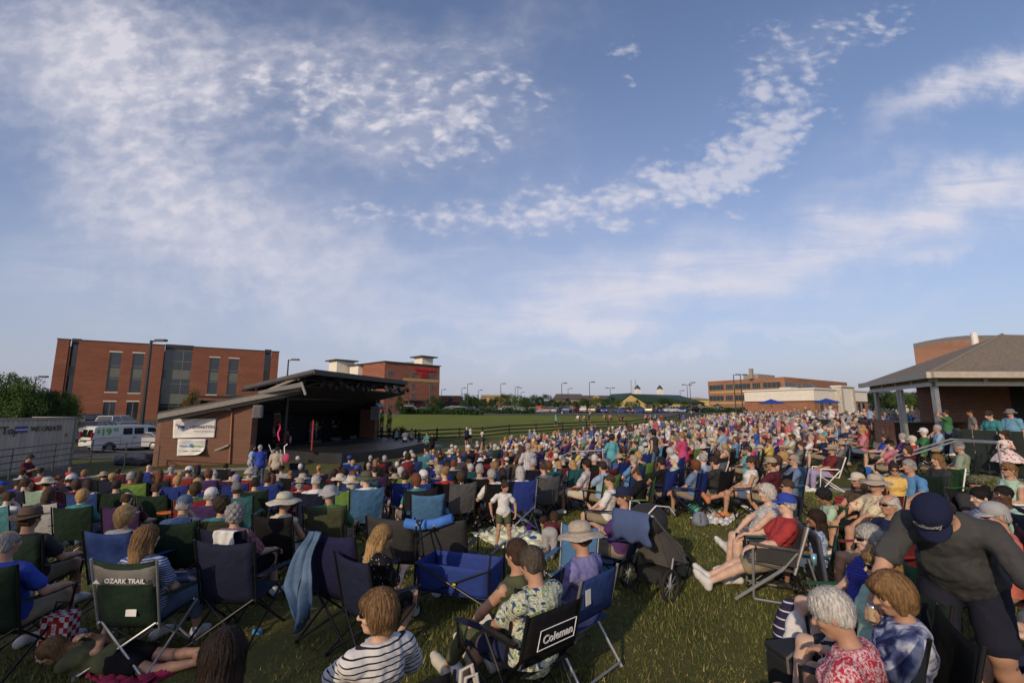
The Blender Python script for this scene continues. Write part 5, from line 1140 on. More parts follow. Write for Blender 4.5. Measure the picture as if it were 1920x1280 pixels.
    def hand(s,f,sd,hero):
        w_=s.v('wr'+sd); e=s.v('el'+sd); d=w_-e; d/=np.linalg.norm(d); sg=1 if sd=='R' else -1
        dn=np.array([0,0,-1.]); 
        if abs(d@dn)>.85: dn=np.array([-sg*1.,.3,0])
        n=dn-d*(dn@d); n/=np.linalg.norm(n); sx=np.cross(d,n)*1.0; s.hd=getattr(s,'hd',{}); s.hd[sd]=(w_+d*.075+n*.03,d,n)
        d2=d*.9+n*.25; d2/=np.linalg.norm(d2); sc=.82 if s.child else 1
        if not hero:
            f.cap(w_,w_+d2*.06,.028,.034,.02); f.cap(w_+d2*.05,w_+d2*.11+n*.03,.03,.018,.015); f.cap(w_+d*.02,w_+d*.06+sx*sg*.04+n*.02,.016,.012,.012); return
        pc=w_+d2*.055
        for t in (-.026,-.009,.009,.026): f.cap(w_+sx*t*.6,w_+d2*.085+sx*t,.018,.0145,.012)
        for i,(t,ln) in enumerate(((-.030,.062),(-.010,.074),(.010,.078),(.030,.070))):
            b=w_+d2*.092+sx*t; u=d2*.85+n*.45; u/=np.linalg.norm(u); m1=b+u*ln*.5+sx*t*.12; u2=d2*.35+n*.95; u2/=np.linalg.norm(u2); f.cap(b,m1,.0105,.0095,.006).cap(m1,m1+u2*ln*.5,.0095,.0078,.004)
        # thumb leaves the side of the palm near its base, on the inner side
        ts=-sg*np.sign((sx@np.array([1,0,0]))*1.0+1e-6)*1.0
        tb=w_+d*.025+sx*ts*.022; t1=tb+(d*.55+sx*ts*.65+n*.25)*.045; f.cap(tb,t1,.0145,.0115,.01).cap(t1,t1+(d*.8+sx*ts*.1+n*.4)*.034,.0112,.009,.004)
    def head(s,f,hero,inf=0):
        H=np.array(s.H); c=s.v('skull'); k=s.headk*.99; q=lambda x,y,z:c+H@np.array([x,y,z])*k
        s.q=q; s.k_=k
        f.ell(q(0,-.012,.028),np.array((.074,.093,.086))*k+inf,H,.03)
        f.ell(q(0,.018,-.035),np.array((.060,.070,.078))*k+inf,H,.035)
        f.cap(s.v('neck')-np.array(s.up)*.04,q(0,-.018,-.045),(.057 if s.sex=='m' else .047)*(.7+.3*s.g) if not s.child else .04,(.052 if s.sex=='m' else .044) if not s.child else .042,.03)
        if inf: return f
        f.ell(q(0,.060,-.088),np.array((.026,.024,.020))*k,H,.025)  # chin
        f.cap(q(0,.083,.012),q(0,.108,-.022),.0085*k,.0135*k,.012)    # nose
        if hero:
            f.cap(q(-.028,.078,.028),q(.028,.078,.028),.010*k,.010*k,.012)   # brow
            for sg in (-1,1):
                f.cap(q(sg*.014,.090,-.026),q(sg*.010,.094,-.026),.007*k,.007*k,.006); f.ell(q(sg*.040,.062,-.022),np.array((.022,.020,.020))*k,H,.02)
            f.cap(q(-.019,.083,-.054),q(.019,.083,-.054),.0065*k,.0065*k,.008).cap(q(-.016,.080,-.066),q(.016,.080,-.066),.007*k,.007*k,.008)
        for sg in (-1,1): f.ell(q(sg*.077,-.008,-.010),np.array((.009,.018,.030))*k,H,.008)
        if hero:
            for sg in (-1,1): f.minus('e',f32(q(sg*.031,.094,.006)),f32(np.array((.016,.014,.010))*k),f32(H),0,.012)
        return f
    # clothing ------------------------------------------------------
    def body_f(s,hero):
        f=S(); s.torso(f,-.006); s.legs_(f); s.feet(f); s.arms_(f); s.head(f,hero)
        for sd in 'RL': s.hand(f,sd,hero)
        return f
    def shirt_f(s,sleeve=.62,inf=.014,hem=-.03,neck=.045,noise=True):
        f=S(); s.torso(f,inf,.08)
        up=np.array(s.up); hem=-.13 if (hem==-.03 and s.pose in('stand','bend')) else hem; f.ell(s.v('pel')+up*.01,(.168*(.75+.25*s.g)+inf+.012,.125*(.6+.4*s.g)+inf+.010,.16+inf),np.array(s.T),.05)
        if sleeve>0:
            for sd in 'RL':
                a,b,c=s.v('sh'+sd),s.v('el'+sd),s.v('wr'+sd); g=.85+.15*s.g
                if sleeve<=1: b2=a+(b-a)*sleeve; f.cap(a,b2,.050*g+inf,.049*g+inf+.004,.045)
                else: f.cap(a,b,.050*g+inf,.044*g+inf,.045).cap(b,b+(c-b)*min(.92,sleeve-1),.043*g+inf,.032*g+inf,.02)
        if noise: w1,w2=wrinkle(.009,15,s.g*7),wrinkle(.004,43,s.g*3); f.noise=lambda P:w1(P)+w2(P)
        f.plane(s.v('neck')+up*(neck-.035)+np.array(s.fr)*.0,up+np.array(s.fr)*.35); f.plane(s.v('pel')+up*hem,-up)
        return f
    def pants_f(s,length=.75,inf=.014,waist=.06,noise=True):
        f=S(); Tm=np.array(s.T); up=np.array(s.up); g=s.g
        f.ell(s.v('pel')+up*.01,(.168*(.75+.25*g)+inf,.125*(.6+.4*g)+inf,.13+inf),Tm,.06); f.ell(s.v('waist')+np.array(s.fr)*(.035*(g-1)*2.5),(.135*g**.8+inf*.6,.1*g+inf*.6,.13),Tm,.06)
        gg=.75+.25*g
        for sd in 'RL':
            a,b,c=s.v('hip'+sd),s.v('kn'+sd),s.v('an'+sd)
            if length<=1: f.cap(a,a+(b-a)*length,.090*gg+inf,(.09-.03*length)*gg+inf+.012,.05)
            else: f.cap(a,b,.090*gg+inf,.060*gg+inf,.05).cap(b,b+(c-b)*min(.97,length-1),.060*gg+inf,.044*gg+inf,.03)
        if noise: f.noise=wrinkle(.005,19,3)
        f.plane(s.v('pel')+up*waist,up)
        return f
    def skirt(s): pass
    def hair_f(s,style,hero):
        H=np.array(s.H); q=s.q; k=s.k_; f=S(); dn=np.array([0,0,-1.]); up=np.array(s.up)
        thick={'short':.012,'buzz':.004,'bob':.013,'long':.011,'pony':.010,'curly':.022,'bun':.010,'fluffy':.016,'balding':.006,'bowl':.013}.get(style,.012)
        f.ell(q(0,-.014,.034),np.array((.076+thick,.095+thick,.088+thick))*k,H,.02)
        if style in('bob','fluffy'): f.ell(q(0,-.030,-.020),np.array((.080+thick,.078+thick,.085))*k,H,.03)
        if style=='bob':
            for sg in(-1,1): f.cap(q(sg*.062,.004,.03),q(sg*.068,.012,-.082),.030,.020,.03)
            f.cap(q(0,-.045,0),q(0,-.052,-.092),.068,.050,.03); f.cap(q(-.04,.068,.070),q(.045,.070,.062),.028,.024,.02)
        if style=='bowl': f.ell(q(0,-.03,-.03),np.array((.085,.08,.08)),H,.03); f.cap(q(-.04,.070,.065),q(.045,.072,.060),.024,.022,.02)
        if style=='long':
            b=s.v('chest')*.55+s.v('neck')*.45-np.array(s.fr)*.10; f.cap(q(0,-.05,0),q(0,-.065,-.09),.078,.07,.03).cap(q(0,-.065,-.09),b,.075,.05,.04)
            for sg in(-1,1): f.cap(q(sg*.066,-.0,.03),q(sg*.078,-.01,-.12),.028,.024,.03)
        if style=='pony': f.cap(q(0,-.10,.045),q(0,-.135,.02),.03,.034,.02).cap(q(0,-.135,.02),q(0,-.13,-.17),.034,.016,.02)
        if style=='bun': f.ell(q(0,-.09,.10),(.04,.04,.04),None,.015)
        if style=='short' or style=='balding': f.cap(q(-.05,-.055,-.03),q(.05,-.055,-.03),.034+thick*.4,None,.03)
        if style=='curly': f.ell(q(0,-.03,0),np.array((.098,.095,.11)),H,.03)
        amp,fr_=(.0022,60)
        if style=='curly': amp,fr_=.012,70
        if style=='fluffy': amp,fr_=.007,48
        cz=q(0,0,0)
        def nz(P):
            L_=(P-f32(cz))@f32(H); a=np.arctan2(L_[:,0],L_[:,1]); 
            return (amp*(np.sin(a*23+5*np.sin(L_[:,2]*14))*.6+np.sin(a*41+L_[:,2]*30)*.4) if style!='curly' else amp*np.sin(P[:,0]*fr_)*np.sin(P[:,1]*fr_+1)*np.sin(P[:,2]*fr_)).astype(np.float32)
        f.noise=nz
        # open the face
        fz=.012 if style in('bob','bowl','fluffy') else .0
        f.minus('e',f32(q(0,.102,-.040-fz*.4)),f32(np.array((.064-fz*.4,.072,.092))*k),f32(H),0,.010)
        if style in('short','buzz','balding','bun','pony'):
            f.minus('e',f32(q(0,.055,-.105)),f32(np.array((.13,.088,.095))*k),f32(H),0,.012)
            f.minus('e',f32(q(0,.0,-.165)),f32(np.array((.13,.15,.10))*k),f32(H),0,.012)
        if style=='balding': f.minus('e',f32(q(0,.045,.11)),f32(np.array((.074,.115,.085))*k),f32(H),0,.012)
        return f
def strands(f,V,P,style,seed=1,n=900):
    rg=np.random.RandomState(seed); H=np.array(P.H); c=P.q(0,-.01,.02); L_=(V-c)@H; st={'short':3,'buzz':2,'balding':3,'curly':4,'bun':4,'pony':5,'fluffy':5}.get(style,8)
    ok=np.where(L_[:,2]>(-.02 if st>4 else -.05))[0]; 
    if len(ok)<10: return V[:0],np.zeros((0,4),int)
    p=V[rg.choice(ok,n)]+rg.normal(size=(n,3))*.003; dn=np.array([0,0,-1.])*(.9 if st>4 else .3)
    off=(.001+.006*rg.uniform(0,1,n)**3)[:,None]; w_=(.0009+.0010*rg.uniform(0,1,n))[:,None]; step=.016 if st>4 else .012; rows=[]
    jit=rg.normal(size=(n,3))*.16
    for k in range(st):
        P_=p.astype(np.float32); e=.004; d0=f(P_); g=np.stack([f(P_+np.float32([e,0,0]))-d0,f(P_+np.float32([0,e,0]))-d0,f(P_+np.float32([0,0,e]))-d0],1)/e; g/=np.linalg.norm(g,axis=1)[:,None]+1e-6
        p=p-g*(d0[:,None]-off); l=(p-c)@H; rad=np.stack([l[:,0]*.9,l[:,1]*.9-.0,l[:,2]*0],1)@H.T; rad/=np.linalg.norm(rad,axis=1)[:,None]+1e-6
        t=dn+rad*.75+jit; t=t-g*(t*g).sum(1)[:,None]; t/=np.linalg.norm(t,axis=1)[:,None]+1e-6; b=np.cross(t,g); ww=w_*(1-.75*k/st); rows.append(np.stack([p-b*ww,p+b*ww],1)); p=p+t*step
    G=np.stack(rows,1); VV=G.reshape(-1,3); idx=np.arange(len(VV)).reshape(n,st,2); F=np.stack([idx[:,:-1,0],idx[:,:-1,1],idx[:,1:,1],idx[:,1:,0]],-1).reshape(-1,4); return VV,F
def attach_np(name,VF,mat,parent,color=None):
    V,F=VF
    if len(F)==0: return None
    return obj(name,np_mesh(name,V,F,mat),parent,color)
def side_only(f,P,sd):
    g=S(); n=len(f.p)//2; g.p=f.p[:n] if sd=='R' else f.p[n:]; return g
def cap_parts(P,kind,col,root,mat=None):
    """hat meshes in the head frame"""
    H=Matrix(P.H.copy()) if isinstance(P.H,Matrix) else P.H; c=Vector(P.q(0,0,0)); k=P.k_; Mx=Matrix.Translation(c)@H.to_4x4()
    m=MB()
    if kind in('cap','visor'):
        prof=[(.092,.028),(.094,.05),(.090,.078),(.075,.108),(.048,.128),(.012,.136),(.0,.137)] if kind=='cap' else [(.090,.030),(.093,.060),(.088,.062),(.086,.032)]
        m.lathe([(r*k,z*k) for r,z in prof],22); m.v=[(x,y*1.16-.012,z+.012*(y/.09)) for x,y,z in m.v]
        n=9; g=[]
        for i in range(n+1):
            a=math.pi*(.17+.66*i/n); row=[]
            for j in range(5): t=j/4; r=.093*k+.060*k*t*math.sin(math.pi*(i/n))**.9; row.append((r*math.cos(a)*(1.0),r*math.sin(a)*1.12-.010,(.040-.020*t-.010*abs(math.cos(a))+.0)*k))
            g.append(row)
        m.sheet(g,.005); nm='cap' if kind=='cap' else 'visor'; mt=cloth
    else:
        br={'sunhat':.115,'fedora':.070,'bucket':.055,'straw':.085,'wide':.095,'cowboy':.09}[kind]; droop={'sunhat':.030,'fedora':.004,'bucket':.035,'straw':.012,'wide':.022,'cowboy':-.03}[kind]
        hh={'sunhat':.135,'fedora':.15,'bucket':.125,'straw':.135,'wide':.14,'cowboy':.155}[kind]
        r0=.100; prof=[(r0+br,.030-droop),(r0+br*.5,.036-droop*.4),(r0+.004,.042),(r0-.002,.060),(r0-.010,hh-.03),(r0-.03,hh-.008),(r0-.06,hh-(.012 if kind in('fedora','cowboy') else -.002)),(.0,hh-(.028 if kind in('fedora','cowboy') else -.004))]
        lo=[(r,z-.006) for r,z in prof[:3]]; m.lathe([(r*k,z*k) for r,z in lo[::-1][0:1]+lo[::-1]+prof],30)
        m.v=[(x,y*1.12-.010,z+(.030*(x/(r0+br))**2 if kind in('cowboy','fedora') else .010*math.sin(5*math.atan2(y,x))*(math.hypot(x,y)/(r0+br))**2)) for x,y,z in m.v]; nm='hat'; mt=strawm
    m.v=[tuple(Mx@Vector(v)) for v in m.v]
    o=m.build(nm,mat or mt,root,True); o.color=(*col,1)
    if kind in('sunhat','fedora','straw','wide'):
        b=MB().lathe([((.104)*k,.044*k),((.1035)*k,.066*k),(.100*k,.066*k)],26); b.v=[(x,y*1.12-.010,z) for x,y,z in b.v]; b.v=[tuple(Mx@Vector(v)) for v in b.v]; q=b.build('hat_band',cloth,o,True); bc=.55 if kind!='fedora' else .3; q.color=(col[0]*bc,col[1]*bc,col[2]*bc,1)
    return o
def shades(P,root,frame=False):
    Mx=Matrix.Translation(Vector(P.q(0,0,0)))@P.H.to_4x4(); k=P.k_; m=MB()
    for sg in(-1,1):
        g=[[(sg*(.008+.048*i/5)*k,(.103-.030*(i/5)**2)*k,(.020-.034*j/4*(1-.25*(i/5)))*k) for j in range(5)] for i in range(6)]; m.sheet(g,.004)
        m.tube([(sg*.056*k,.074*k,.014*k),(sg*.076*k,.045*k,.012*k),(sg*.082*k,-.02*k,.006*k)],.003,5)
    m.tube([(-.010*k,.104*k,.014*k),(.010*k,.104*k,.014*k)],.0035,5); m.v=[tuple(Mx@Vector(v)) for v in m.v]
    return m.build('sunglasses' if not frame else 'glasses',lensm,root,True)
def eyes(P,root):
    Mx=Matrix.Translation(Vector(P.q(0,0,0)))@P.H.to_4x4(); k=P.k_
    for sg in(-1,1):
        m=MB().lathe([(0,-.0105),(.0075,-.0075),(.0105,0),(.0075,.0075),(0,.0105)],10,(sg*.031*k,.0765*k,.006*k)); m.v=[tuple(Mx@Vector(v)) for v in m.v]; e=m.build('eye',eyem,root,True)
        m=MB().lathe([(0,.001),(.0052,0)],10,(sg*.031*k,.0875*k,.006*k),Matrix.Rotation(-math.pi/2,3,'X')); m.v=[tuple(Mx@Vector(v)) for v in m.v]; m.build('iris',irm,e,True)
        b=MB().tube([(sg*.016*k,.090*k,.028*k),(sg*.031*k,.090*k,.033*k),(sg*.046*k,.078*k,.027*k)],.003,5); b.v=[tuple(Mx@Vector(v)) for v in b.v]; b=b.build('eyebrow',hairm,root,True); b.color=(.12,.09,.06,1)
    m=MB().tube([(-.020*k,.0875*k,-.058*k),(0,.0925*k,-.059*k),(.020*k,.0875*k,-.058*k)],.0042,6); m.v=[tuple(Mx@Vector(v)) for v in m.v]; m.build('lips',lipm,root,True)
SKIN={'a':(.50,.30,.205),'b':(.42,.235,.155),'c':(.57,.375,.285),'t':(.34,.17,.09),'d':(.085,.04,.025),'k':(.30,.15,.085)}
HAIR={'grey':(.30,.29,.28),'white':(.52,.50,.47),'blond':(.36,.22,.09),'dblond':(.22,.125,.055),'brown':(.055,.030,.017),'dbrown':(.025,.014,.009),'black':(.008,.007,.007),'auburn':(.13,.045,.018),'silver':(.40,.39,.38)}
def person(label,P,loc,rz,skin='a',hair=('short','brown'),shirt=((.3,.3,.3),.62),pants=((.05,.05,.07),.8),shoes=(.4,.4,.4),hat=None,shade=False,hero=0,h=None,shirtmat=None,pantsmat=None,group='people seated on the lawn',sz=1.0,dress=False,name='person',hem=None,neck=.045):
    h=h or {3:.0055,2:.008,1:.014,0:.026}[hero]; b=surf(P.body_f(hero>=2),h); s_=P.sz*sz
    o=obj(name,np_mesh('person',b[0],b[1],skinm),None,SKIN[skin] if isinstance(skin,str) else skin); o.location=loc; o.rotation_euler=(0,0,rz); o.scale=(s_,)*3
    props(o,label,'person',group)
    nz=hero>=1; hc=max(h,.0075 if hero==3 else .010)
    if shirt: attach_np('shirt',surf(P.shirt_f(shirt[1],.014 if hero else .018,neck=neck,noise=nz,**({'hem':hem} if hem is not None else {})),hc),shirtmat or cloth,o,shirt[0])
    if pants: attach_np('shorts' if pants[1]<=1 else 'trousers',surf(P.pants_f(pants[1],.014 if hero else .016,noise=nz),hc),pantsmat or cloth,o,pants[0])
    if shoes is not None and hero>=1:
        f=S(); P.feet(f,.011); 
        for sd in 'RL': a=P.v('an'+sd); k=P.v('kn'+sd); d=a-k; d/=np.linalg.norm(d); f.plane(a-d*.005,-d) if len(P.toes)==1 else None
        for sd in 'RL': attach_np('shoe',surf(side_only(f,P,sd),hc),shoem,o,shoes)
    if hair:
        hf=P.hair_f(hair[0],hero)
        if hat and hat[0]!='visor': hf.plane(P.q(0,0,.058),np.array(P.H)@np.array([0,0,1.]))
        hV,hF=surf(hf,max(h*.9,.0065 if hero>=2 else .010))
        if hero>=2 and not hat: sV,sF=strands(hf,hV,P,hair[0],len(hV)%97,3200 if hero==3 else 1500); hF=np.concatenate([hF,sF+len(hV)]); hV=np.concatenate([hV,sV])
        attach_np('hair',(hV,hF),hairm,o,HAIR[hair[1]] if isinstance(hair[1],str) else hair[1])
    if hat: hat_o=cap_parts(P,hat[0],hat[1],o)
    if shade: shades(P,o)
    if hero>=2: eyes(P,o)
    return o
# ---------------------------------------------------------------- chairs
canvas=M('canvas',(.1,.1,.1),.85,0,.14,9,objcol=True,bump=.9,bscale=11,spec=.25); tube_d=M('tube_dark',(.02,.02,.022),.4,.5); tube_l=M('tube_light',(.42,.42,.42),.38,.7); mesh_d=M('mesh_dark',(.03,.03,.032),.9)
def lerp(a,b,t): return tuple(a[i]+(b[i]-a[i])*t for i in range(3))
def patch(c00,c10,c11,c01,sag=(0,0,0),n=8,t=.006,edge=0,mb=None):
    g=[]
    for i in range(n+1):
        row=[]
        for j in range(n+1):
            a,b=i/n,j/n; p=lerp(lerp(c00,c10,a),lerp(c01,c11,a),b); k=16*a*(1-a)*b*(1-b); e=4*a*(1-a)*(b**6)*edge
            row.append((p[0]+sag[0]*k,p[1]+sag[1]*k,p[2]+sag[2]*k-e))
        g.append(row)
    return (mb or MB()).sheet(g,t)
CT_={}
def chair_parts(kind,lod):
    key=(kind,lod)
    if key in CT_: return CT_[key]
    P=[]; ns=8 if lod==0 else 4; tn=7 if lod==0 else 4; r=.0115 if lod==0 else .014
    def tb(*paths,rr=r):
        m=MB()
        for p in paths: m.tube(p,rr,tn)
        return m
    if kind=='camp':
        P.append(('seat',patch((-.25,-.14,.38),(.25,-.14,.38),(.25,.31,.43),(-.25,.31,.43),(0,0,-.05),ns),'f'))
        P.append(('backrest',patch((-.27,-.15,.37),(.27,-.15,.37),(.29,-.29,1.0),(-.29,-.29,1.0),(0,-.05,0),ns,edge=.035),'f'))
        for s in(-1,1): P.append(('armrest',patch((s*.29,-.22,.66),(s*.37,-.22,.66),(s*.37,.33,.63),(s*.29,.33,.63),(0,0,-.015),ns if lod==0 else 2),'f'))
        for s in(-1,1):
            P.append(('leg',tb([(s*.31,.33,.02),(-s*.25,.33,.44)]),'d')); P.append(('leg',tb([(s*.31,-.30,.02),(-s*.26,-.16,.42)]),'d'))
            P.append(('leg',tb([(s*.31,.34,.02),(s*.28,-.17,.42)]),'d')); P.append(('leg',tb([(s*.31,-.31,.02),(s*.29,.32,.44)]),'d'))
            P.append(('pole',tb([(s*.29,-.15,.36),(s*.31,-.30,1.01)]),'d')); P.append(('pole',tb([(s*.31,.33,.40),(s*.33,.34,.64)]),'d'))
        if lod==0:
            for x in(-.31,.31):
                for y in(-.31,.335): P.append(('rubber_foot',MB().lathe([(0,0),(.02,0),(.02,.035),(0,.035)],8,(x,y,0)),'d'))
    elif kind=='director':
        P.append(('seat',patch((-.25,-.16,.43),(.25,-.16,.43),(.25,.28,.45),(-.25,.28,.45),(0,0,-.03),ns),'f'))
        P.append(('backrest',patch((-.27,-.17,.50),(.27,-.17,.50),(.27,-.25,.86),(-.27,-.25,.86),(0,-.035,0),ns),'f'))
        for s in(-1,1):
            P.append(('armrest',MB().box((s*.30,.05,.655),(.05,.40,.025)),'d'))
            P.append(('leg',tb([(s*.28,-.255,.88),(s*.28,-.17,.55),(s*.28,.27,.02)],rr=r*1.15),'l')); P.append(('leg',tb([(s*.29,-.26,.02),(s*.29,.24,.64),(s*.29,-.18,.645)],rr=r*1.15),'l'))
        P+=[('stretcher',tb(q,rr=r),'l') for q in ([(-.28,.24,.06),(.28,.24,.06)],[(-.29,-.24,.05),(.29,-.24,.05)],[(-.28,.28,.44),(.28,.28,.44)])]
    elif kind=='rocker':
        P.append(('seat',patch((-.27,-.14,.38),(.27,-.14,.38),(.27,.33,.46),(-.27,.33,.46),(0,0,-.03),ns,t=.02),'f'))
        P.append(('backrest',patch((-.27,-.16,.38),(.27,-.16,.38),(.27,-.32,.90),(-.27,-.32,.90),(0,-.03,0),ns,t=.035,edge=.04),'f'))
        for s in(-1,1):
            P.append(('armrest',MB().box((s*.31,.05,.66),(.07,.50,.03),rx=R(5)),'f')); P.append(('side_panel',MB().box((s*.30,.03,.55),(.015,.42,.17),rx=R(5)),'m'))
            P.append(('leg',tb([(s*.30,.27,.66),(s*.30,.30,.06)],rr=r*1.3),'l')); P.append(('leg',tb([(s*.29,-.20,.62),(s*.29,-.02,.40),(s*.30,.50,.02)],rr=r*1.7),'l')); P.append(('leg',tb([(s*.30,-.30,.55),(s*.29,-.42,.02),(s*.30,.30,.05)],rr=r*1.3),'l')); P.append(('pole',tb([(s*.28,-.15,.36),(s*.28,-.33,.90)],rr=r*1.5),'l'))
    elif kind=='lawn':
        P.append(('seat',patch((-.24,-.14,.40),(.24,-.14,.40),(.24,.30,.44),(-.24,.30,.44),(0,0,-.03),ns),'f'))
        P.append(('backrest',patch((-.25,-.16,.40),(.25,-.16,.40),(.25,-.34,.92),(-.25,-.34,.92),(0,-.03,0),ns),'f'))
        for s in(-1,1):
            P.append(('armrest',MB().box((s*.29,.06,.62),(.05,.42,.025)),'w')); P.append(('leg',tb([(s*.27,-.36,.94),(s*.27,-.15,.40),(s*.28,.30,.44),(s*.28,-.28,.02)],rr=r*1.2),'w')); P.append(('leg',tb([(s*.29,.26,.62),(s*.29,.34,.02),(s*.29,-.20,.60)],rr=r*1.2),'w'))
        P+=[('stretcher',tb(q,rr=r*1.1),'w') for q in ([(-.28,-.28,.02),(.28,-.28,.02)],[(-.28,.34,.02),(.28,.34,.02)])]
    elif kind=='far':
        P.append(('seat',patch((-.25,-.14,.42),(.25,-.14,.42),(.25,.31,.45),(-.25,.31,.45),(0,0,-.05),2),'f'))
        P.append(('backrest',patch((-.27,-.15,.40),(.27,-.15,.40),(.29,-.29,.99),(-.29,-.29,.99),(0,-.05,0),3),'f'))
        m=MB()
        for s in(-1,1): m.tube([(s*.31,.33,0),(-s*.27,-.2,.43)],.013,3).tube([(s*.31,-.3,0),(-s*.27,.32,.44)],.013,3).tube([(s*.29,-.15,.38),(s*.31,-.28,.94)],.013,3).box((s*.33,.05,.64),(.07,.5,.015))
        P.append(('frame',m,'d'))
    out=[]
    for nm,m,mt in P: out.append((nm,m.build(nm,{'f':canvas,'d':tube_d,'l':tube_l,'w':whitem,'m':mesh_d}[mt],me_only=True,smooth=lod==0 and mt=='f'),mt))
    CT_[key]=out; return out
def chair(kind,loc,rz,col,label,lod=0,tube=None,name=None,group='folding chairs on the lawn',sc=1,rec=0):
    r=empty(name or {'camp':'camp_chair','director':'folding_chair','rocker':'rocking_chair','lawn':'lawn_chair','far':'camp_chair'}[kind],loc,rz,label,'chair',group); r.scale=(sc,)*3
    col=tuple(v*.6 for v in col); r['k']=0; del r['k']
    for nm,me,mt in chair_parts(kind,lod):
        o=obj(nm,me,r,col)
        if tube and mt in 'dlw': o.material_slots[0].link='OBJECT'; o.material_slots[0].material=tube
    return r
def on_back(root,txt,size,z=.80,col=None,y=None,bold=.004,shear=0,dx=0):
    mt=M('chair_print_'+(col or 'white'),{'white':(.7,.7,.7),'gold':(.45,.33,.1),'red':(.5,.02,.02),'blue':(.03,.06,.35)}[col or 'white'],.8)
    y=y if y is not None else -.15-.12*(z-.4)/.54-.065; m=MB(); put_text(m,txt,size,(dx,y,z),(1,0,0),(0,-.2,1),.002,bold,shear); return m.build('lettering',mt,root)
# ---------------------------------------------------------------- the crowd
STAGE=Vector((-14,34,0))
def face(x,y,tx=None,ty=None): tx=STAGE.x if tx is None else tx; ty=STAGE.y if ty is None else ty; return math.atan2(-(tx-x),(ty-y))
C={'blue':(.03,.09,.35),'royal':(.02,.06,.42),'navy':(.015,.022,.07),'black':(.010,.010,.012),'charcoal':(.035,.036,.04),'grey':(.16,.16,.17),'lightgrey':(.36,.36,.37),'white':(.66,.65,.63),'cream':(.55,.50,.38),
'red':(.42,.02,.02),'darkred':(.16,.015,.02),'coral':(.60,.12,.085),'pink':(.55,.16,.22),'magenta':(.55,.03,.15),'orange':(.55,.15,.02),'yellow':(.58,.42,.04),'lime':(.20,.42,.03),'green':(.03,.17,.05),'darkgreen':(.012,.045,.022),'olive':(.09,.10,.04),
'mint':(.36,.55,.40),'teal':(.02,.22,.24),'turquoise':(.06,.36,.42),'lightblue':(.24,.40,.60),'skyblue':(.07,.26,.55),'lavender':(.34,.28,.50),'purple':(.09,.03,.16),'maroon':(.10,.012,.025),'tan':(.38,.29,.18),'beige':(.45,.37,.29),'brown':(.10,.06,.035),'denim':(.09,.14,.24),'khaki':(.28,.22,.14),'peach':(.58,.32,.22),'denimblue':(.12,.20,.36)}
for k_,c_ in list(C.items()):
    l_=.3*c_[0]+.6*c_[1]+.1*c_[2]; C[k_]=tuple((l_+(x-l_)*.80)*.90 for x in c_)
CN={'lightgrey':'light grey','royal':'royal blue','lightblue':'light blue','skyblue':'sky blue','darkgreen':'dark green','darkred':'dark red','denimblue':'faded denim blue'}
cn=lambda k:CN.get(k,k)
POSES=[dict(pose='sit',rec=14,legs='down',arms='lap',hyaw=6),dict(pose='sit',rec=18,legs='out',arms='rest',hyaw=-14),dict(pose='sit',sex='f',rec=12,legs='crossR',arms='lap',hyaw=12),dict(pose='sit',sex='f',rec=8,legs='down',arms=('phone','lap'),hpitch=-14),
 dict(pose='sit',girth=1.25,rec=16,legs='down',arms='rest',hyaw=18),dict(pose='sit',rec=22,legs='stretch',arms='lap',hyaw=-20),dict(pose='sit',sex='f',rec=12,legs='out',arms=('rest','lap'),hyaw=-32),dict(pose='sit',girth=1.15,rec=4,legs='tuck',arms=('chin','knee'),hpitch=-8)]
STAND=[dict(pose='stand',arms='hang',legs='x',hyaw=10),dict(pose='stand',sex='f',arms=('hip','hang'),hyaw=-20),dict(pose='stand',arms='fold',legs='wide'),dict(pose='stand',sex='f',arms='phone',hpitch=-20)]
FLOOR=[dict(pose='floor',sex='f',legs='lotus',arms='lap',rec=-8),dict(pose='floor',legs='x',arms='knee',rec=2)]
TPL={}
def tpl(kind,i,h):
    key=(kind,i,h)
    if key not in TPL:
        P=Person(**{'sit':POSES,'stand':STAND,'floor':FLOOR}[kind][i]); d={'P':P,'h':h}; b=surf(P.body_f(False),h); d['body']=np_mesh('person',b[0],b[1],skinm); P.toes=[]; TPL[key]=d
    return TPL[key]
def piece(T,what,*a):
    k=(what,)+a
    if k not in T:
        P=T['P']; h=T['h']
        if what=='shirt': VF=surf(P.shirt_f(a[0],.016 if h<.02 else .020,noise=h<.02),h); m=cloth
        elif what=='pants': VF=surf(P.pants_f(a[0],.015 if h<.02 else .019,noise=False),h); m=cloth
        elif what=='hair':
            hf=P.hair_f(a[0],False)
            if a[1]: hf.plane(P.q(0,0,.058),np.array(P.H)@np.array([0,0,1.]))
            VF=surf(hf,max(h*.8,.011)); m=hairm
        elif what=='shoes':
            f=S(); P.toes=[]; P.feet(f,.013); VF=surf(side_only(f,P,a[0]),h); m=shoem
        elif what=='hat':
            o=cap_parts(P,a[0],(1,1,1),None); kids=[c for c in KIDS.get(o.name,[])]; me=o.data; 
            for c in kids: bpy.data.objects.remove(c)
            KIDS.pop(o.name,None); bpy.data.objects.remove(o); T[k]=me; return me
        T[k]=np_mesh(what,VF[0],VF[1],m)
    return T[k]
PL=[]          # placed people: (x,y)
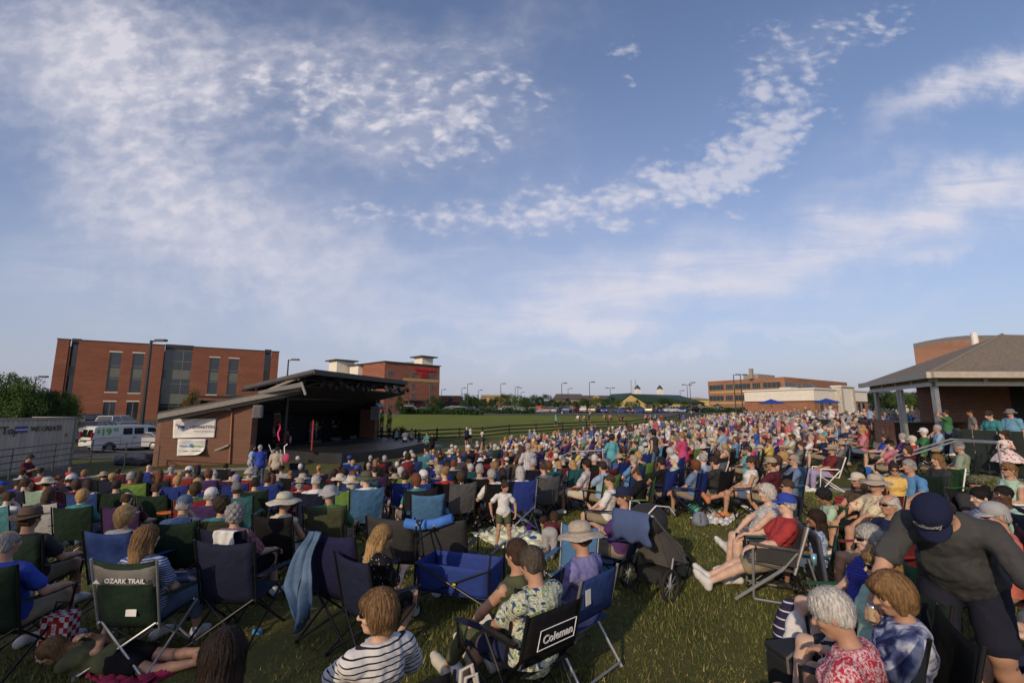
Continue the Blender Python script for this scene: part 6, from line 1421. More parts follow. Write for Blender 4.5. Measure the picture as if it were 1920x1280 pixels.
def look(T,label,loc,rz,skin,hair,haircol,shirt,sleeve,pants,plen,hat,hatcol,sc,group,shoes=None):
    o=obj('person',T['body'],None,SKIN[skin]); o.location=loc; o.rotation_euler=(0,0,rz); o.scale=(sc,)*3; props(o,label,'person',group)
    obj('shirt',piece(T,'shirt',sleeve),o,shirt); obj('trousers' if plen>1 else 'shorts',piece(T,'pants',plen),o,pants)
    if hair: obj('hair',piece(T,'hair',hair,bool(hat)),o,haircol)
    if hat: obj('cap' if hat=='cap' else 'hat',piece(T,'hat',hat),o,hatcol)
    if shoes:
        for sd in 'RL': obj('shoe',piece(T,'shoes',sd),o,shoes)
    return o
def zone(px,py):
    if px<170: a='near the left ramp railing'
    elif px<300: a='in front of the boulders'
    elif px<470: a='below the horse banner'
    elif px<620: a='before the left end of the stage'
    elif px<760: a='before the stage apron'
    elif px<900: a='before the right end of the stage'
    elif px<1020: a='in the crowd below the left tree row'
    elif px<1140: a='by the silver rail in mid crowd'
    elif px<1270: a='in the crowd below the yellow gable'
    elif px<1400: a='in the crowd below the brown office'
    elif px<1520: a='in the crowd below the restaurant'
    elif px<1650: a='by the dark green screen panel'
    else: a='by the pavilion posts'
    return a
def describe(shirt,sleeve,hair,hcol,hat,hatcol,kind,px,py,extra=''):
    hd=('%s %s'%(cn(hatcol),{'cap':'cap','sunhat':'sun hat','fedora':'fedora','bucket':'bucket hat','straw':'straw hat','wide':'wide hat','cowboy':'cowboy hat'}[hat])) if hat else ('bald head' if not hair else '%s %s hair'%({'dbrown':'dark brown','dblond':'dark blond'}.get(hcol,hcol),{'pony':'ponytail','long':'long','bob':'bobbed','curly':'curly','bun':'pinned up','balding':'receding','short':'short','fluffy':'fluffy','bowl':'bowl cut','buzz':'cropped'}.get(hair,'')))
    g={0:'tank top',.62:'shirt',1.8:'long sleeved shirt'}.get(sleeve,'shirt')
    return '%s %s, %s, %s %s'%(cn(shirt),g,hd,{'sit':'seated','stand':'standing','floor':'on the grass'}[kind],extra or zone(px,py))
SZ=[(170,'by left railing'),(300,'by boulders'),(470,'below banner'),(620,'near stage left'),(760,'near stage apron'),(900,'near stage right'),(1020,'below tree row'),(1140,'by mid rail'),(1270,'below yellow gable'),(1400,'below brown office'),(1520,'below restaurant'),(1650,'by green screen'),(9999,'by pavilion')]
def chair_label(cc,ck,shirt,sleeve,hair,hcol,hat,hatcol,px):
    d=describe(shirt,sleeve,hair,hcol,hat,hatcol,'sit',px,0,'ZZ').split(', '); z=[t for x,t in SZ if px<x][0]
    b='%s %s under %s, %s, %s'%(cn(cc),{'camp':'camp chair','director':'folding chair','lawn':'lawn chair','rocker':'padded chair'}[ck],d[0],d[1],z)
    for suf in ('','nearer','farther','beyond','behind','ahead','alongside','opposite','adjacent'):
        t=(b+' '+suf).strip()
        if t not in USED: USED[t]=1; return t
    return b
def describe2(l,py):
    for suf in ('','far back','nearer','further forward','towards the front'):
        t=(l+' '+suf).strip()
        if t not in USED and len(t.split())<=16: USED[t]=1; return t
    return None
rp=random.Random(42)
CHC=['royal','royal','blue','navy','navy','black','charcoal','red','darkgreen','darkgreen','skyblue','maroon','purple','lime','grey','teal']
NCH=[0]
def put(px,py,shirt='white',hair='short',hcol='brown',hat=None,hatcol='white',chair_='royal',kind='sit',i=None,sleeve=.62,pants='khaki',plen=.8,skin=None,rot=0,sc=1.0,lab=None,tgt=None,loc=None,ck='camp',turn=None):
    hh={'sit':1.12,'stand':1.60,'floor':.80}[kind]*sc
    if loc is None:
        p=ground_hit(px,py,hh)
        if p is None: return None
    else: p=Vector(loc)
    d=p.y; h=.014 if d<9 else (.019 if d<17 else .030)
    n={'sit':8,'stand':4,'floor':2}[kind]; fem=hair in('bob','long','pony','bun') ; 
    if i is None:
        opts={'sit':([2,3,6] if fem else [0,1,4,5,7]),'stand':([1,3] if fem else [0,2]),'floor':[0] if fem else [1]}[kind]; i=rp.choice(opts)
    T=tpl(kind,i,h); rz=face(p.x,p.y,*(tgt or (None,None)))+R(rot+rp.uniform(-9,9)) if turn is None else R(turn)
    lb=lab or describe2(describe(shirt,sleeve,hair,hcol,hat,hatcol,kind,px,py),py)
    if lb is None: return None
    if lab: USED[lab]=1
    o=look(T,lb,p,rz,skin or rp.choice('aaabbcct'),hair,HAIR[hcol],C[shirt],sleeve,C[pants],plen,hat,C[hatcol] if hat else None,sc*rp.uniform(.96,1.04),'people watching the concert',C[rp.choice(['white','black','grey','tan'])] if d<20 else None)
    PL.append((p.x,p.y))
    if kind=='sit' and chair_:
        t=chair_label(chair_,ck,shirt,sleeve,hair,hcol,hat,hatcol,px)
        chair(ck if d<17 else 'far',p,rz,C[chair_],t,0 if d<8 else 1,sc=sc)
    return o
# one line per person: px py shirt hair haircol hat:col chair [key=value ...]
LIST='''
17 930 white short brown - turquoise
42 888 lightblue short dbrown - navy
82 885 grey short dbrown - red
96 905 mint short brown straw:cream mint
100 926 purple long brown - white
132 898 navy short dbrown cap:white navy
131 880 red short blond - - kind=stand sc=.62
163 886 magenta bob dblond - navy
200 888 charcoal short brown straw:tan black
229 880 white short dbrown - darkred
252 893 red short grey - black
279 876 pink None grey - royal skin=c
172 910 white long dbrown - blue
225 908 charcoal short dbrown - darkgreen
262 893 brown long brown - lime
302 890 brown long auburn - charcoal
325 880 turquoise short grey - red
373 880 olive long black - navy
337 897 lightblue bob blond - royal
373 906 orange bob blond - royal
395 890 purple fluffy auburn - purple
428 871 lavender short black - black
443 895 grey short grey cap:lavender royal
470 888 beige bob grey bucket:beige red
245 931 maroon balding brown - purple
400 925 purple short grey cap:white purple
345 951 denimblue short grey cap:denim darkgreen
425 946 teal curly dbrown - olive
660 901 lime bob white straw:cream lime
592 905 white balding silver - navy
505 896 lightgrey short brown - royal
565 890 navy short dbrown - blue
598 880 coral pony blond - navy
565 872 white short white - navy
529 878 lavender short brown cap:black white
626 889 darkred curly dbrown - darkred
637 872 navy bob brown - darkred
669 881 royal short brown cap:blue royal
732 876 lightblue short dbrown - charcoal
738 897 navy bob brown straw:tan navy sc=.8
757 888 white short dbrown - royal
757 872 royal short white cap:white olive
792 889 teal short grey cap:white royal
833 889 red bun dblond - black
861 889 lightgrey curly brown - grey
941 883 brown long dbrown - brown
1023 870 pink curly auburn - teal
1052 862 black short grey cap:grey navy
1130 877 lightblue short dbrown - lime
1128 867 teal short grey cap:grey red
1197 856 peach fluffy blond - lime
1297 871 denimblue bob auburn - royal
1311 861 lightblue short grey - grey ck=rocker
1275 830 navy short brown cap:black royal
1254 816 denimblue short brown - blue sc=1.05
1397 843 turquoise short brown - blue
1367 850 lightblue pony dblond - - kind=floor pants=white
1353 838 navy short brown cap:royal - kind=floor
1443 861 beige curly brown - brown
1447 873 maroon short brown cap:tan black
1467 858 grey bob blond - black
1427 823 charcoal pony brown - navy
1477 817 cream curly brown - white ck=lawn
1570 831 grey short brown straw:tan black
1510 822 white short grey - navy ck=lawn
1540 822 navy bob blond - white ck=lawn
1593 793 cream short brown cap:tan navy
1567 789 navy short dbrown - royal
1650 818 royal short brown - royal
1682 816 purple short grey - black
1722 810 green short white cap:white green
1700 823 red short white cap:cream charcoal
1668 834 pink short brown cap:black orange
1693 844 maroon bob brown - navy
1167 843 olive bob brown - orange
1085 851 lightgrey short grey bucket:lightgrey navy
1180 862 skyblue short grey cap:tan blue
950 862 tan short brown cap:cream tan
920 858 pink bob blond - pink sc=.7
995 868 brown short grey cap:lightgrey navy
875 866 red short brown - darkred
707 862 white short brown - red
693 857 navy short grey - darkgreen
655 862 skyblue short dbrown cap:royal royal
720 858 grey fluffy grey - navy
1240 868 black short black - royal
1340 868 charcoal short dbrown - black
560 860 white short white - navy
150 905 pink bob brown - maroon
300 912 black short brown - darkgreen
60 905 brown short brown - navy
480 905 olive short dbrown - darkgreen
1330 800 coral short grey - royal
1395 800 yellow short brown - black
1200 800 red short grey cap:white navy
'''
def runlist(txt):
    for ln in txt.strip().splitlines():
        w_=ln.split(); kw={}
        for x in w_[7:]:
            k,v=x.split('='); kw[k]=float(v) if k in('sc','rot','sleeve','plen','turn') else v
        hat,hc=(w_[5].split(':') if w_[5]!='-' else (None,'white'))
        put(float(w_[0]),float(w_[1]),w_[2],None if w_[3]=='None' else w_[3],w_[4],hat,hc,None if w_[6]=='-' else w_[6],**kw)
# ---------------------------------------------------------------- patterned cloths
def pat(name,base,fn):
    if name in MATS: return MATS[name]
    m=M(name,base,.9,0,.05,5,bump=.3,bscale=30,spec=.2); t,N,L=nt(m); b=N['Principled BSDF']; tc=N.new('ShaderNodeTexCoord'); out=fn(N,L,tc.outputs['Object']); L.new(out,b.inputs['Base Color']); return m
def ramp(N,L,src,stops,const=True):
    r=N.new('ShaderNodeValToRGB'); r.color_ramp.interpolation='CONSTANT' if const else 'LINEAR'; e=r.color_ramp.elements
    while len(e)<len(stops): e.new(.5)
    for k,(p,c) in enumerate(stops): e[k].position=p; e[k].color=(*c,1)
    L.new(src,r.inputs[0]); return r.outputs[0]
def stripes(c1,c2,period,duty,axis=2,tiltm=0):
    def fn(N,L,co):
        mp=N.new('ShaderNodeMapping'); mp.inputs['Rotation'].default_value=(tiltm,0,0); L.new(co,mp.inputs[0]); s=N.new('ShaderNodeSeparateXYZ'); L.new(mp.outputs[0],s.inputs[0])
        a=N.new('ShaderNodeMath'); a.operation='MULTIPLY'; a.inputs[1].default_value=1/period; L.new(s.outputs[axis],a.inputs[0]); f=N.new('ShaderNodeMath'); f.operation='FRACT'; L.new(a.outputs[0],f.inputs[0]); return ramp(N,L,f.outputs[0],[(0,c1),(duty,c2)])
    return fn
def blobs(stops,scale,feat='noise',dist=0,const=True,rnd=1):
    def fn(N,L,co):
        if feat=='noise': n=N.new('ShaderNodeTexNoise'); n.inputs['Detail'].default_value=3; n.inputs['Distortion'].default_value=dist; o='Fac'
        else: n=N.new('ShaderNodeTexVoronoi'); n.inputs['Randomness'].default_value=rnd; o='Distance'
        n.inputs['Scale'].default_value=scale; L.new(co,n.inputs['Vector']); return ramp(N,L,n.outputs[o],stops,const)
    return fn
def plaid(c1,c2,c3,p):
    def fn(N,L,co):
        s=N.new('ShaderNodeSeparateXYZ'); L.new(co,s.inputs[0]); fr=[]
        for ax in (0,2):
            a=N.new('ShaderNodeMath'); a.operation='MULTIPLY'; a.inputs[1].default_value=1/p; L.new(s.outputs[ax],a.inputs[0]); f=N.new('ShaderNodeMath'); f.operation='FRACT'; L.new(a.outputs[0],f.inputs[0]); g=N.new('ShaderNodeMath'); g.operation='LESS_THAN'; g.inputs[1].default_value=.45; L.new(f.outputs[0],g.inputs[0]); fr.append(g.outputs[0])
        a=N.new('ShaderNodeMath'); a.operation='ADD'; L.new(fr[0],a.inputs[0]); L.new(fr[1],a.inputs[1]); h=N.new('ShaderNodeMath'); h.operation='MULTIPLY'; h.inputs[1].default_value=.4; L.new(a.outputs[0],h.inputs[0]); return ramp(N,L,h.outputs[0],[(0,c1),(.3,c2),(.7,c3)])
    return fn
Wh=(.62,.60,.58); Nv=(.015,.02,.06)
stripe_m=pat('striped_knit',Wh,stripes((.02,.02,.03),Wh,.034,.24)); bstripe_m=pat('blue_stripe_knit',Wh,stripes((.05,.08,.22),(.35,.38,.48),.022,.5)); dress_m=pat('blue_rib_dress',Nv,stripes((.05,.055,.30),(.028,.03,.19),.022,.5)); tank_m=pat('pale_rib_tank',Wh,stripes((.50,.48,.46),(.40,.385,.37),.030,.55))
haw_m=pat('leaf_print_shirt',Wh,blobs([(0,(.03,.05,.16)),(.40,(.14,.22,.07)),(.455,(.56,.55,.53)),(.52,(.24,.33,.12)),(.575,(.56,.55,.53)),(.62,(.55,.33,.08)),(.66,(.60,.58,.56))],13,'noise',1.4))
pais_m=pat('red_paisley_shirt',Wh,blobs([(0,(.42,.03,.05)),(.47,(.60,.40,.42)),(.52,(.44,.035,.06)),(.56,(.62,.50,.52))],34,'noise',1.8)); tie_m=pat('tie_dye_shirt',Nv,blobs([(.36,(.018,.022,.07)),(.50,(.10,.12,.25)),(.62,(.52,.54,.62))],5,'noise',2.2,False)); tie2_m=pat('sky_tie_dye_shirt',Nv,blobs([(.38,(.07,.16,.42)),(.6,(.45,.55,.68))],9,'noise',1.6,False))
plaid_m=pat('checked_shirt',Wh,plaid((.50,.49,.48),(.25,.25,.27),(.07,.07,.09),.035)); plaid2_m=pat('pale_checked_shirt',Wh,plaid((.55,.53,.52),(.40,.38,.42),(.25,.23,.30),.045)); yflo_m=pat('yellow_floral_top',Wh,blobs([(0,(.62,.40,.06)),(.5,(.60,.48,.30)),(.56,(.50,.20,.05)),(.6,(.60,.38,.07))],26,'noise',1)); cflo_m=pat('cream_floral_shirt',Wh,blobs([(0,(.50,.12,.10)),(.40,(.58,.52,.36)),(.60,(.40,.38,.14)),(.64,(.60,.54,.40))],14,'noise',1.5))
mflo_m=pat('maroon_floral_shirt',Wh,blobs([(0,(.14,.012,.03)),(.48,(.42,.32,.33)),(.53,(.12,.01,.025)),(.6,(.35,.25,.27))],26,'noise',1.6)); dot_m=pat('black_dotted_top',Nv,blobs([(0,(.5,.5,.5)),(.16,(.008,.008,.01))],32,'v')); rdot_m=pat('red_dotted_top',Nv,blobs([(0,(.6,.55,.55)),(.2,(.45,.035,.04))],22,'v')); camo_m=pat('camo_cloth',Nv,blobs([(0,(.05,.06,.03)),(.48,(.12,.13,.07)),(.55,(.02,.02,.015)),(.6,(.2,.19,.13))],24,'noise',.5))
skirt_m=pat('pink_flower_skirt',Wh,blobs([(0,(.50,.06,.18)),(.26,(.55,.25,.32)),(.34,(.62,.57,.55))],9,'v')); blank_m=pat('dotted_blanket_cloth',Wh,blobs([(0,(.03,.08,.40)),(.30,(.76,.76,.55))],3.4,'v',rnd=.7)); bl2_m=pat('dark_plaid_blanket_cloth',Nv,plaid((.02,.024,.035),(.05,.055,.07),(.09,.095,.11),.16))
def hero(label,px,py,kw,skin='a',hair=('short','brown'),shirt='grey',sleeve=.62,pants='khaki',plen=.8,turn=40,sz=1.0,ch=None,hat=None,shade=False,lv=2,shoes='white',sm=None,pm=None,loc=None,chtube=None,chlabel=None,cturn=None,hem=None,neck=.045,h=None):
    sz=1+(sz-1)*.45 if sz>1 else sz; P=Person(**kw); sk=P.J['skull']; rz=R(turn); off=Matrix.Rotation(rz,3,'Z')@Vector((sk.x,sk.y,0))*sz
    if loc is None: g=ground_hit(px,py,sk.z*sz); p=Vector((g.x-off.x,g.y-off.y,0)); p.z=g.z
    else: p=Vector(loc)-Vector((off.x,off.y,0))
    o=person(label,P,p,rz,skin,hair,((C[shirt] if isinstance(shirt,str) else shirt),sleeve) if shirt else None,(C[pants],plen) if pants else None,C[shoes] if shoes else None,(hat[0],C[hat[1]]) if hat else None,shade,lv,None,sm,pm,'people watching the concert',sz,hem=hem,neck=neck)
    USED[label]=1; PL.append((p.x,p.y)); c=None
    if ch: c=chair(ch[0],p,R(turn if cturn is None else cturn),C[ch[1]],chlabel or ('%s chair under the %s'%(cn(ch[1]),' '.join(label.replace('person in ','person in ').split()[:11]))),0 if p.y<9 else 1,tube=chtube,sc=sz)
    return o,P,c
SIT=lambda **k:dict(dict(pose='sit'),**k)
def world(o,P,v): return Matrix.LocRotScale(o.location,o.rotation_euler,o.scale)@Vector(v)
# --- nearest people -------------------------------------------------------------------
o1,P1,c1=hero('person in a black striped white top and dark sunglasses, profile to the left',708,1146,SIT(sex='f',rec=16,hyaw=-60,hpitch=-4,arms=('rest','knee'),girth=1.12,legs='out'),'a',('bob','dblond'),'white',.95,'navy',.7,40,1.06,None,None,True,3,sm=stripe_m,h=.006)
c1=chair('camp',o1.location+Vector((.16,-.06,-.12)),R(18),C['black'],'black camp chair under the woman in the black striped white top',0)
on_back(c1,'TRAVEL',.08,.78,bold=.001)
wb=MB().tube([tuple(P1.v('wrL')+(P1.v('elL')-P1.v('wrL'))*.12),tuple(P1.v('wrL')+(P1.v('elL')-P1.v('wrL'))*.17)],.036,14,cap=False).build('watch',tube_d,o1,True)
o2,P2,c2=hero('person in a green and blue leaf print shirt, short grey-brown hair, seen from behind',996,1056,SIT(rec=10,hyaw=-6,hpitch=-18,arms=('lap','knee'),girth=1.25,legs='out',tilt=-3),'b',('short',(.09,.07,.055)),'white',.75,'navy',.85,40,1.05,('director','black'),None,False,3,sm=haw_m,chlabel='black folding chair with white outline lettering under the leaf print shirt',hem=-.16,chtube=tube_d)
on_back(c2,'Coleman',.085,.69,y=-.275,bold=.0012); fr_=MB(); 
for a,b in (((-.20,.63),(.17,.63)),((.17,.63),(.21,.75)),((.21,.75),(-.16,.75)),((-.16,.75),(-.20,.63))): fr_.tube([(a[0],-.262,a[1]),(b[0],-.262,b[1])],.004,4)
fr_.build('print_border',MATS['chair_print_white'],c2)
hero('person with bare arms and a raised knee, mostly hidden by the leaf print shirt',968,1038,SIT(rec=6,arms=('knee','knee'),legs='out'),'b',('short','brown'),'olive',0,'olive',1.7,48,1.0,('camp','navy'),None,False,2,shoes='cream',chlabel='navy camp chair hidden in front of the leaf print shirt')
o3,P3,c3=hero('person in a lavender blue polo and broad beige felt hat, seen from behind',1087,1006,SIT(rec=10,hyaw=-10,hpitch=-8,arms=('rest','lap'),girth=1.15,legs='down'),'b',('short','brown'),(.20,.19,.40),.85,'tan',.85,46,1.08,('director','blue'),('wide','beige'),False,3,chtube=tube_l,chlabel='blue folding chair with silver frame under the beige felt hat')
MB().bb(-.22,-.252,.66,-.15,-.248,.78).build('care_label',whitem,c3)
hero('person with long dark brown hair seen from behind at the bottom edge',418,1228,SIT(sex='f',rec=12,hyaw=-10,arms='lap'),'b',('long','dbrown'),'black',.6,'black',.7,12,1.06,('camp','navy'),None,False,2,chlabel='navy camp chair under the long dark brown hair at the bottom edge')
g=ground_hit(205,1242,.12); o5,P5,_=hero('child in an olive shirt and pink trimmed black shorts lying on their front',0,0,dict(pose='prone',sex='f',hyaw=-35,hpitch=20,arms=('fold','fold')),'b',('long','dblond'),'olive',.6,'black',.45,95,.92,None,None,False,2,shoes=None,loc=g+Vector((-.55,0,0)))
pk=M('pink_trim',(.6,.03,.22),.8)
for sd in 'RL':
    a,b=P5.v('hip'+sd),P5.v('kn'+sd); c=a+(b-a)*.44; d=(b-a)/np.linalg.norm(b-a); MB().tube([tuple(c-d*.008),tuple(c+d*.008)],.098,18,cap=False).build('hem_trim',pk,o5,True)
hero('person in a bright blue shirt with thinning grey hair at the left edge',14,1018,SIT(rec=12,hyaw=10,arms='rest',girth=1.15),'b',('balding','grey'),'royal',.62,'tan',.8,4,1.08,('camp','darkgreen'),None,False,2,chlabel='dark green and grey camp chair at the left edge under the bright blue shirt')
hero('person in a dark grey shirt and olive brown fedora, near the left edge',57,972,SIT(rec=12,hyaw=6,arms='rest',girth=1.1),'b',('short','brown'),'charcoal',.62,'khaki',.8,8,1.08,('camp','darkgreen'),('fedora','brown'),False,2,chlabel='dark green camp chair under the olive brown fedora')
hero('person with a blond bob and beige visor in a navy chair',235,966,SIT(sex='f',rec=12,hyaw=8,arms='lap'),'a',('bob','blond'),'lightgrey',.62,'navy',.8,-4,1.05,('camp','blue'),('visor','beige'),False,2,chlabel='blue camp chair under the blond bob and beige visor')
o9,P9,c9=hero('person in a blue striped top with long light brown hair in the large green-grey chair',276,1008,SIT(sex='f',rec=10,hyaw=16,arms='lap',girth=1.1),'a',('long','dblond'),'lightblue',.62,'denim',1.6,-2,1.08,('camp','darkgreen'),None,False,2,sm=bstripe_m,chlabel='large green and grey camp chair with white logo and silver legs',chtube=tube_l)
gy=M('grey_canvas',(.14,.13,.115),.85,0,.15,9,bump=.4,bscale=16); patch((-.285,-.222,.70),(.285,-.222,.70),(.295,-.284,.955),(-.295,-.284,.955),(0,-.05,0),8,edge=.035).build('back_panel',gy,c9,True); on_back(c9,'OZARK TRAIL',.06,.83,bold=.0008,y=-.325,shear=.2,dx=.05); MB().add([(-.235,-.335,.81),(-.165,-.335,.81),(-.20,-.34,.85)],[(0,1,2)]).build('peak_emblem',whitem,c9); MB().bb(.02,-.235,.50,.12,-.231,.56).build('care_label',whitem,c9)
_,_,cw=hero('person in a maroon floral top with short curly grey hair',443,963,SIT(sex='f',rec=12,hyaw=12,arms=('rest','lap'),girth=1.15),'a',('curly','grey'),'maroon',.8,'black',.8,-8,1.05,('camp','navy'),None,False,2,sm=mflo_m,chlabel='navy camp chair with a white cloth over its back')
def cloth_over(root,dx,w_,drop,front,col,name,label,mat=None,z=1.005,tilt=0):
    g_=[]; n=12
    for i in range(n+1):
        row=[]; x=dx-w_/2+w_*i/n
        for j in range(15):
            t=j/14*(drop+front); 
            if t<front: y,zz=-.265+.0*t,z-front+t; 
            else: y,zz=-.32-.02*math.sin(3*x)*0-.012*math.sin(i*1.1+j*.2)-.05,z-(t-front)*(1-.10*math.sin(i*.5))
            row.append((x+tilt*(t-front if t>front else 0)+.008*math.sin(j*.7),y,zz))
        g_.append(row)
    o=MB().sheet(g_,.006).build(name,mat or cloth,None,True); o.color=(*col,1); o.matrix_world=Matrix.LocRotScale(root.location,root.rotation_euler,root.scale); return props(o,label,name.replace('_',' '))
cloth_over(cw,.10,.26,.16,.06,C['white'],'white_cloth','white cloth hung over the back of the navy camp chair')
hero('person in a cream sleeveless top and broad cream sun hat',534,940,SIT(sex='f',rec=10,hyaw=10,arms=('lap','rest')),'b',('bun','brown'),'cream',0,'lightblue',.7,-12,1.06,('camp','black'),('sunhat','cream'),False,2,chlabel='black camp chair under the broad cream sun hat')
hero('person in a green shirt and pale grey bucket hat on an olive chair',618,925,SIT(rec=12,hyaw=-8,arms='rest',girth=1.2),'b',('short','grey'),'green',.8,'khaki',.8,4,1.08,('camp','olive'),('bucket','lightgrey'),False,2,chlabel='olive camp chair with a small white tag under the bucket hat')
o16,P16,_=hero('bearded person in a white shirt and olive sun hat facing left',686,897,SIT(rec=10,hyaw=-45,arms='lap',girth=1.15),'c',('short','white'),'white',.8,'lightgrey',1.8,24,1.08,('camp','skyblue'),('wide','olive'),False,2,chlabel='sky blue camp chair under the bearded person in the olive hat')
q=P16.q; f=S().ell(q(0,.070,-.085),np.array((.042,.040,.055)),np.array(P16.H)).cap(q(-.04,.05,-.05),q(.04,.05,-.05),.018); attach_np('beard',surf(f,.009),hairm,o16,HAIR['white'])
hero('child with long wavy blond hair and black dotted top beside the black double chair',718,1006,SIT(sex='f',rec=0,hyaw=20,hpitch=-20,legs='tuck',arms=('phone','lap')),'a',('long','blond'),'black',.7,'black',.7,-38,.95,('camp','navy'),None,False,2,sm=dot_m,chlabel='navy camp chair under the child with wavy blond hair')
hero('small child in a white t-shirt and green shorts walking on the dotted blanket',947,912,dict(pose='stand',sex='m',child=True,hyaw=-25,hpitch=-18,legs='wide',armR=((.34,.06,-.02),(1,-.2,0)),armL=((-.34,.02,-.06),(-1,-.2,0))),'b',('bun','brown'),'white',.6,'olive',.5,188,.66,None,None,False,2,shoes='purple')
g=ground_hit(1040,992,.3); hero('toddler in grey overalls and red shirt crawling away on the dark blanket',0,0,dict(pose='crawl',child=True,sex='m',arms='prop',hyaw=10),'b',('curly','brown'),'darkred',.55,'lightgrey',1.3,-14,.70,None,None,False,2,loc=g,shoes='grey',hem=.16)
g=ground_hit(1020,1003,.2); hero('small dark haired boy in a green shirt bending over the dotted blanket',0,0,dict(pose='crawl',child=True,sex='m',arms='prop',hyaw=40),'b',('short','dbrown'),'lime',.55,'navy',.6,150,.62,None,None,False,1,loc=g)
_,_,c21=hero('person in a purple-navy shirt and navy cap beside the stroller',1168,930,SIT(rec=10,hyaw=-30,arms=('lap','phone'),girth=1.2),'b',('short','brown'),'purple',.8,'khaki',.8,62,1.1,('camp','blue'),('cap','navy'),True,2,chlabel='blue camp chair under the navy cap beside the stroller')
hero('person in a white t-shirt with cropped brown hair behind the navy cap',1143,901,SIT(rec=8,hyaw=-10,arms=('knee','lap')),'a',('buzz','brown'),'white',.7,'khaki',.8,60,1.0,('camp','navy'),None,False,1,chlabel='navy camp chair under the white t-shirt behind the navy cap')
hero('bald person in a black shirt looking down at their hands',1192,886,SIT(rec=4,hyaw=-6,hpitch=-28,arms='phone',girth=1.15),'b',('balding','brown'),'black',.7,'black',.8,66,1.08,('camp','lime'),None,True,1,chlabel='lime camp chair under the bald person in black')
hero('person in a pale checked shirt with dark hair, bare legs out, in a red chair',1100,870,SIT(rec=12,hyaw=10,arms='lap',legs='crossR'),'b',('short','dbrown'),'white',.8,'cream',.75,62,1.1,('camp','red'),None,False,2,sm=plaid2_m,chlabel='red camp chair with hanging red bag under the pale checked shirt')
hero('person in a navy checked white shirt with grey hair, seen from behind',899,880,SIT(rec=10,arms='lap',girth=1.1),'b',('short','grey'),'white',.8,'denim',1.8,14,1.08,('camp','black'),None,False,1,sm=plaid_m,chlabel='black camp chair under the navy checked white shirt')
hero('person in a white floral t-shirt with short grey hair leaning left',921,890,SIT(sex='f',rec=10,arms=('lap','rest'),tilt=-10,hyaw=-15),'b',('short','grey'),'white',.7,'navy',.8,24,1.0,('camp','black'),None,False,1,chlabel='black camp chair under the white floral t-shirt')
hero('person with long white-blond hair in a tall blue chair with silver legs',975,884,SIT(sex='f',rec=10,arms='lap'),'a',('long','silver'),'white',.7,'white',.8,14,1.05,('camp','royal'),None,False,1,chlabel='tall royal blue camp chair with silver legs behind the walking child',chtube=tube_l)
hero('person in a red dotted sleeveless top with blond ponytail',833,886,SIT(sex='f',rec=8,arms='lap',hyaw=-10),'a',('pony','dblond'),'red',0,'white',.7,8,1.0,('camp','black'),None,False,1,sm=rdot_m,chlabel='black camp chair under the red dotted sleeveless top')
hero('person in a pale green shirt with white hair and glasses facing left',1264,862,SIT(rec=12,hyaw=-14,arms='rest',girth=1.15),'c',('short','white'),'mint',.8,'khaki',.8,62,1.05,('camp','royal'),None,False,1,chlabel='royal blue camp chair under the pale green shirt with white hair')
hero('person in a white tank top and sunglasses with crossed bare legs',1408,866,SIT(sex='f',rec=14,hyaw=-6,legs='crossR',arms=('lap','rest')),'b',('pony','brown'),'white',0,'denim',.4,76,1.06,('camp','black'),None,True,2,shoes='orange',chlabel='black camp chair under the crossed bare legs and white tank top')
hero('balding person in a blue t-shirt and sunglasses on a sky blue chair',1488,862,SIT(rec=18,hyaw=-8,legs='out',arms='lap',girth=1.25),'b',('balding','grey'),'denimblue',.75,'khaki',.8,74,1.1,('camp','skyblue'),None,True,2,chlabel='sky blue camp chair under the balding person in a blue t-shirt')
hero('person with cropped hair and sunglasses lying back behind the white tank top',1476,912,SIT(rec=24,hyaw=6,legs='stretch',arms='lap'),'b',('buzz','brown'),'lightblue',.7,'black',.8,80,1.0,('camp','navy'),None,True,1,chlabel='navy camp chair partly hidden behind the grey-white tank top')
hero('large person in a grey-white tank top with white hair, leaning forward to the left',1437,924,SIT(sex='f',rec=4,hyaw=-30,legs='down',arms='knee',girth=1.55),'c',('fluffy','white'),'lightgrey',0,'black',.75,72,1.1,('camp','teal'),None,False,2,sm=tank_m,hem=-.12,chlabel='teal camp chair under the large person in the grey-white tank top')
o21,P21,cr=hero('person in a red polo and royal blue cap with legs stretched out',1474,944,SIT(rec=22,hyaw=-4,legs='stretch',arms='rest',girth=1.1),'c',('short','grey'),'red',.85,'khaki',.75,70,1.1,('rocker','grey'),('cap','royal'),True,2,chlabel='grey padded chair with silver frame under the red polo',chtube=tube_l)
MB().tube([tuple(P21.v('wrL')+(P21.v('elL')-P21.v('wrL'))*.10),tuple(P21.v('wrL')+(P21.v('elL')-P21.v('wrL'))*.18)],.036,12,cap=False).build('watch',tube_d,o21,True)
hero('child with curly black hair sitting in a green chair, looking down',1545,930,SIT(child=True,rec=10,hpitch=-20,arms='lap'),'k',('curly','black'),'mint',.6,'navy',.8,76,.80,('camp','green'),None,False,1,chlabel='green camp chair under the child with curly black hair')
hero('child with long curly dark hair in a blue tie dye shirt',1530,972,SIT(sex='f',child=True,rec=6,arms=('phone','lap'),hyaw=-10),'k',('long','dbrown'),'lightblue',.7,'denim',.6,52,.78,('camp','teal'),None,False,2,sm=tie2_m,shoes='black',chlabel='small teal camp chair under the blue tie dye shirt')
hero('person in a brown sleeveless top, cream cap and sunglasses facing the camera side',1608,900,SIT(sex='f',rec=10,hyaw=10,arms=('phone','lap')),'b',('long','dblond'),'brown',.25,'black',.6,104,1.0,('camp','red'),('cap','cream'),True,2,chlabel='red camp chair under the cream cap and brown top')
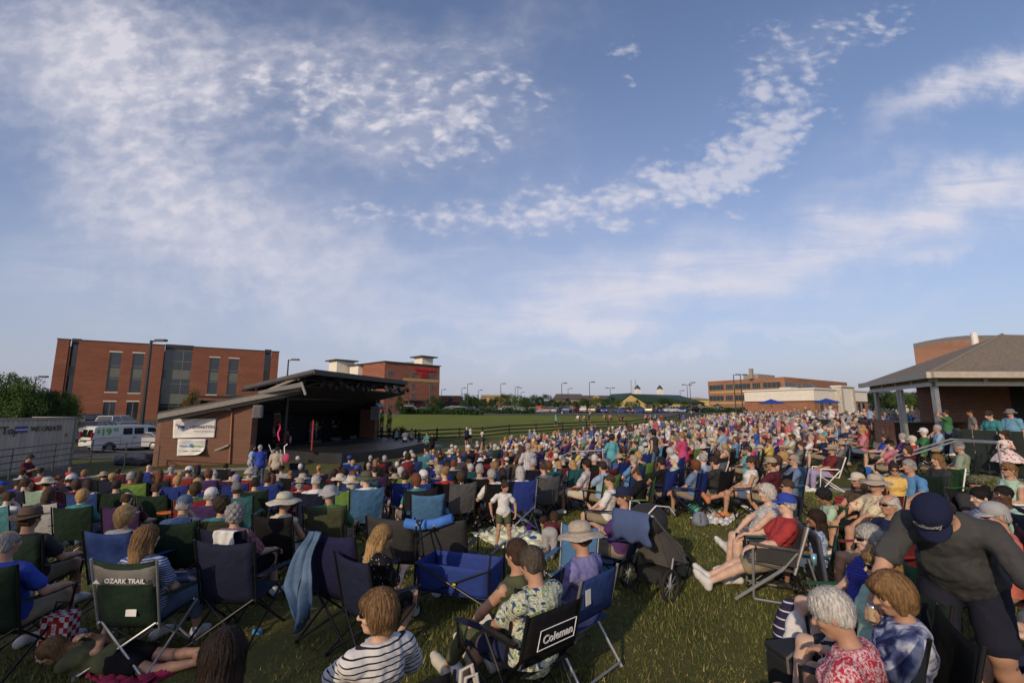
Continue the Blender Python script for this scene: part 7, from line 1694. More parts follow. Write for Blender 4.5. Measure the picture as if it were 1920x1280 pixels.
hero('person in a cream floral shirt and wide beige hat with bare knees',1641,906,SIT(rec=14,hyaw=-18,legs='down',arms='knee',girth=1.2),'b',('short','grey'),'cream',.85,'black',.75,84,1.1,('camp','darkred'),('wide','beige'),False,2,sm=cflo_m,chlabel='dark red camp chair under the wide beige hat')
o,P,_=hero('white haired person in a navy t-shirt and sunglasses holding a beer bottle',1667,946,SIT(rec=12,hyaw=-8,arms=('lap','knee')),'b',('balding','white'),'navy',.7,'tan',.75,88,1.08,('camp','red'),None,True,2,chlabel='red camp chair under the navy t-shirt and sunglasses')
hv=P.hd['L'][0]; b_=MB().lathe([(0,-.02),(.030,-.02),(.030,.11),(.012,.155),(.012,.20),(.0,.20)],12).build('beer_bottle',M('bottle_glass',(.03,.015,.008),.1),None,True); b_.location=world(o,P,hv)-Vector((0,0,.07)); props(b_,'dark beer bottle with blue label in the hand by the bare knee','bottle'); MB().lathe([(.031,.02),(.031,.09)],12).build('bottle_label',M('label_blue',(.03,.10,.45),.5),b_)
hero('person in a yellow floral top with dark hair and sunglasses facing the camera',1676,879,SIT(sex='f',rec=0,hpitch=-12,arms=('lap','lap')),'b',('bun','dbrown'),'yellow',.15,'denim',.6,148,1.0,('camp','turquoise'),None,True,1,sm=yflo_m,chlabel='turquoise camp chair behind the yellow floral top')
hero('person in a sky blue polo with grey hair leaning forward',1704,874,SIT(rec=-8,hyaw=-5,arms=('knee','knee'),girth=1.2),'b',('short','grey'),'skyblue',.85,'khaki',.8,92,1.12,('camp','darkgreen'),None,False,2,chlabel='dark green camp chair under the sky blue polo')
hero('long haired person in a charcoal shirt and glasses on a green chair',1757,862,SIT(rec=6,hyaw=-6,arms='lap',girth=1.15),'a',('long','dblond'),'charcoal',.85,'denim',.9,84,1.08,('camp','green'),None,False,2,chlabel='bright green camp chair with white frame under the charcoal shirt',chtube=whitem)
o,P,_=hero('bearded person in a camouflage cap and sunglasses facing the camera',1827,905,SIT(rec=8,hyaw=6,arms='phone',girth=1.1),'b',('short','dbrown'),'charcoal',.7,'khaki',.8,152,1.0,('camp','black'),('cap','olive'),True,1,chlabel='black camp chair under the camouflage cap')
f=S().ell(P.q(0,.070,-.085),np.array((.046,.042,.05)),np.array(P.H)); attach_np('beard',surf(f,.011),hairm,o,HAIR['dbrown'])
for ch_ in o.children:
    if ch_.name.startswith('cap'): ch_.data.materials.clear(); ch_.data.materials.append(camo_m)
hero('person in a white t-shirt with pinned up black hair behind the grey cap',1838,932,SIT(sex='f',rec=6,hyaw=-6,hpitch=-10,arms='lap',girth=1.2),'c',('bun','black'),'white',.7,'denim',.8,72,1.08,('camp','navy'),None,False,2,sm=bstripe_m,chlabel='navy camp chair under the pinned up black hair')
hero('dark skinned person in a mint t-shirt with cropped black hair',1881,928,SIT(rec=8,hyaw=-8,arms='lap'),'d',('buzz','black'),'mint',.7,'navy',.8,78,1.08,('camp','navy'),None,False,2,chlabel='navy camp chair under the mint t-shirt near the right edge')
hero('person with a light brown ponytail and thin white straps in sunglasses',1890,880,SIT(sex='f',rec=6,hyaw=-8,arms='lap',girth=1.1),'b',('pony','dblond'),'mint',0,'white',.7,86,1.12,('lawn','mint'),None,True,2,chlabel='striped white lawn chair under the light brown ponytail')
hero('large person in a coral shirt and pale grey cap at the right edge',1865,966,SIT(rec=12,hyaw=-12,hpitch=-10,arms='lap',girth=1.35),'b',('short','grey'),'coral',.85,'khaki',.8,60,1.18,('camp','maroon'),('cap','lightgrey'),True,2,chlabel='maroon camp chair under the large coral shirt')
hero('person with a grey-blond ponytail in a ribbed blue dress and sunglasses',1628,1010,SIT(sex='f',rec=12,hyaw=-10,legs='down',arms=('lap','lap'),girth=1.1),'c',('pony','silver'),'blue',0,'blue',.6,76,1.12,('camp','green'),None,True,3,sm=dress_m,pm=dress_m,hem=-.16,chlabel='green camp chair under the ribbed blue dress')
hero('person with a blond bowl cut, mint top and sunglasses',1652,1062,SIT(sex='f',rec=10,hyaw=-8,arms=('lap','lap'),girth=1.1),'c',('bob','blond'),'mint',.6,'charcoal',.7,78,1.10,('camp','darkgreen'),None,True,3,chlabel='dark green camp chair under the mint top and sunglasses')
hero('person with a streaked blond bob and dark blue tie dye t-shirt looking down',1672,1112,SIT(sex='f',rec=8,hyaw=-14,hpitch=-20,arms=('lap','phone'),girth=1.05),'b',('bob','dblond'),'navy',.7,'khaki',.7,64,1.14,('camp','black'),None,False,3,sm=tie_m,chlabel='black camp chair under the dark blue tie dye t-shirt')
hero('person with fluffy white hair and a red paisley shirt looking down',1560,1150,SIT(sex='f',rec=4,hyaw=-10,hpitch=-26,arms=('lap','lap'),girth=1.1),'b',('short',(.50,.48,.46)),'red',.8,'black',.75,42,1.16,('camp','charcoal'),None,False,3,sm=pais_m,chlabel='charcoal camp chair under the red paisley shirt')
# the man bending over
P=Person(pose='bend',bend=44,girth=1.32,hpitch=-36,hyaw=8,armR=((.34,.60,-.13),(1,-.4,.2)),armL=((-.42,.42,-.22),(-1,-.3,.2)))
lp=at(1752,965,3.15); rz=R(130); off=Matrix.Rotation(rz,3,'Z')@Vector((P.J['skull'].x,P.J['skull'].y,0))*1.14
zz=lp.z-P.J['skull'].z*1.14
ob=person('large person in a charcoal shirt and navy cap bending forward with a can in hand',P,Vector((lp.x-off.x,lp.y-off.y,min(zz,.32))),rz,'b',('short','dbrown'),((.055,.056,.058),.85),((.015,.017,.03),.85),C['black'],('cap',(.012,.016,.045)),False,3,sz=1.14,hem=-.22)
PL.append((ob.location.x,ob.location.y)); stp=MB().bb(-.75,-.6,-.2,.75,.6,ob.location.z).build('stone_step',conc); stp.location=(ob.location.x+.05,ob.location.y,0); props(stp,'low concrete step under the bending person in the navy cap','step')
Mx=Matrix.Translation(Vector(P.q(0,0,0)))@P.H.to_4x4(); vs_,fs_=text_mb('Callaway',.036,None,.001,.0012,0)
wm=MB(); wm.add([Mx@Vector((-x,.0965-.55*y-5*x*x,.104+.83*y)) for x,y,z in vs_],fs_); 
wl=wm.build('lettering',M('cap_print',(.62,.60,.58),.7),ob)
MB().add([Mx@Vector(v) for v in ((-.014,.110,.080),(0,.112,.066),(.014,.110,.080),(0,.113,.071))],[(0,1,3),(1,2,3)]).build('chevron_emblem',MATS['cap_print'],ob)
def can(o,P,sd,label,col,band=None):
    c=world(o,P,P.hd[sd][0]); k=MB().lathe([(0,-.06),(.026,-.06),(.033,-.05),(.033,.045),(.027,.058),(0,.056)],16).build('drink_can',M('aluminium',(.55,.55,.56),.28,.9),None,True); k.location=c; props(k,label,'can'); MB().lathe([(.0335,-.045),(.0335,.042)],16).build('can_print',M('can_print_'+band,col,.4),k,True); return k
can(ob,P,'R','silver and tan drink can in the hand of the bending person',(.45,.36,.22),'tan')
w_=P.v('wrL')+(P.v('elL')-P.v('wrL'))*.06; w2=P.v('wrL')+(P.v('elL')-P.v('wrL'))*.18; MB().tube([tuple(w_),tuple(w2)],.040,14,cap=False).build('watch',tube_d,ob,True)
# hands with a snack pouch entering at the right edge
oj,Pj,_=hero('person at the right edge holding a snack pouch, mostly out of frame',1990,1075,SIT(rec=6,hpitch=-15,hyaw=-10,arms=('phone','phone')),'c',('short','brown'),'grey',.7,'navy',.8,82,1.1,('camp','black'),None,False,2,chlabel='black camp chair at the right edge, mostly out of frame')
pcn=world(oj,Pj,(Pj.hd['L'][0]+Pj.hd['R'][0])/2)+Vector((-.02,-.03,.0)); pch=MB().prism([(-.075,0,-.11),(.075,0,-.11),(.085,0,.11),(-.085,0,.11)],(0,.022,0)).build('snack_pouch',M('pouch_black',(.02,.02,.022),.35),None); pch.location=pcn; pch.rotation_euler=(R(-38),R(28),R(-8)); props(pch,'black and red snack pouch held at the right edge','snack pouch')
MB().prism([(-.084,-.003,.06),(-.02,-.003,.075),(-.045,-.003,.108),(-.084,-.003,.108)],(0,.002,0)).prism([(.05,-.003,-.02),(.081,-.003,.01),(.084,-.003,.108),(.055,-.003,.06)],(0,.002,0)).prism([(-.075,-.003,-.108),(-.03,-.003,-.108),(-.05,-.003,-.04),(-.078,-.003,-.03)],(0,.002,0)).build('pouch_print',M('pouch_red',(.5,.01,.02),.4),pch)
t=MB(); put_text(t,"JACK LINK'S",.026,(0,-.004,.052),(1,0,-.0),(0,0,1),.001,.0006); put_text(t,'TERIYAKI',.017,(.0,-.004,-.012),(1,0,0),(0,0,1),.001); t.build('lettering',whitem,pch)
# standing people on the patio
def standing(label,px,Y,z,kw,**k):
    p=at(px,770,Y); return hero(label,0,0,dict(dict(pose='stand'),**kw),loc=(p.x,p.y,z),**k)
ot,Pt,_=standing('person in a teal t-shirt with a brown ponytail standing on the patio looking down',1852,12.9,.62,dict(sex='f',arms=('lap','lap'),hpitch=-28,hyaw=-4,girth=1.1),skin='c',hair=('pony','brown'),shirt='teal',sleeve=.6,pants='darkgreen',plen=1.9,turn=95,sz=1.0,lv=2)
og,Pg,_=standing('little girl in a white dress with pink flowers over teal trousers',1874,12.15,.62,dict(sex='f',child=True,arms=('lap','phone'),hyaw=60),skin='c',hair=('long','brown'),shirt='white',sleeve=0,pants='turquoise',plen=1.9,turn=140,sz=.66,lv=2,sm=skirt_m,shoes=None)
sk=MB(); 
g_=[]
for i in range(41):
    a=2*math.pi*i/40; g_.append([(r*(1+.06*math.sin(a*9)*j/5)*math.cos(a),r*(1+.06*math.sin(a*9)*j/5)*math.sin(a),1.08-.50*j/6) for j,r in enumerate((.12,.20,.28,.35,.41,.46,.50))])
sk.sheet(g_,.006); sk.build('skirt',skirt_m,og,True)
standing('person in a light blue shirt and grey bucket hat by the brick wall',1893,14.6,.62,dict(arms=('phone','hang'),girth=1.35),skin='b',hair=('short','brown'),shirt=(.13,.27,.38),sleeve=.8,pants='khaki',plen=.8,turn=96,sz=1.04,lv=1,hat=('bucket','grey'))
standing('person in a green t-shirt holding a phone up beside the pavilion post',1772,17.6,.62,dict(arms=('hang','raise'),girth=1.1),skin='b',hair=('short','dbrown'),shirt='green',sleeve=.6,pants='denim',plen=1.9,turn=35,sz=1.03,lv=1)
standing('person in a slate t-shirt standing in the pavilion shade',1818,18.6,.62,dict(arms=('hip','hang')),skin='t',hair=('buzz','dbrown'),shirt='grey',sleeve=.6,pants='cream',plen=.8,turn=60,lv=1)
hero('person in a sage green shirt with a dark stripe, seen from behind at the steps',1797,838,SIT(rec=2,arms=('knee','rest'),girth=1.3,hpitch=-10),'b',('short','grey'),(.22,.27,.20),.85,'khaki',.9,36,1.12,('camp','charcoal'),('cap','grey'),False,1,chlabel='charcoal camp chair under the sage green shirt')
hero('seated person in a white shirt holding a drink behind the pavilion post',1757,803,SIT(rec=6,arms=('chin','lap')),'b',('short','grey'),'lightblue',.8,'tan',1.8,60,1.0,('camp','navy'),None,False,1,chlabel='navy camp chair behind the pavilion post')
hero('person in a red shirt and lilac trousers on a white lawn chair',1559,842,SIT(rec=18,legs='down',arms='lap',hyaw=-6,sex='f'),'b',('short','grey'),'darkred',.8,'lavender',1.8,76,1.05,('lawn','grey'),('straw','tan'),False,1,chlabel='white framed lawn chair under the lilac trousers')
# people standing in the bowl
def stand2(label,px,Y,**k):
    kw=k.pop('kw',{}); p=at(px,800,Y); z=terr(p.x,p.y); return hero(label,0,0,dict(dict(pose='stand'),**kw),loc=(p.x,p.y,z),**k)
stand2('person in a light blue polo with long dark hair standing by the stage wall',478,20.2,kw=dict(sex='f',arms=('hang','lap'),hyaw=30),skin='b',hair=('long','dbrown'),shirt='lightblue',pants='denim',plen=1.9,turn=-60,lv=1)
stand2('person in a royal blue polo with grey hair leaning beside the light blue polo',491,19.6,kw=dict(arms=('hang','fwd'),lean=-14,hpitch=-18),skin='b',hair=('short','grey'),shirt='royal',pants='denim',plen=1.9,turn=40,sz=1.05,lv=1)
stand2('person in a grey shirt with a pink shoulder bag before the stage',524,19.0,kw=dict(arms=('hang','hang'),girth=1.2,hpitch=-15),skin='b',hair=('short','black'),shirt='beige',pants='black',plen=.8,turn=10,lv=1)
b_=at(537,858,18.8); pb=MB().lathe([(.02,-.16),(.12,-.13),(.14,.05),(.09,.14),(.01,.16)],12).build('shoulder_bag',cloth,None,True); pb.color=(*C['magenta'],1); pb.location=b_; pb.scale=(1,.6,1.1); props(pb,'pink shoulder bag on the person in grey before the stage','bag'); MB().tube([(-.08,0,.12),(-.12,0,.4),(.0,0,.5)],.015,6).build('strap',cloth,pb)
stand2('person in a dark red shirt standing at the ramp railing with papers',66,16.8,kw=dict(arms=('phone','phone'),hpitch=-25,girth=1.2),skin='b',hair=('short','dbrown'),shirt='maroon',pants='navy',plen=1.8,turn=-70,lv=1)
stand2('person in a white checked shirt and tan cap standing in mid crowd',990,15.0,kw=dict(arms='lap'),skin='b',hair=('short','grey'),shirt='white',sleeve=.8,pants='denim',plen=1.9,turn=20,sz=1.03,lv=1,hat=('cap','tan'),sm=plaid2_m)
stand2('person in a dark brown shirt standing beside the white checked shirt',977,16.2,kw=dict(sex='f',arms='lap'),skin='b',hair=('long','brown'),shirt='brown',pants='navy',plen=1.8,turn=30,sz=.98,lv=1)
stand2('person in a teal t-shirt with dark curly hair standing by the silver rail',1146,16.3,kw=dict(sex='f',arms=('hang','lap'),hyaw=20,girth=1.2),skin='b',hair=('curly','dbrown'),shirt='turquoise',sleeve=.7,pants='denim',plen=1.8,turn=20,sz=1.05,lv=1)
for px,Y,l,sh,hc,hat in ((744,42,'person in a light blue top standing right of the stage','lightblue','dbrown',None),(760,39.5,'person in a white top and black shorts standing right of the stage','white','brown',None),(772,42,'person in a tan top standing between two others right of the stage','tan','brown',None),(787,40,'person in a charcoal shirt and red cap standing right of the stage','charcoal','brown',('cap','red')),(801,34,'person in a teal checked shirt standing past the stage apron','teal','brown',None),(811,33,'person in a black top standing past the stage apron','black','dbrown',None),(875,44,'person in navy standing tall below the board fence','navy','white',None),(882,47,'person in a cream top standing below the board fence','cream','brown',None)):
    stand2(l,px,Y,kw=dict(arms='lap',sex='f' if px in(744,772,882) else 'm'),skin='b',hair=('pony' if px in(744,772,882) else 'short',hc),shirt=sh,pants='black',plen=.8,turn=rp.choice([40,150,-60]),lv=0,hat=hat,shoes=None)
for px,Y,l,sh,kd in ((1042,72,'person in a turquoise shirt walking alone on the open field','turquoise','stand'),(1105,84,'person in dark clothes standing on the field by a seated pair','black','stand'),(1162,88,'left one of two people standing on the far field','darkred','stand'),(1168,86,'right one of two people in black standing on the far field','black','stand')):
    stand2(l,px,Y,kw=dict(arms='hang',legs='step'),skin='b',hair=('short','brown'),shirt=sh,pants='navy',plen=.8,turn=120,lv=0,shoes=None,hat=('cap','white') if px==1042 else None)
for px,py,sh,l,cc in ((1083,778,'white','person in white seated on the open field','grey'),(1095,778,'tan','person in tan seated on the open field','black'),(1133,777,'orange','person in orange seated on the open field','navy'),(1143,777,'pink','person in pink seated on the open field','white'),(1210,777,'coral','person in coral seated at the field edge','navy'),(1219,777,'grey','person in grey seated at the field edge','black'),(1228,777,'skyblue','person in sky blue seated at the field edge','black'),(1240,778,'red','person in red seated at the field edge','red')): put(px,py,sh,'short','brown',None,'white',cc,lab=l)
# ---------------------------------------------------------------- listed crowd, then the rest of the bowl
runlist(LIST)
def ytop(px):
    X=[0,100,200,300,450,520,560,640,700,760,830,900,960,1040,1120,1200,1270,1330,1420,1640,1760]; Y=[905,893,886,884,880,876,876,866,856,846,838,828,817,808,802,795,786,775,770.5,769.5,769.5]; return float(np.interp(px,X,Y))
def ylow(px): return float(np.interp(px,[0,470,640,830,1000,1140,1280,1400,1500,1640,1760],[940,930,912,890,876,866,846,838,828,806,790]))
def proj(x,y,z):
    dz=z-CAMZ; f=y*CP+dz*SP; return 960+x/f*FPX, 640-(dz*CP-y*SP)/f*FPX
cand=[]; rq=random.Random(9); taken=list(PL)
grid={}
def near(x,y,r):
    gx,gy=int(x//1.2),int(y//1.2)
    for i in range(gx-1,gx+2):
        for j in range(gy-1,gy+2):
            for a,b in grid.get((i,j),()): 
                if (a-x)**2+(b-y)**2<r*r: return True
    return False
def addg(x,y): grid.setdefault((int(x//1.2),int(y//1.2)),[]).append((x,y))
for a in PL: addg(*a)
for _ in range(60000):
    y=rq.uniform(9,112) if rq.random()<.7 else rq.uniform(9,45); x=rq.uniform(-26,y*.95)
    z=terr(x,y)+1.18; px,py=proj(x,y,z)
    if not(0<px<1745) or py<ytop(px) or py>ylow(px): continue
    if px>1620 and y<34: continue
    if 1495<px<1575 and 15<y<24 and py>795: continue
    if y>40 and math.sin(x*.35+1)*math.sin(y*.22+x*.1)<-.55: continue
    if near(x,y,.80+.006*y): continue
    addg(x,y); cand.append((y,x,px,py))
cand.sort(); NP=len(PL)
SH=['white','white','white','white','lightgrey','lightgrey','grey','beige','navy','navy','navy','royal','blue','skyblue','lightblue','lightblue','black','charcoal','charcoal','red','coral','darkred','pink','teal','turquoise','green','olive','maroon','lavender','purple','mint','yellow','orange','cream','beige','peach','grey','denimblue','magenta']
def rnd_person(px,py,y,loc,kind='sit'):
    for _ in range(40):
        s=rq.choice(SH); fem=rq.random()<.5; hair=rq.choice(['bob','long','pony','bob','curly']) if fem else rq.choice(['short','short','buzz','balding','short']); hc=rq.choice(['grey','white','brown','dbrown','blond','dblond','brown','black','auburn','silver'])
        hat,hcol=(None,'white'); 
        if rq.random()<.34: hat=rq.choice(['cap','cap','cap','straw','wide','bucket','sunhat']); hcol=rq.choice({'cap':['white','navy','royal','black','red','tan','grey'],'straw':['tan','cream'],'wide':['beige','cream','tan'],'bucket':['beige','lightgrey','white'],'sunhat':['cream','tan']}[hat])
        sl=rq.choice([.62,.62,.62,.9,0]) if fem else .62
        base=describe(s,sl,hair,hc,hat,hcol,kind,px,py)
        if base in USED: continue
        return put(px,py,s,hair,hc,hat,hcol,rq.choice(CHC) if kind=='sit' else None,kind=kind,sleeve=sl,pants=rq.choice(['khaki','navy','white','denim','black','grey','tan']),plen=rq.choice([.7,.8,1.8]),loc=loc,sc=rq.uniform(.93,1.06))
nind=0; rest=[]
LIM=292-len([o for o in COL.objects if o.get('category')=='person'])
for y,x,px,py in cand:
    if nind<LIM:
        if rnd_person(px,py,y,(x,y,terr(x,y)),'sit' if rq.random()>.05 else 'stand'): nind+=1
    else: rest.append((x,y))
[print('LONG',o['label']) for o in COL.objects if o.get('label') and len(o['label'].split())>16]
print('individual',nind,'rest',len(rest),'people',len([o for o in COL.objects if o.get('category')=='person']))
# the far crowd that reads as one mass
def low(i,kind='sit',h=.042):
    P=Person(**{'sit':POSES,'stand':STAND}[kind][i]); out=[]; b=surf(P.body_f(False),h); out.append((b,'skin')); P.toes=[]
    out.append((surf(P.shirt_f(.62,.026,noise=False),h),'shirt')); out.append((surf(P.pants_f(.85,.024,noise=False),h),'pants'))
    f=S(); q=P.q; f.ell(q(0,-.025,.045),(.098,.112,.098),np.array(P.H)); out.append((surf(f,.034),'hair')); return out
LOWS=[low(i) for i in range(6)]+[low(i,'stand') for i in range(2)]
def chair_np():
    vs=[];fs=[];o=0
    for nm,me,mt in chair_parts('camp','far') if False else chair_parts('far',2):
        if nm=='frame': continue
        v=np.empty(len(me.vertices)*3); me.vertices.foreach_get('co',v); vs.append(v.reshape(-1,3)); q=[tuple(p.vertices) for p in me.polygons]; fs+= [[i+o for i in t_] for t_ in q if len(t_)==4]; o+=len(me.vertices)
    return np.concatenate(vs),np.array(fs)
CHN=chair_np()
def attr_mat(name):
    m=M(name,(.5,.5,.5),.85,0,.05); t,N,L=nt(m); a=N.new('ShaderNodeAttribute'); a.attribute_name='col'; L.new(a.outputs['Color'],N['Principled BSDF'].inputs['Base Color']); return m
def mass(name,items,label,mat):
    Vs=[];Fs=[];Cs=[];o=0
    for (V,F),col,M4 in items:
        if len(F)==0: continue
        W=V@np.array(M4.to_3x3()).T+np.array(M4.translation); Vs.append(W); Fs.append(F+o); o+=len(W); Cs.append(np.tile([*col,1],(len(W),1)))
    me=np_mesh(name,np.concatenate(Vs),np.concatenate(Fs),mat); ca=me.color_attributes.new('col','FLOAT_COLOR','POINT'); ca.data.foreach_set('color',np.concatenate(Cs).astype(np.float32).ravel()); o_=obj(name,me); props(o_,label,name.split('_')[-1],kind='stuff'); return o_
it=[];ic=[]
for x,y in rest:
    st=rq.random()<.10; i=rq.randrange(6) if not st else 6+rq.randrange(2); M4=Matrix.Translation((x,y,terr(x,y)))@Matrix.Rotation(face(x,y)+rq.uniform(-.35,.35),4,'Z')@Matrix.Scale(rq.uniform(.92,1.08),4)
    cs={'skin':SKIN[rq.choice('aaabbct')],'shirt':C[rq.choice(SH)],'pants':C[rq.choice(['khaki','navy','white','denim','black'])],'hair':rq.choice([HAIR[k] for k in('grey','brown','dbrown','blond','silver','dblond')]+[C['white'],C['cream'],C['navy']])}
    for VF,k in LOWS[i]: it.append((VF,cs[k],M4))
    if not st: ic.append((CHN,C[rq.choice(CHC)],M4))
mass('distant_crowd',it,'far part of the seated crowd reaching back to the restaurant and pavilion',attr_mat('crowd_cloth')); mass('distant_chairs',ic,'chairs of the far part of the seated crowd',MATS['crowd_cloth'])
# ---------------------------------------------------------------- props on the grass
def gh(px,py): return ground_hit(px,py,0)
def sobj(mb,name,mat,loc,rz,label,cat,col=None,smooth=False,parent=None):
    o=mb.build(name,mat,parent,smooth); o.location=loc; o.rotation_euler=(0,0,rz)
    if col: o.color=(*col,1)
    return props(o,label,cat)
# empty chairs near the camera
g=ground_hit(449,1100,.5); c=chair('camp',g,R(-4),C['navy'],'empty dusty navy camp chair with side bag behind the maroon floral top',0,sc=1.06); c['label']='empty navy camp chair with side bag behind the maroon floral top'
g=ground_hit(655,1095,.5); cd_=chair('camp',g,R(-24),(.018,.018,.075),'empty dark blue camp chair with a denim vest over its back',0,sc=1.1)
# denim vest
vest=[]; n=14
for i in range(n+1):
    row=[]
    for j in range(15):
        t=j/14; wid=.20+.20*math.sin(min(1,t*1.15)*2.5); wid*=1 if t<.8 else max(.12,1-((t-.8)/.2)**2); xl=float(np.interp(t,[0,.2,.45,.65,.85,1],[-.16,-.27,-.36,-.36,-.27,-.17])); xr=float(np.interp(t,[0,.15,.4,.6,.8,1],[-.02,-.07,-.11,-.08,-.09,-.13])); x=xl+(xr-xl)*i/n+.008*math.sin(t*17); row.append((x,-.365-.065*math.sin(i*.62+t*2.4)*(t+.15)-.02*math.sin(i*1.9)-.05*t,1.02-.85*t*(1-.12*abs(i/n-.5)*2)))
    vest.append(row)
o=MB().sheet(vest,.010).build('denim_vest',pat('denim_weave',C['denimblue'],blobs([(.3,(.06,.11,.20)),(.7,(.12,.19,.31))],6,'noise',.3,False)),None,True); o.matrix_world=Matrix.LocRotScale(cd_.location,cd_.rotation_euler,cd_.scale); props(o,'faded denim vest hanging over the back of the dark blue chair','vest')
m=MB(); hole=[(-.215+.022*math.cos(a)+.012*math.sin(a),-.405,.52+.09*math.sin(a)) for a in [2*math.pi*k/16 for k in range(16)]]; m.add(hole,[tuple(range(16))]); m.build('armhole',black,o)
m=MB()
for k in range(4): m.lathe([(0,.006),(.010,.004),(.010,-.004)],8,(-.125-.004*k,-.40-.008*k,.62-.12*k),Matrix.Rotation(math.pi/2,3,'X'))
m.build('buttons',silver,o)
# blue folding wagon
g=gh(862,1146); wg=empty('folding_wagon',g,R(-18),'blue folding wagon with black frame and white wheels','wagon'); wc=M('wagon_blue',(.010,.032,.19),.8,0,.1,8,bump=.4,bscale=14)
L2,W2,z0,z1=.46,.25,.27,.58
for nm,a,b in (('front_panel',(-L2,-W2),(L2,-W2)),('rear_panel',(L2,W2),(-L2,W2)),('end_panel',(L2,-W2),(L2,W2)),('end_panel',(-L2,W2),(-L2,-W2))): patch((a[0]*.94,a[1]*.9,z0),(b[0]*.94,b[1]*.9,z0),(b[0],b[1],z1),(a[0],a[1],z1),(0,0,-.03),8,.008,edge=-.0).build(nm,wc,wg,True)
MB().bb(-L2*.93,-W2*.9,z0-.01,L2*.93,W2*.9,z0+.012).build('floor',wc,wg)
m=MB(); 
for y in(-W2-.015,W2+.015): m.tube([(-L2,y,z1),(L2*.95,y,.2)],.011,7).tube([(-L2,y,.2),(L2,y,z1)],.011,7).tube([(-L2,y,z1),(-L2,y,.18)],.012,7).tube([(L2,y,z1),(L2,y,.18)],.012,7)
m.tube([(-L2,-W2,z1+.01),(-L2-.01,-W2,.82),(-L2-.01,W2,.82),(-L2,W2,z1+.01)],.012,7).tube([(L2,-W2,z1),(L2+.02,-W2,.75),(L2+.02,W2,.75),(L2,W2,z1)],.012,7); m.build('frame',tube_d,wg)
MB().tube([(-L2-.02,0,.5),(-L2-.10,0,.92),(-L2-.10,-.07,.98),(-L2-.10,.07,.98),(-L2-.10,0,.92)],.012,7).build('handle',tube_d,wg)
for x in(-L2+.02,L2-.02):
    for y in(-W2-.03,W2+.03):
        Mx=Matrix.Rotation(math.pi/2,3,'X'); w_=MB().lathe([(.058,-.022),(.088,-.022),(.09,0),(.088,.022),(.058,.022)],20,(x,y,.09),Mx).build('wheel',tyre,wg); r_=MB().lathe([(0,-.024),(.078,-.026),(.078,.026),(0,.024)],20,(x,y,.09),Mx)
        r_=r_.build('wheel_disc',M('wheel_pale',(.50,.50,.52),.5),w_); m=MB().tube([(x,y,.09),(x+.03,y*.95,.24)],.014,6).build('fork',tube_d,w_)
MB().box((.05,-W2-.03,.40),(.035,.006,.02)).build('strap_clip',M('clip_yellow',(.6,.5,.03),.5),wg)
# black double chair seen from behind
g=gh(790,1108); dc=empty('double_chair',g,R(-10),'black double camp chair seen from behind beside the blue wagon','chair')
bk_=M('black_canvas',(.022,.022,.023),.85,0,.2,8,bump=.5,bscale=14)
for s in(-1,1): patch((s*.04,-.15,.38),(s*.66,-.15,.38),(s*.68,-.30,1.0),(s*.04,-.28,.96),(0,-.06,0),8,.008,edge=.02).build('backrest',bk_,dc,True); patch((s*.04,-.14,.42),(s*.64,-.14,.42),(s*.64,.32,.45),(s*.04,.32,.45),(0,0,-.05),6).build('seat',bk_,dc,True)
for x in(-.68,0,.68): MB().tube([(x,-.32,.02),(x,-.15,.42),(x,-.31,1.0)],.013,7).tube([(x,.34,.02),(x,-.16,.42)],.012,7).tube([(x,-.32,.02),(x,.33,.46),(x,.34,.66)],.012,7).build('leg',tube_d,dc)
for x in(-.68,.68): patch((x-.04,-.24,.66),(x+.04,-.24,.66),(x+.04,.33,.63),(x-.04,.33,.63)).build('armrest',bk_,dc)
# rolled blue blanket lying over its top
rb=at(802,977,6.1); m=MB().tube([(-.30,0,-.03),(-.1,.0,-.055),(.12,0,-.02),(.32,0,.05)],.062,12); o=sobj(m,'rolled_blanket',M('rolled_blue',(.05,.16,.50),.9,0,.1,8,bump=.6,bscale=12),rb,R(-8),'rolled blue blanket behind the black double chair','blanket',smooth=True)
rb=ground_hit(802,990,.55); 
for x in(-.13,.1): MB().lathe([(.067,-.012),(.067,.012)],12,(x,0,-.045),Matrix.Rotation(math.pi/2,3,'Y')).build('strap',tube_d,o)
cs_=ground_hit(802,985,.40); chair('camp',cs_,R(10),C['skyblue'],'sky blue camp chair mostly hidden behind the black double chair',0)
# stroller
g=gh(1240,1106); st_=empty('stroller',g,R(40),'black and grey three wheel jogging stroller with a blue cloth over its handle','stroller'); gr_=M('stroller_grey',(.10,.09,.085),.85,0,.1,8,bump=.3); 
def wheel(r,x,y,par,w=.045):
    Mx=Matrix.Rotation(math.pi/2,3,'X'); t=MB(); n=26; tr=w/2
    prof=[(r-tr+tr*math.cos(a),tr*math.sin(a)) for a in [math.pi*2*k/8 for k in range(9)]]; t.lathe(prof,26,(x,y,r),Mx); t=t.build('wheel',tyre,par,True); m=MB()
    for k in range(10): a=math.pi*k/5; m.tube([(x,y,r),(x+(r-w)*math.cos(a),y,r+(r-w)*math.sin(a))],.004,4)
    m.lathe([(0,-.03),(.03,-.03),(.03,.03),(0,.03)],10,(x,y,r),Mx); m.build('spokes',tube_l,t); return t
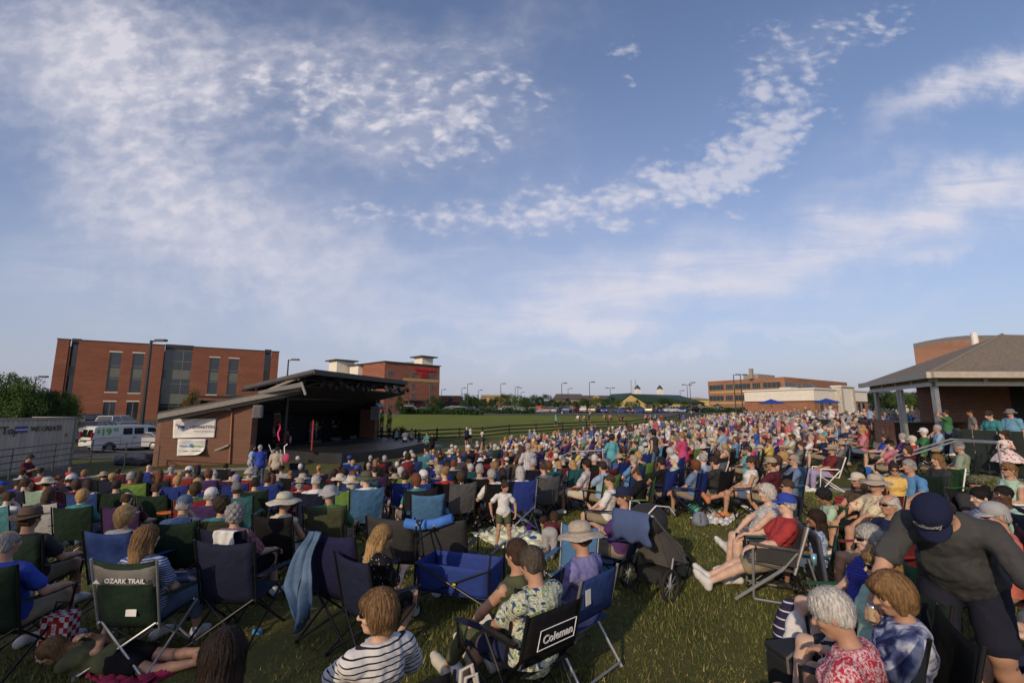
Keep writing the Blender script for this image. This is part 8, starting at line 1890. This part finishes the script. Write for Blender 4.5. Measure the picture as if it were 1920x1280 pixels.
# local x forward, handle at -x
wheel(.20,-.28,-.31,st_); wheel(.20,-.28,.31,st_); wheel(.16,.62,0,st_)
m=MB()
for y in(-.27,.27): m.tube([(-.28,y*1.1,.20),(-.12,y,.48),(.25,y*.8,.36),(.60,y*.25,.24),(.62,0,.16)],.017,8).tube([(.18,y,.40),(-.22,y,.80),(-.52,y,1.06)],.016,8)
m.tube([(-.52,-.27,1.06),(-.56,-.2,1.08),(-.56,.2,1.08),(-.52,.27,1.06)],.018,8); m.build('frame',M('stroller_frame',(.20,.21,.22),.4,.6),st_)
MB().prism([(-.12,-.20,.36),(.30,-.20,.34),(.33,-.20,.44),(.02,-.20,.44),(-.34,-.20,.98),(-.42,-.20,.94)],(0,.40,0)).build('seat',gr_,st_)
for s in(-1,1): MB().prism([(-.10,s*.205,.40),(.28,s*.205,.42),(.20,s*.205,.58),(-.20,s*.205,.84),(-.34,s*.205,.90)],(0,s*.012,0)).build('side_panel',MATS['stroller_grey'],st_)
cn_=S().ell((-.26,0,.93),(.30,.25,.22)).minus('e',f32((-.14,0,.82)),f32((.34,.22,.20)),np.eye(3,dtype=np.float32),0,.02); attach_np('canopy',surf(cn_,.012),M('stroller_black',(.020,.020,.021),.85,0,.1,bump=.4,bscale=18),st_)
MB().prism([(-.24,-.18,.16),(.26,-.18,.18),(.30,-.18,.30),(-.26,-.18,.33)],(0,.36,0)).build('basket',MATS['stroller_black'],st_)
m=MB(); 
for s in(-1,1): m.tube([(-.48,s*.12,1.02),(-.34,s*.2,1.16),(-.10,s*.24,1.12),(.03,s*.24,1.0)],.008,6)
m.build('piping',whitem,st_)
g_=[[(-.60-.05*math.sin(j/10*3.1),-.28+.56*i/10+.015*math.sin(j*1.2),1.10-.38*j/10-.03*math.sin(i*1.4)*(j/10)) for j in range(11)] for i in range(11)]
o=MB().sheet(g_,.02).build('blue_cloth',M('jersey_blue',(.055,.085,.19),.9,0,.1,6,bump=.4,bscale=12),None,True); o.matrix_world=Matrix.LocRotScale(st_.location,st_.rotation_euler,st_.scale); props(o,'folded dusty blue cloth hanging over the stroller handle','cloth')
# blankets
def blanket(pxs,name,label,mat,z=.03,amp=.018,nn=30):
    P=[gh(*q) for q in pxs]; A,B,Cc,D=P; g_=[]
    for i in range(nn+1):
        row=[]
        for j in range(nn+1):
            a,b=i/nn,j/nn; p=(A*(1-a)+B*a)*(1-b)+(D*(1-a)+Cc*a)*b; ex=.05*math.sin(i*.9)*math.sin(j*.7); row.append((p.x+ex*.4,p.y+ex,terr(p.x,p.y)+z+amp*(math.sin(i*.8+j*.3)+math.sin(j*1.1-i*.4)+.6*math.sin(i*1.7+j*1.3))))
        g_.append(row)
    o=MB().sheet(g_,.01).build(name,mat,None,True); return props(o,label,'blanket')
blanket([(880,1003),(945,982),(1052,1012),(985,1048)],'dotted_blanket','white and pale green blanket with blue dots on the grass',blank_m)
blanket([(955,982),(1015,970),(1085,992),(1030,1008)],'dark_blanket','dark plaid blanket next to the dotted blanket',bl2_m,.035)
blanket([(1292,975),(1330,958),(1385,968),(1362,988)],'white_blanket','crumpled white blanket beside the turquoise cooler',M('white_blanket_cloth',(.62,.62,.63),.95,0,.06,6,bump=.5,bscale=10),.03)
blanket([(150,1262),(265,1215),(330,1262),(230,1310)],'pink_blanket','magenta blanket under the child lying down',M('magenta_cloth',(.30,.015,.06),.9,0,.1),.02)
# coolers and bags
def box_cooler(px,py,rz,sz,name,label,cat,body,lidm,strap=None,band=None):
    g=gh(px,py); r=empty(name,g,R(rz),label,cat); w_,d_,h_=sz; b=MB().box((0,0,h_*.42),(w_,d_,h_*.84)).build('body',body,r); bv=b.modifiers.new('soft','BEVEL'); bv.width=.03; bv.segments=3
    l=MB().box((0,0,h_*.93),(w_*1.03,d_*1.03,h_*.16)).build('lid',lidm,r); bv=l.modifiers.new('soft','BEVEL'); bv.width=.025; bv.segments=3
    if strap: MB().tube([(-w_*.5,-d_*.52,h_*.6),(-w_*.52,-d_*.54,h_*.95),(-w_*.2,-d_*.54,h_*1.15),(w_*.2,-d_*.54,h_*1.15),(w_*.52,-d_*.54,h_*.95),(w_*.5,-d_*.52,h_*.6)],.012,6).build('strap',strap,r); MB().box((0,-d_*.53,h_*.4),(w_*.6,.02,h_*.4)).build('pocket',strap,r)
    if band: MB().box((0,0,h_*.845),(w_*1.035,d_*1.035,.012)).build('zip_band',band,r)
    return r
tq=M('cooler_turquoise',(.10,.45,.38),.8,0,.05); gry=M('strap_grey',(.13,.12,.12),.8)
box_cooler(1311,962,14,(.40,.30,.36),'soft_cooler','turquoise soft cooler with grey straps on the grass','cooler',tq,tq,gry,gry)
bl_=M('cooler_blue',(.03,.18,.55),.5); box_cooler(1641,893,8,(.40,.26,.34),'hard_cooler','blue hard cooler with white lid on the grass','cooler',bl_,whitem)
box_cooler(1131,1078,-12,(.30,.2,.20),'small_cooler','small light blue cooler bag left of the stroller','cooler',M('cooler_sky',(.08,.32,.60),.7),M('cooler_trim_navy',(.02,.04,.12),.7))
bk2=M('nylon_black',(.012,.013,.014),.7,0,.2,8,bump=.4,bscale=14)
r=box_cooler(345,1140,6,(.42,.30,.42),'cooler_bag','black cooler bag with a blue lid between two camp chairs','cooler',bk2,MATS['cooler_trim_navy'],tube_d); MB().tube([(-.14,-.16,.22),(-.1,-.17,.14),(.06,-.17,.14),(.12,-.16,.22)],.006,6).build('handle',silver,r)
def sack(px,py,rz,sz,name,label,cat,mat,col=None,lift=0,strapm=None):
    g=gh(px,py); a,b,c=sz; f=S().ell((0,0,c*.45),(a*.5,b*.5,c*.48),None).ell((0,0,c*.25),(a*.55,b*.55,c*.26),None,.08); f.noise=wrinkle(.008,17,a*9); o=obj(name,np_mesh(name,*surf(f,.013),mat)); o.location=g+Vector((0,0,lift)); o.rotation_euler=(0,0,R(rz)); 
    if col: o.color=(*col,1)
    props(o,label,cat)
    if strapm:
        for s in(-1,1): MB().tube([(s*a*.2,-b*.45,c*.2),(s*a*.24,-b*.62,c*.5),(s*a*.15,-b*.35,c*.88)],.014,6).build('strap',strapm,o)
    return o
sack(1055,955,20,(.32,.24,.46),'backpack','grey and lime backpack on the grass left of the small blue chair','backpack',M('backpack_grey',(.055,.06,.06),.8,bump=.4,bscale=14),strapm=M('strap_lime',(.35,.5,.06),.7))
sack(1150,1062,10,(.36,.28,.5),'backpack','black backpack between the navy cap and the stroller','backpack',bk2,strapm=gry); sack(1313,985,10,(.3,.24,.30),'backpack','pale blue-grey backpack beside the stroller','backpack',M('backpack_pale',(.17,.20,.26),.85,bump=.4,bscale=14),strapm=gry) 
box_cooler(1497,1290,12,(.40,.26,.34),'black_bag','black bag on the grass at the bottom beside the striped tote','bag',bk2,bk2,gry); sack(1528,890,0,(.45,.3,.22),'navy_bag','small navy bag under the white lawn chair','bag',M('bag_navy',(.03,.04,.08),.8,bump=.4,bscale=14))
sack(930+680,858,0,(.6,.4,.3),'dark_bag','dark bag on the lawn by the pavilion side','bag',bk2)
g=ground_hit(1870,1262,.3); rd=sack(1868,1262,10,(.9,.55,.42),'red_duffel','large dark red duffel bag with black straps in the bottom right','bag',M('duffel_red',(.12,.012,.015),.85,0,.2,8,bump=.4,bscale=14)); rd.location=g
for x in(-.15,.2): MB().tube([(x,-.29,.05),(x,-.26,.3),(x,-.05,.44),(x,.2,.4)],.022,6).build('strap',bk2,rd)
# checkered paper bag with red lettering
g=ground_hit(104,1232,0); ck_=empty('checkered_bag',g,R(6),'red and white checkered bag with red lettering between two green chairs','bag'); cw_,cd2,chh=.26,.15,.42
def chk(N,L,co):
    c=N.new('ShaderNodeTexChecker'); c.inputs['Scale'].default_value=1/.052; c.inputs['Color1'].default_value=(.40,.02,.02,1); c.inputs['Color2'].default_value=(.60,.60,.62,1); mp=N.new('ShaderNodeMapping'); mp.inputs['Location'].default_value=(.013,.02,.011); L.new(co,mp.inputs[0]); L.new(mp.outputs[0],c.inputs[0]); return c.outputs[0]
ckm=pat('checker_print',Wh,chk); m=MB(); m.bb(-cw_/2,-cd2/2,0,cw_/2,cd2/2,chh); m.build('bag_side',ckm,ck_); MB().bb(-.055,-cd2/2-.004,.05,.055,-cd2/2-.001,.37).build('print_patch',M('bag_red',(.40,.02,.02),.6),ck_)
t=MB(); put_text(t,'JayHaus',.085,(0,-cd2/2-.006,.21),(0,0,1),(-1,0,0),.001,.002,.2); t.build('lettering',whitem,ck_); MB().tube([(-.07,0,chh),(-.06,0,chh+.1),(.06,0,chh+.1),(.07,0,chh)],.008,6).build('handle',tube_d,ck_)
# striped tote, white towel
nvs=pat('navy_stripe_tote_cloth',Nv,stripes((.55,.54,.56),(.025,.022,.06),.075,.16)); g=ground_hit(1480,1195,.25); o=sack(1480,1195,0,(.34,.2,.52),'striped_tote','navy tote bag with white stripes hanging at the chair side','bag',nvs); o.location=ground_hit(1482,1200,.1); o.rotation_euler=(0,R(6),R(20))
o=sack(1500,1215,0,(.26,.16,.5),'white_towel','white towel hanging beside the navy striped tote','towel',M('towel_white',(.60,.59,.60),.95,bump=.5,bscale=30)); o.location=ground_hit(1500,1222,.1)
o=sack(1757,1290,0,(.22,.14,.6),'blue_towel','blue and grey towel on a chair arm at the bottom right','towel',M('towel_blue',(.05,.13,.40),.95,bump=.5,bscale=30)); o.location=ground_hit(1760,1292,.15)
# tote behind the striped woman
cm=Matrix.LocRotScale(c1.location,c1.rotation_euler,c1.scale); f=S(); o=MB().sheet([[(.30+.17*i/8-.02*math.sin(j*.5),-.34-.03*math.sin(i*.9),.86-.60*j/10) for j in range(11)] for i in range(9)],.05).build('tote_bag',M('tote_leather',(.46,.42,.38),.6,0,.06,bump=.2),None,True); o.matrix_world=cm; props(o,'pale leather tote bag hanging on the black chair of the striped top','bag'); MB().tube([(.33,-.34,.84),(.34,-.33,1.02),(.40,-.33,1.04),(.45,-.34,.84)],.012,8).tube([(.34,-.36,.84),(.36,-.37,1.0),(.42,-.37,1.01),(.45,-.36,.84)],.010,8).build('handle',M('tote_handle',(.50,.46,.40),.5),o)
# small things
def cup(px,py,h,r,name,label,mat,hz=0,cat='cup',lid=None):
    g=ground_hit(px,py,hz); o=MB().lathe([(0,0),(r*.8,0),(r,h),(r*.92,h),(r*.75,.01)],14).build(name,mat,None,True); o.location=g+Vector((0,0,hz)); props(o,label,cat)
    if lid: MB().lathe([(0,h+.012),(r*1.08,h+.01),(r*1.08,h-.012)],14).build('lid',lid,o)
cup(135,1062,.13,.045,'glass_jar','glass jar with lime green lid left of the large green-grey chair',M('jar_glass',(.35,.38,.38),.1),.30,'jar',M('lid_lime',(.25,.55,.03),.5)); cup(91,1098,.16,.06,'blue_cup','large blue cup in the armrest of the chair at the left edge',M('cup_blue',(.015,.03,.22),.4),.35)
cup(1411,898,.14,.045,'red_cup','red cup held on the lap of the person with crossed legs',M('cup_red',(.5,.02,.02),.4),.62); cup(1527,1058,.12,.033,'drink_can','pale blue drink can on the knee beside the ribbed blue dress',M('can_sky',(.25,.45,.55),.35,.5),.55,'can'); cup(1610,1160,.10,.045,'white_cup','white cup behind the fluffy white hair',whitem,.55); cup(1728,900,.09,.04,'paper_cup','paper cup by the bright green chair',M('cup_paper',(.4,.33,.27),.7),.4)
g=ground_hit(312,962,.62); o=MB().lathe([(0,0),(.16,.0),(.18,.02),(.17,.03),(.14,.012),(0,.012)],20).build('orange_tray',M('tray_orange',(.60,.14,.02),.5),None,True); o.location=g+Vector((0,0,.62)); o.scale=(1.1,.7,1); props(o,'orange tray held above the lap left of the denim cap','tray'); 
sack(623,1018,0,(.26,.2,.18),'orange_bundle','orange cloth bundle under the olive chair','cloth',M('cloth_orange',(.62,.12,.02),.85,bump=.6,bscale=12),lift=.1); g=ground_hit(482,1188); o=MB().lathe([(.0,0),(.06,.01),(.05,.05),(.02,.06),(0,.05)],8).build('blue_wrapper',M('wrapper_blue',(.06,.25,.55),.4),None); o.location=g; o.scale=(1,.6,1); props(o,'crumpled light blue wrapper on the dark grass','wrapper')
g=gh(1015,985); o=MB().lathe([(0,0),(.05,.0),(.07,.05),(.06,.05),(.04,.01)],12).build('purple_toy',M('toy_purple',(.35,.04,.45),.5),None); o.location=gh(992,996)+Vector((0,0,.05)); props(o,'purple toy cup on the dark plaid blanket','toy')
cc_=chair('camp',gh(1080,962),R(40),C['blue'],'tiny empty blue camp chair beside the grey and lime backpack',0,sc=.5); props(cc_,cat='chair')
g=ground_hit(1140,700,0) if False else None
chair('camp',gh(1190,905),R(40),C['lime'],'lime camp chair beside the bald person in black',1); chair('camp',ground_hit(1302,925,.5),R(50),C['royal'],'royal blue camp chair with a white tag near the turquoise cooler',1); chair('lawn',ground_hit(1335,895,.5),R(40),C['lightgrey'],'empty pale grey lawn chair right of the royal blue chair',1)
chair('camp',ground_hit(1075,1060,.42),R(150),C['skyblue'],'low blue chair seat with silver legs beside the broad felt hat',0,tube=tube_l,sc=.85) ; chair('camp',ground_hit(795,870,.6),R(10),C['turquoise'],'empty turquoise camp chair in front of the stage apron',1)
for px,py,k,l,c_,col in ((545,1050,'b','black cooler bag on the grass left of the denim vest','cooler',(.02,.02,.022)),(150,985,'s','crumpled red tote bag on the grass behind the fedora','bag',(.25,.03,.03)),(735,935,'b','small grey cooler on the grass beside the sky blue chairs','cooler',(.12,.12,.13)),(400,985,'s','olive knapsack on the grass beside the maroon floral top','bag',(.06,.07,.03)),(1010,935,'s','white plastic bag lying near the tall blue chair','bag',(.55,.55,.56)),
  (1175,960,'b','navy cooler bag on the grass beside the lime chair','cooler',(.02,.03,.09)),(1345,945,'s','tan canvas bag at the edge of the white blanket','bag',(.30,.22,.13)),(1450,985,'s','black sack under the grey-white tank top chair','bag',(.015,.015,.017)),(1585,955,'b','red cooler bag between the bare knees and the curly haired child','cooler',(.25,.02,.02)),(1240,935,'s','purple bag on the grass in front of the pale green shirt','bag',(.12,.05,.16)),(1400,1000,'s','grey jacket dropped on the grass beside the white shoes','jacket',(.13,.13,.14)),(250,1075,'s','navy jumper on the grass under the green-grey chair','jumper',(.02,.03,.08))):
    mt=M(l.split(' ')[0]+'_'+l.split(' ')[1]+'_fabric',col,.85,0,.2,8,bump=.5,bscale=13); nm=l.split(' ')[1]+'_'+c_ if l.split(' ')[1]!=c_ else 'bag'
    if k=='b': box_cooler(px,py,px%40,(.34,.24,.28),'cooler_box',l,c_,mt,mt,gry)
    else: sack(px,py,px%60,(.36,.26,.24),'cloth_bag' if c_=='bag' else c_,l,c_,mt)
# navy cloth and grey bag hung on the red polo's chair
o=MB().sheet([[(-.27+.54*i/6,-.43-.05*j/8,.80-.62*j/8) for j in range(9)] for i in range(7)],.03).build('hanging_bag',M('bag_slate',(.06,.065,.10),.7,bump=.3),None,True); o.matrix_world=Matrix.LocRotScale(cr.location,cr.rotation_euler,cr.scale); props(o,'slate grey cloth bag hanging behind the grey padded chair','bag')
# ---------------------------------------------------------------- on stage
zs=zg+.76
def on(f,n,z=0): p=V2(S1,zs)+dO*f+nO*n; p.z+=z; return p
for f,n,l,sh,pp in ((8.5,2.0,'singer in a pale shirt standing at a microphone on the stage','grey','denim'),(9.6,2.3,'second singer standing right beside the first on the stage','beige','denim'),(12.4,2.6,'guitarist in dark clothes playing on the stage','charcoal','black'),(5.0,2.2,'musician in black bending over equipment at stage left','black','black')):
    hero(l,0,0,dict(pose='stand',arms=('fwd','lap')),loc=on(f,n),skin='b',hair=('short','brown'),shirt=sh,pants=pp,plen=1.9,turn=-80,lv=0,shoes=None)
hero('drummer in a white shirt seated behind the drum kit',0,0,dict(pose='sit',arms='fwd'),loc=on(6.2,3.6),skin='b',hair=('short','grey'),shirt='lightgrey',pants='black',plen=1.9,turn=-80,lv=0,shoes=None)
dk_=empty('drum_kit',on(6.6,2.7),R(-80),'red drum kit with cymbals in the middle of the dark stage','drum kit'); dm=M('drum_red',(.30,.02,.02),.3); dh=M('drum_head',(.5,.5,.48),.6); br_=M('brass',(.45,.30,.08),.3,.9)
for x,y,z,r,h,rx in ((0,.1,.30,.28,.4,90),(-.45,-.1,.55,.17,.22,12),(.45,-.1,.48,.2,.35,8),(-.15,-.05,.82,.15,.2,15),(.2,-.05,.82,.15,.2,15)):
    Mr=Matrix.Rotation(R(rx),3,'X'); d=MB().lathe([(r,-h/2),(r,h/2)],18,(x,y,z),Mr).build('drum',dm,dk_,True); MB().lathe([(0,h/2),(r,h/2)],18,(x,y,z),Mr).lathe([(r,-h/2),(0,-h/2)],18,(x,y,z),Mr).build('drum_head',dh,d)
for x,y,z in ((-.7,.1,1.15),(.7,.1,1.2),(-.5,-.3,.95)): MB().lathe([(0,.02),(.2,0),(0,-.003)],18,(x,y,z)).build('cymbal',br_,dk_,True); MB().tube([(x,y,z),(x,y,0)],.012,5).build('stand',tube_d,dk_)
for f,n,l in ((8.5,1.5,'microphone stand before the first singer'),(9.6,1.8,'microphone stand before the second singer'),(12.4,2.1,'microphone stand before the guitarist')): r=empty('microphone_stand',on(f,n),0,l,'microphone stand'); MB().tube([(0,0,0),(0,0,1.35),(.1,0,1.5)],.012,6).build('pole',tube_d,r); MB().lathe([(0,0),(.16,0),(.16,.02),(0,.03)],12).build('base',tube_d,r); MB().lathe([(0,-.04),(.03,-.02),(.03,.02),(0,.04)],10,(.12,0,1.53)).build('microphone',silver,r)
for f,n,l in ((7.6,.7,'black wedge monitor at the front of the stage, left one'),(10.5,.8,'black wedge monitor at the front of the stage, right one'),(13.2,.9,'black wedge monitor near the far end of the stage')): r=empty('stage_monitor',on(f,n),R(10),l,'stage monitor'); MB().prism([(-.3,-.2,0),(-.3,.22,0),(-.3,.12,.36),(-.3,-.08,.30)],(.6,0,0)).build('cabinet',bk2,r); MB().bb(-.26,-.215,.03,.26,-.2,.2).build('grille_cloth',MATS['speaker_grille'],r)
for f,l in ((4.2,'tall black amplifier stack at the left of the stage'),(11.5,'tall black amplifier stack behind the guitarist')): r=empty('amplifier',on(f,3.9),R(10),l,'amplifier'); MB().box((0,0,.6),(.7,.5,1.2)).build('cabinet',bk2,r); MB().box((0,0,1.33),(.68,.45,.24)).build('head',MATS['speaker_grey'],r)
p=at(583,858,29.5); r=empty('banner_stand',(p.x,p.y,zs-.02),R(-60),'narrow upright red banner stand at the front of the stage','banner'); MB().bb(-.16,-.02,.1,.16,.02,2.0).build('banner_cloth',M('banner_red',(.35,.03,.03),.7),r); MB().bb(-.2,-.12,0,.2,.12,.1).build('base',tube_d,r)
p=at(516,850,27.6); chr_=chair('lawn',(p.x,p.y,zs-.35),R(-60),C['cream'],'cream wooden chair standing at the stage post',1); chr_['group']='chairs on the stage'
p=at(523,810,30.4); o=MB().sheet([[(.10*i/4-.05+.06*math.sin(j*.8),0,.55-1.1*j/10) for j in range(11)] for i in range(5)],.04).build('pink_scarf',M('scarf_pink',(.60,.02,.16),.8),None,True); o.location=p; props(o,'bright pink scarf tied to the left stage post','scarf')
# ---------------------------------------------------------------- grass blades near the camera
rg=np.random.RandomState(8); nB=190000
r_=rg.uniform(0,1,nB)**.62; Yb_=2.6+r_*10.5; Xb=rg.uniform(-1.2,1.2,nB)*Yb_; ok=np.ones(nB,bool)
Zb=terr_np(Xb,Yb_); a=rg.uniform(0,2*np.pi,nB); pn=np.sin(Xb*1.3+1.7*np.sin(Yb_*.9))*np.sin(Yb_*1.1+1.3*np.sin(Xb*.7))+.6*np.sin(Xb*3.1+Yb_*2.2)*np.sin(Yb_*2.7-Xb*1.9); hgt=rg.uniform(.018,.080,nB)*np.clip(.75+.5*pn,.22,1.5); wd=rg.uniform(.003,.006,nB)*(1+Yb_*.10); ln=rg.uniform(-.04,.04,(nB,2))
B0=np.stack([Xb-np.cos(a)*wd,Yb_-np.sin(a)*wd,Zb-.01],1); B1_=np.stack([Xb+np.cos(a)*wd,Yb_+np.sin(a)*wd,Zb-.01],1); B2_=np.stack([Xb+ln[:,0],Yb_+ln[:,1],Zb+hgt],1)
Vg=np.stack([B0,B1_,B2_],1).reshape(-1,3); me=np_mesh('grass',Vg,np.arange(nB*3).reshape(-1,3),attr_mat('grass_blades'),False)
pal=np.array([(.088,.114,.027),(.118,.132,.037),(.155,.16,.05),(.26,.215,.085),(.07,.095,.027)])[rg.choice(5,nB,p=[.3,.25,.2,.12,.13])]*rg.uniform(.6,1.4,(nB,1))*(1+np.where(pn<-.2,.35,0)[:,None]*np.array([1,.7,.8])); cc=np.repeat(np.c_[pal,np.ones(nB)],3,0).astype(np.float32); ca=me.color_attributes.new('col','FLOAT_COLOR','POINT'); ca.data.foreach_set('color',cc.ravel()); MATS['grass_blades'].node_tree.nodes['Principled BSDF'].inputs['Specular IOR Level'].default_value=.2
o=obj('grass',me); props(o,'short dry tipped lawn grass around the near chairs','grass',kind='stuff')
# ---------------------------------------------------------------- unseen trees added behind the photographer to shade the near lawn
for x,y,H_,Wd,l in ((-12.5,-13,8.6,8.5,'unseen tree added for shade behind the photographer, nearer one'),(-20,-10,7.2,9,'unseen tree added for shade behind the photographer on the left'),(-5.8,-16,8.6,6,'unseen tree added for shade behind the photographer near the walk')): tree('big',x,y,H_,Wd,l,trunk=.22,group='unseen trees added to shade the lawn')
scene.render.engine='CYCLES'
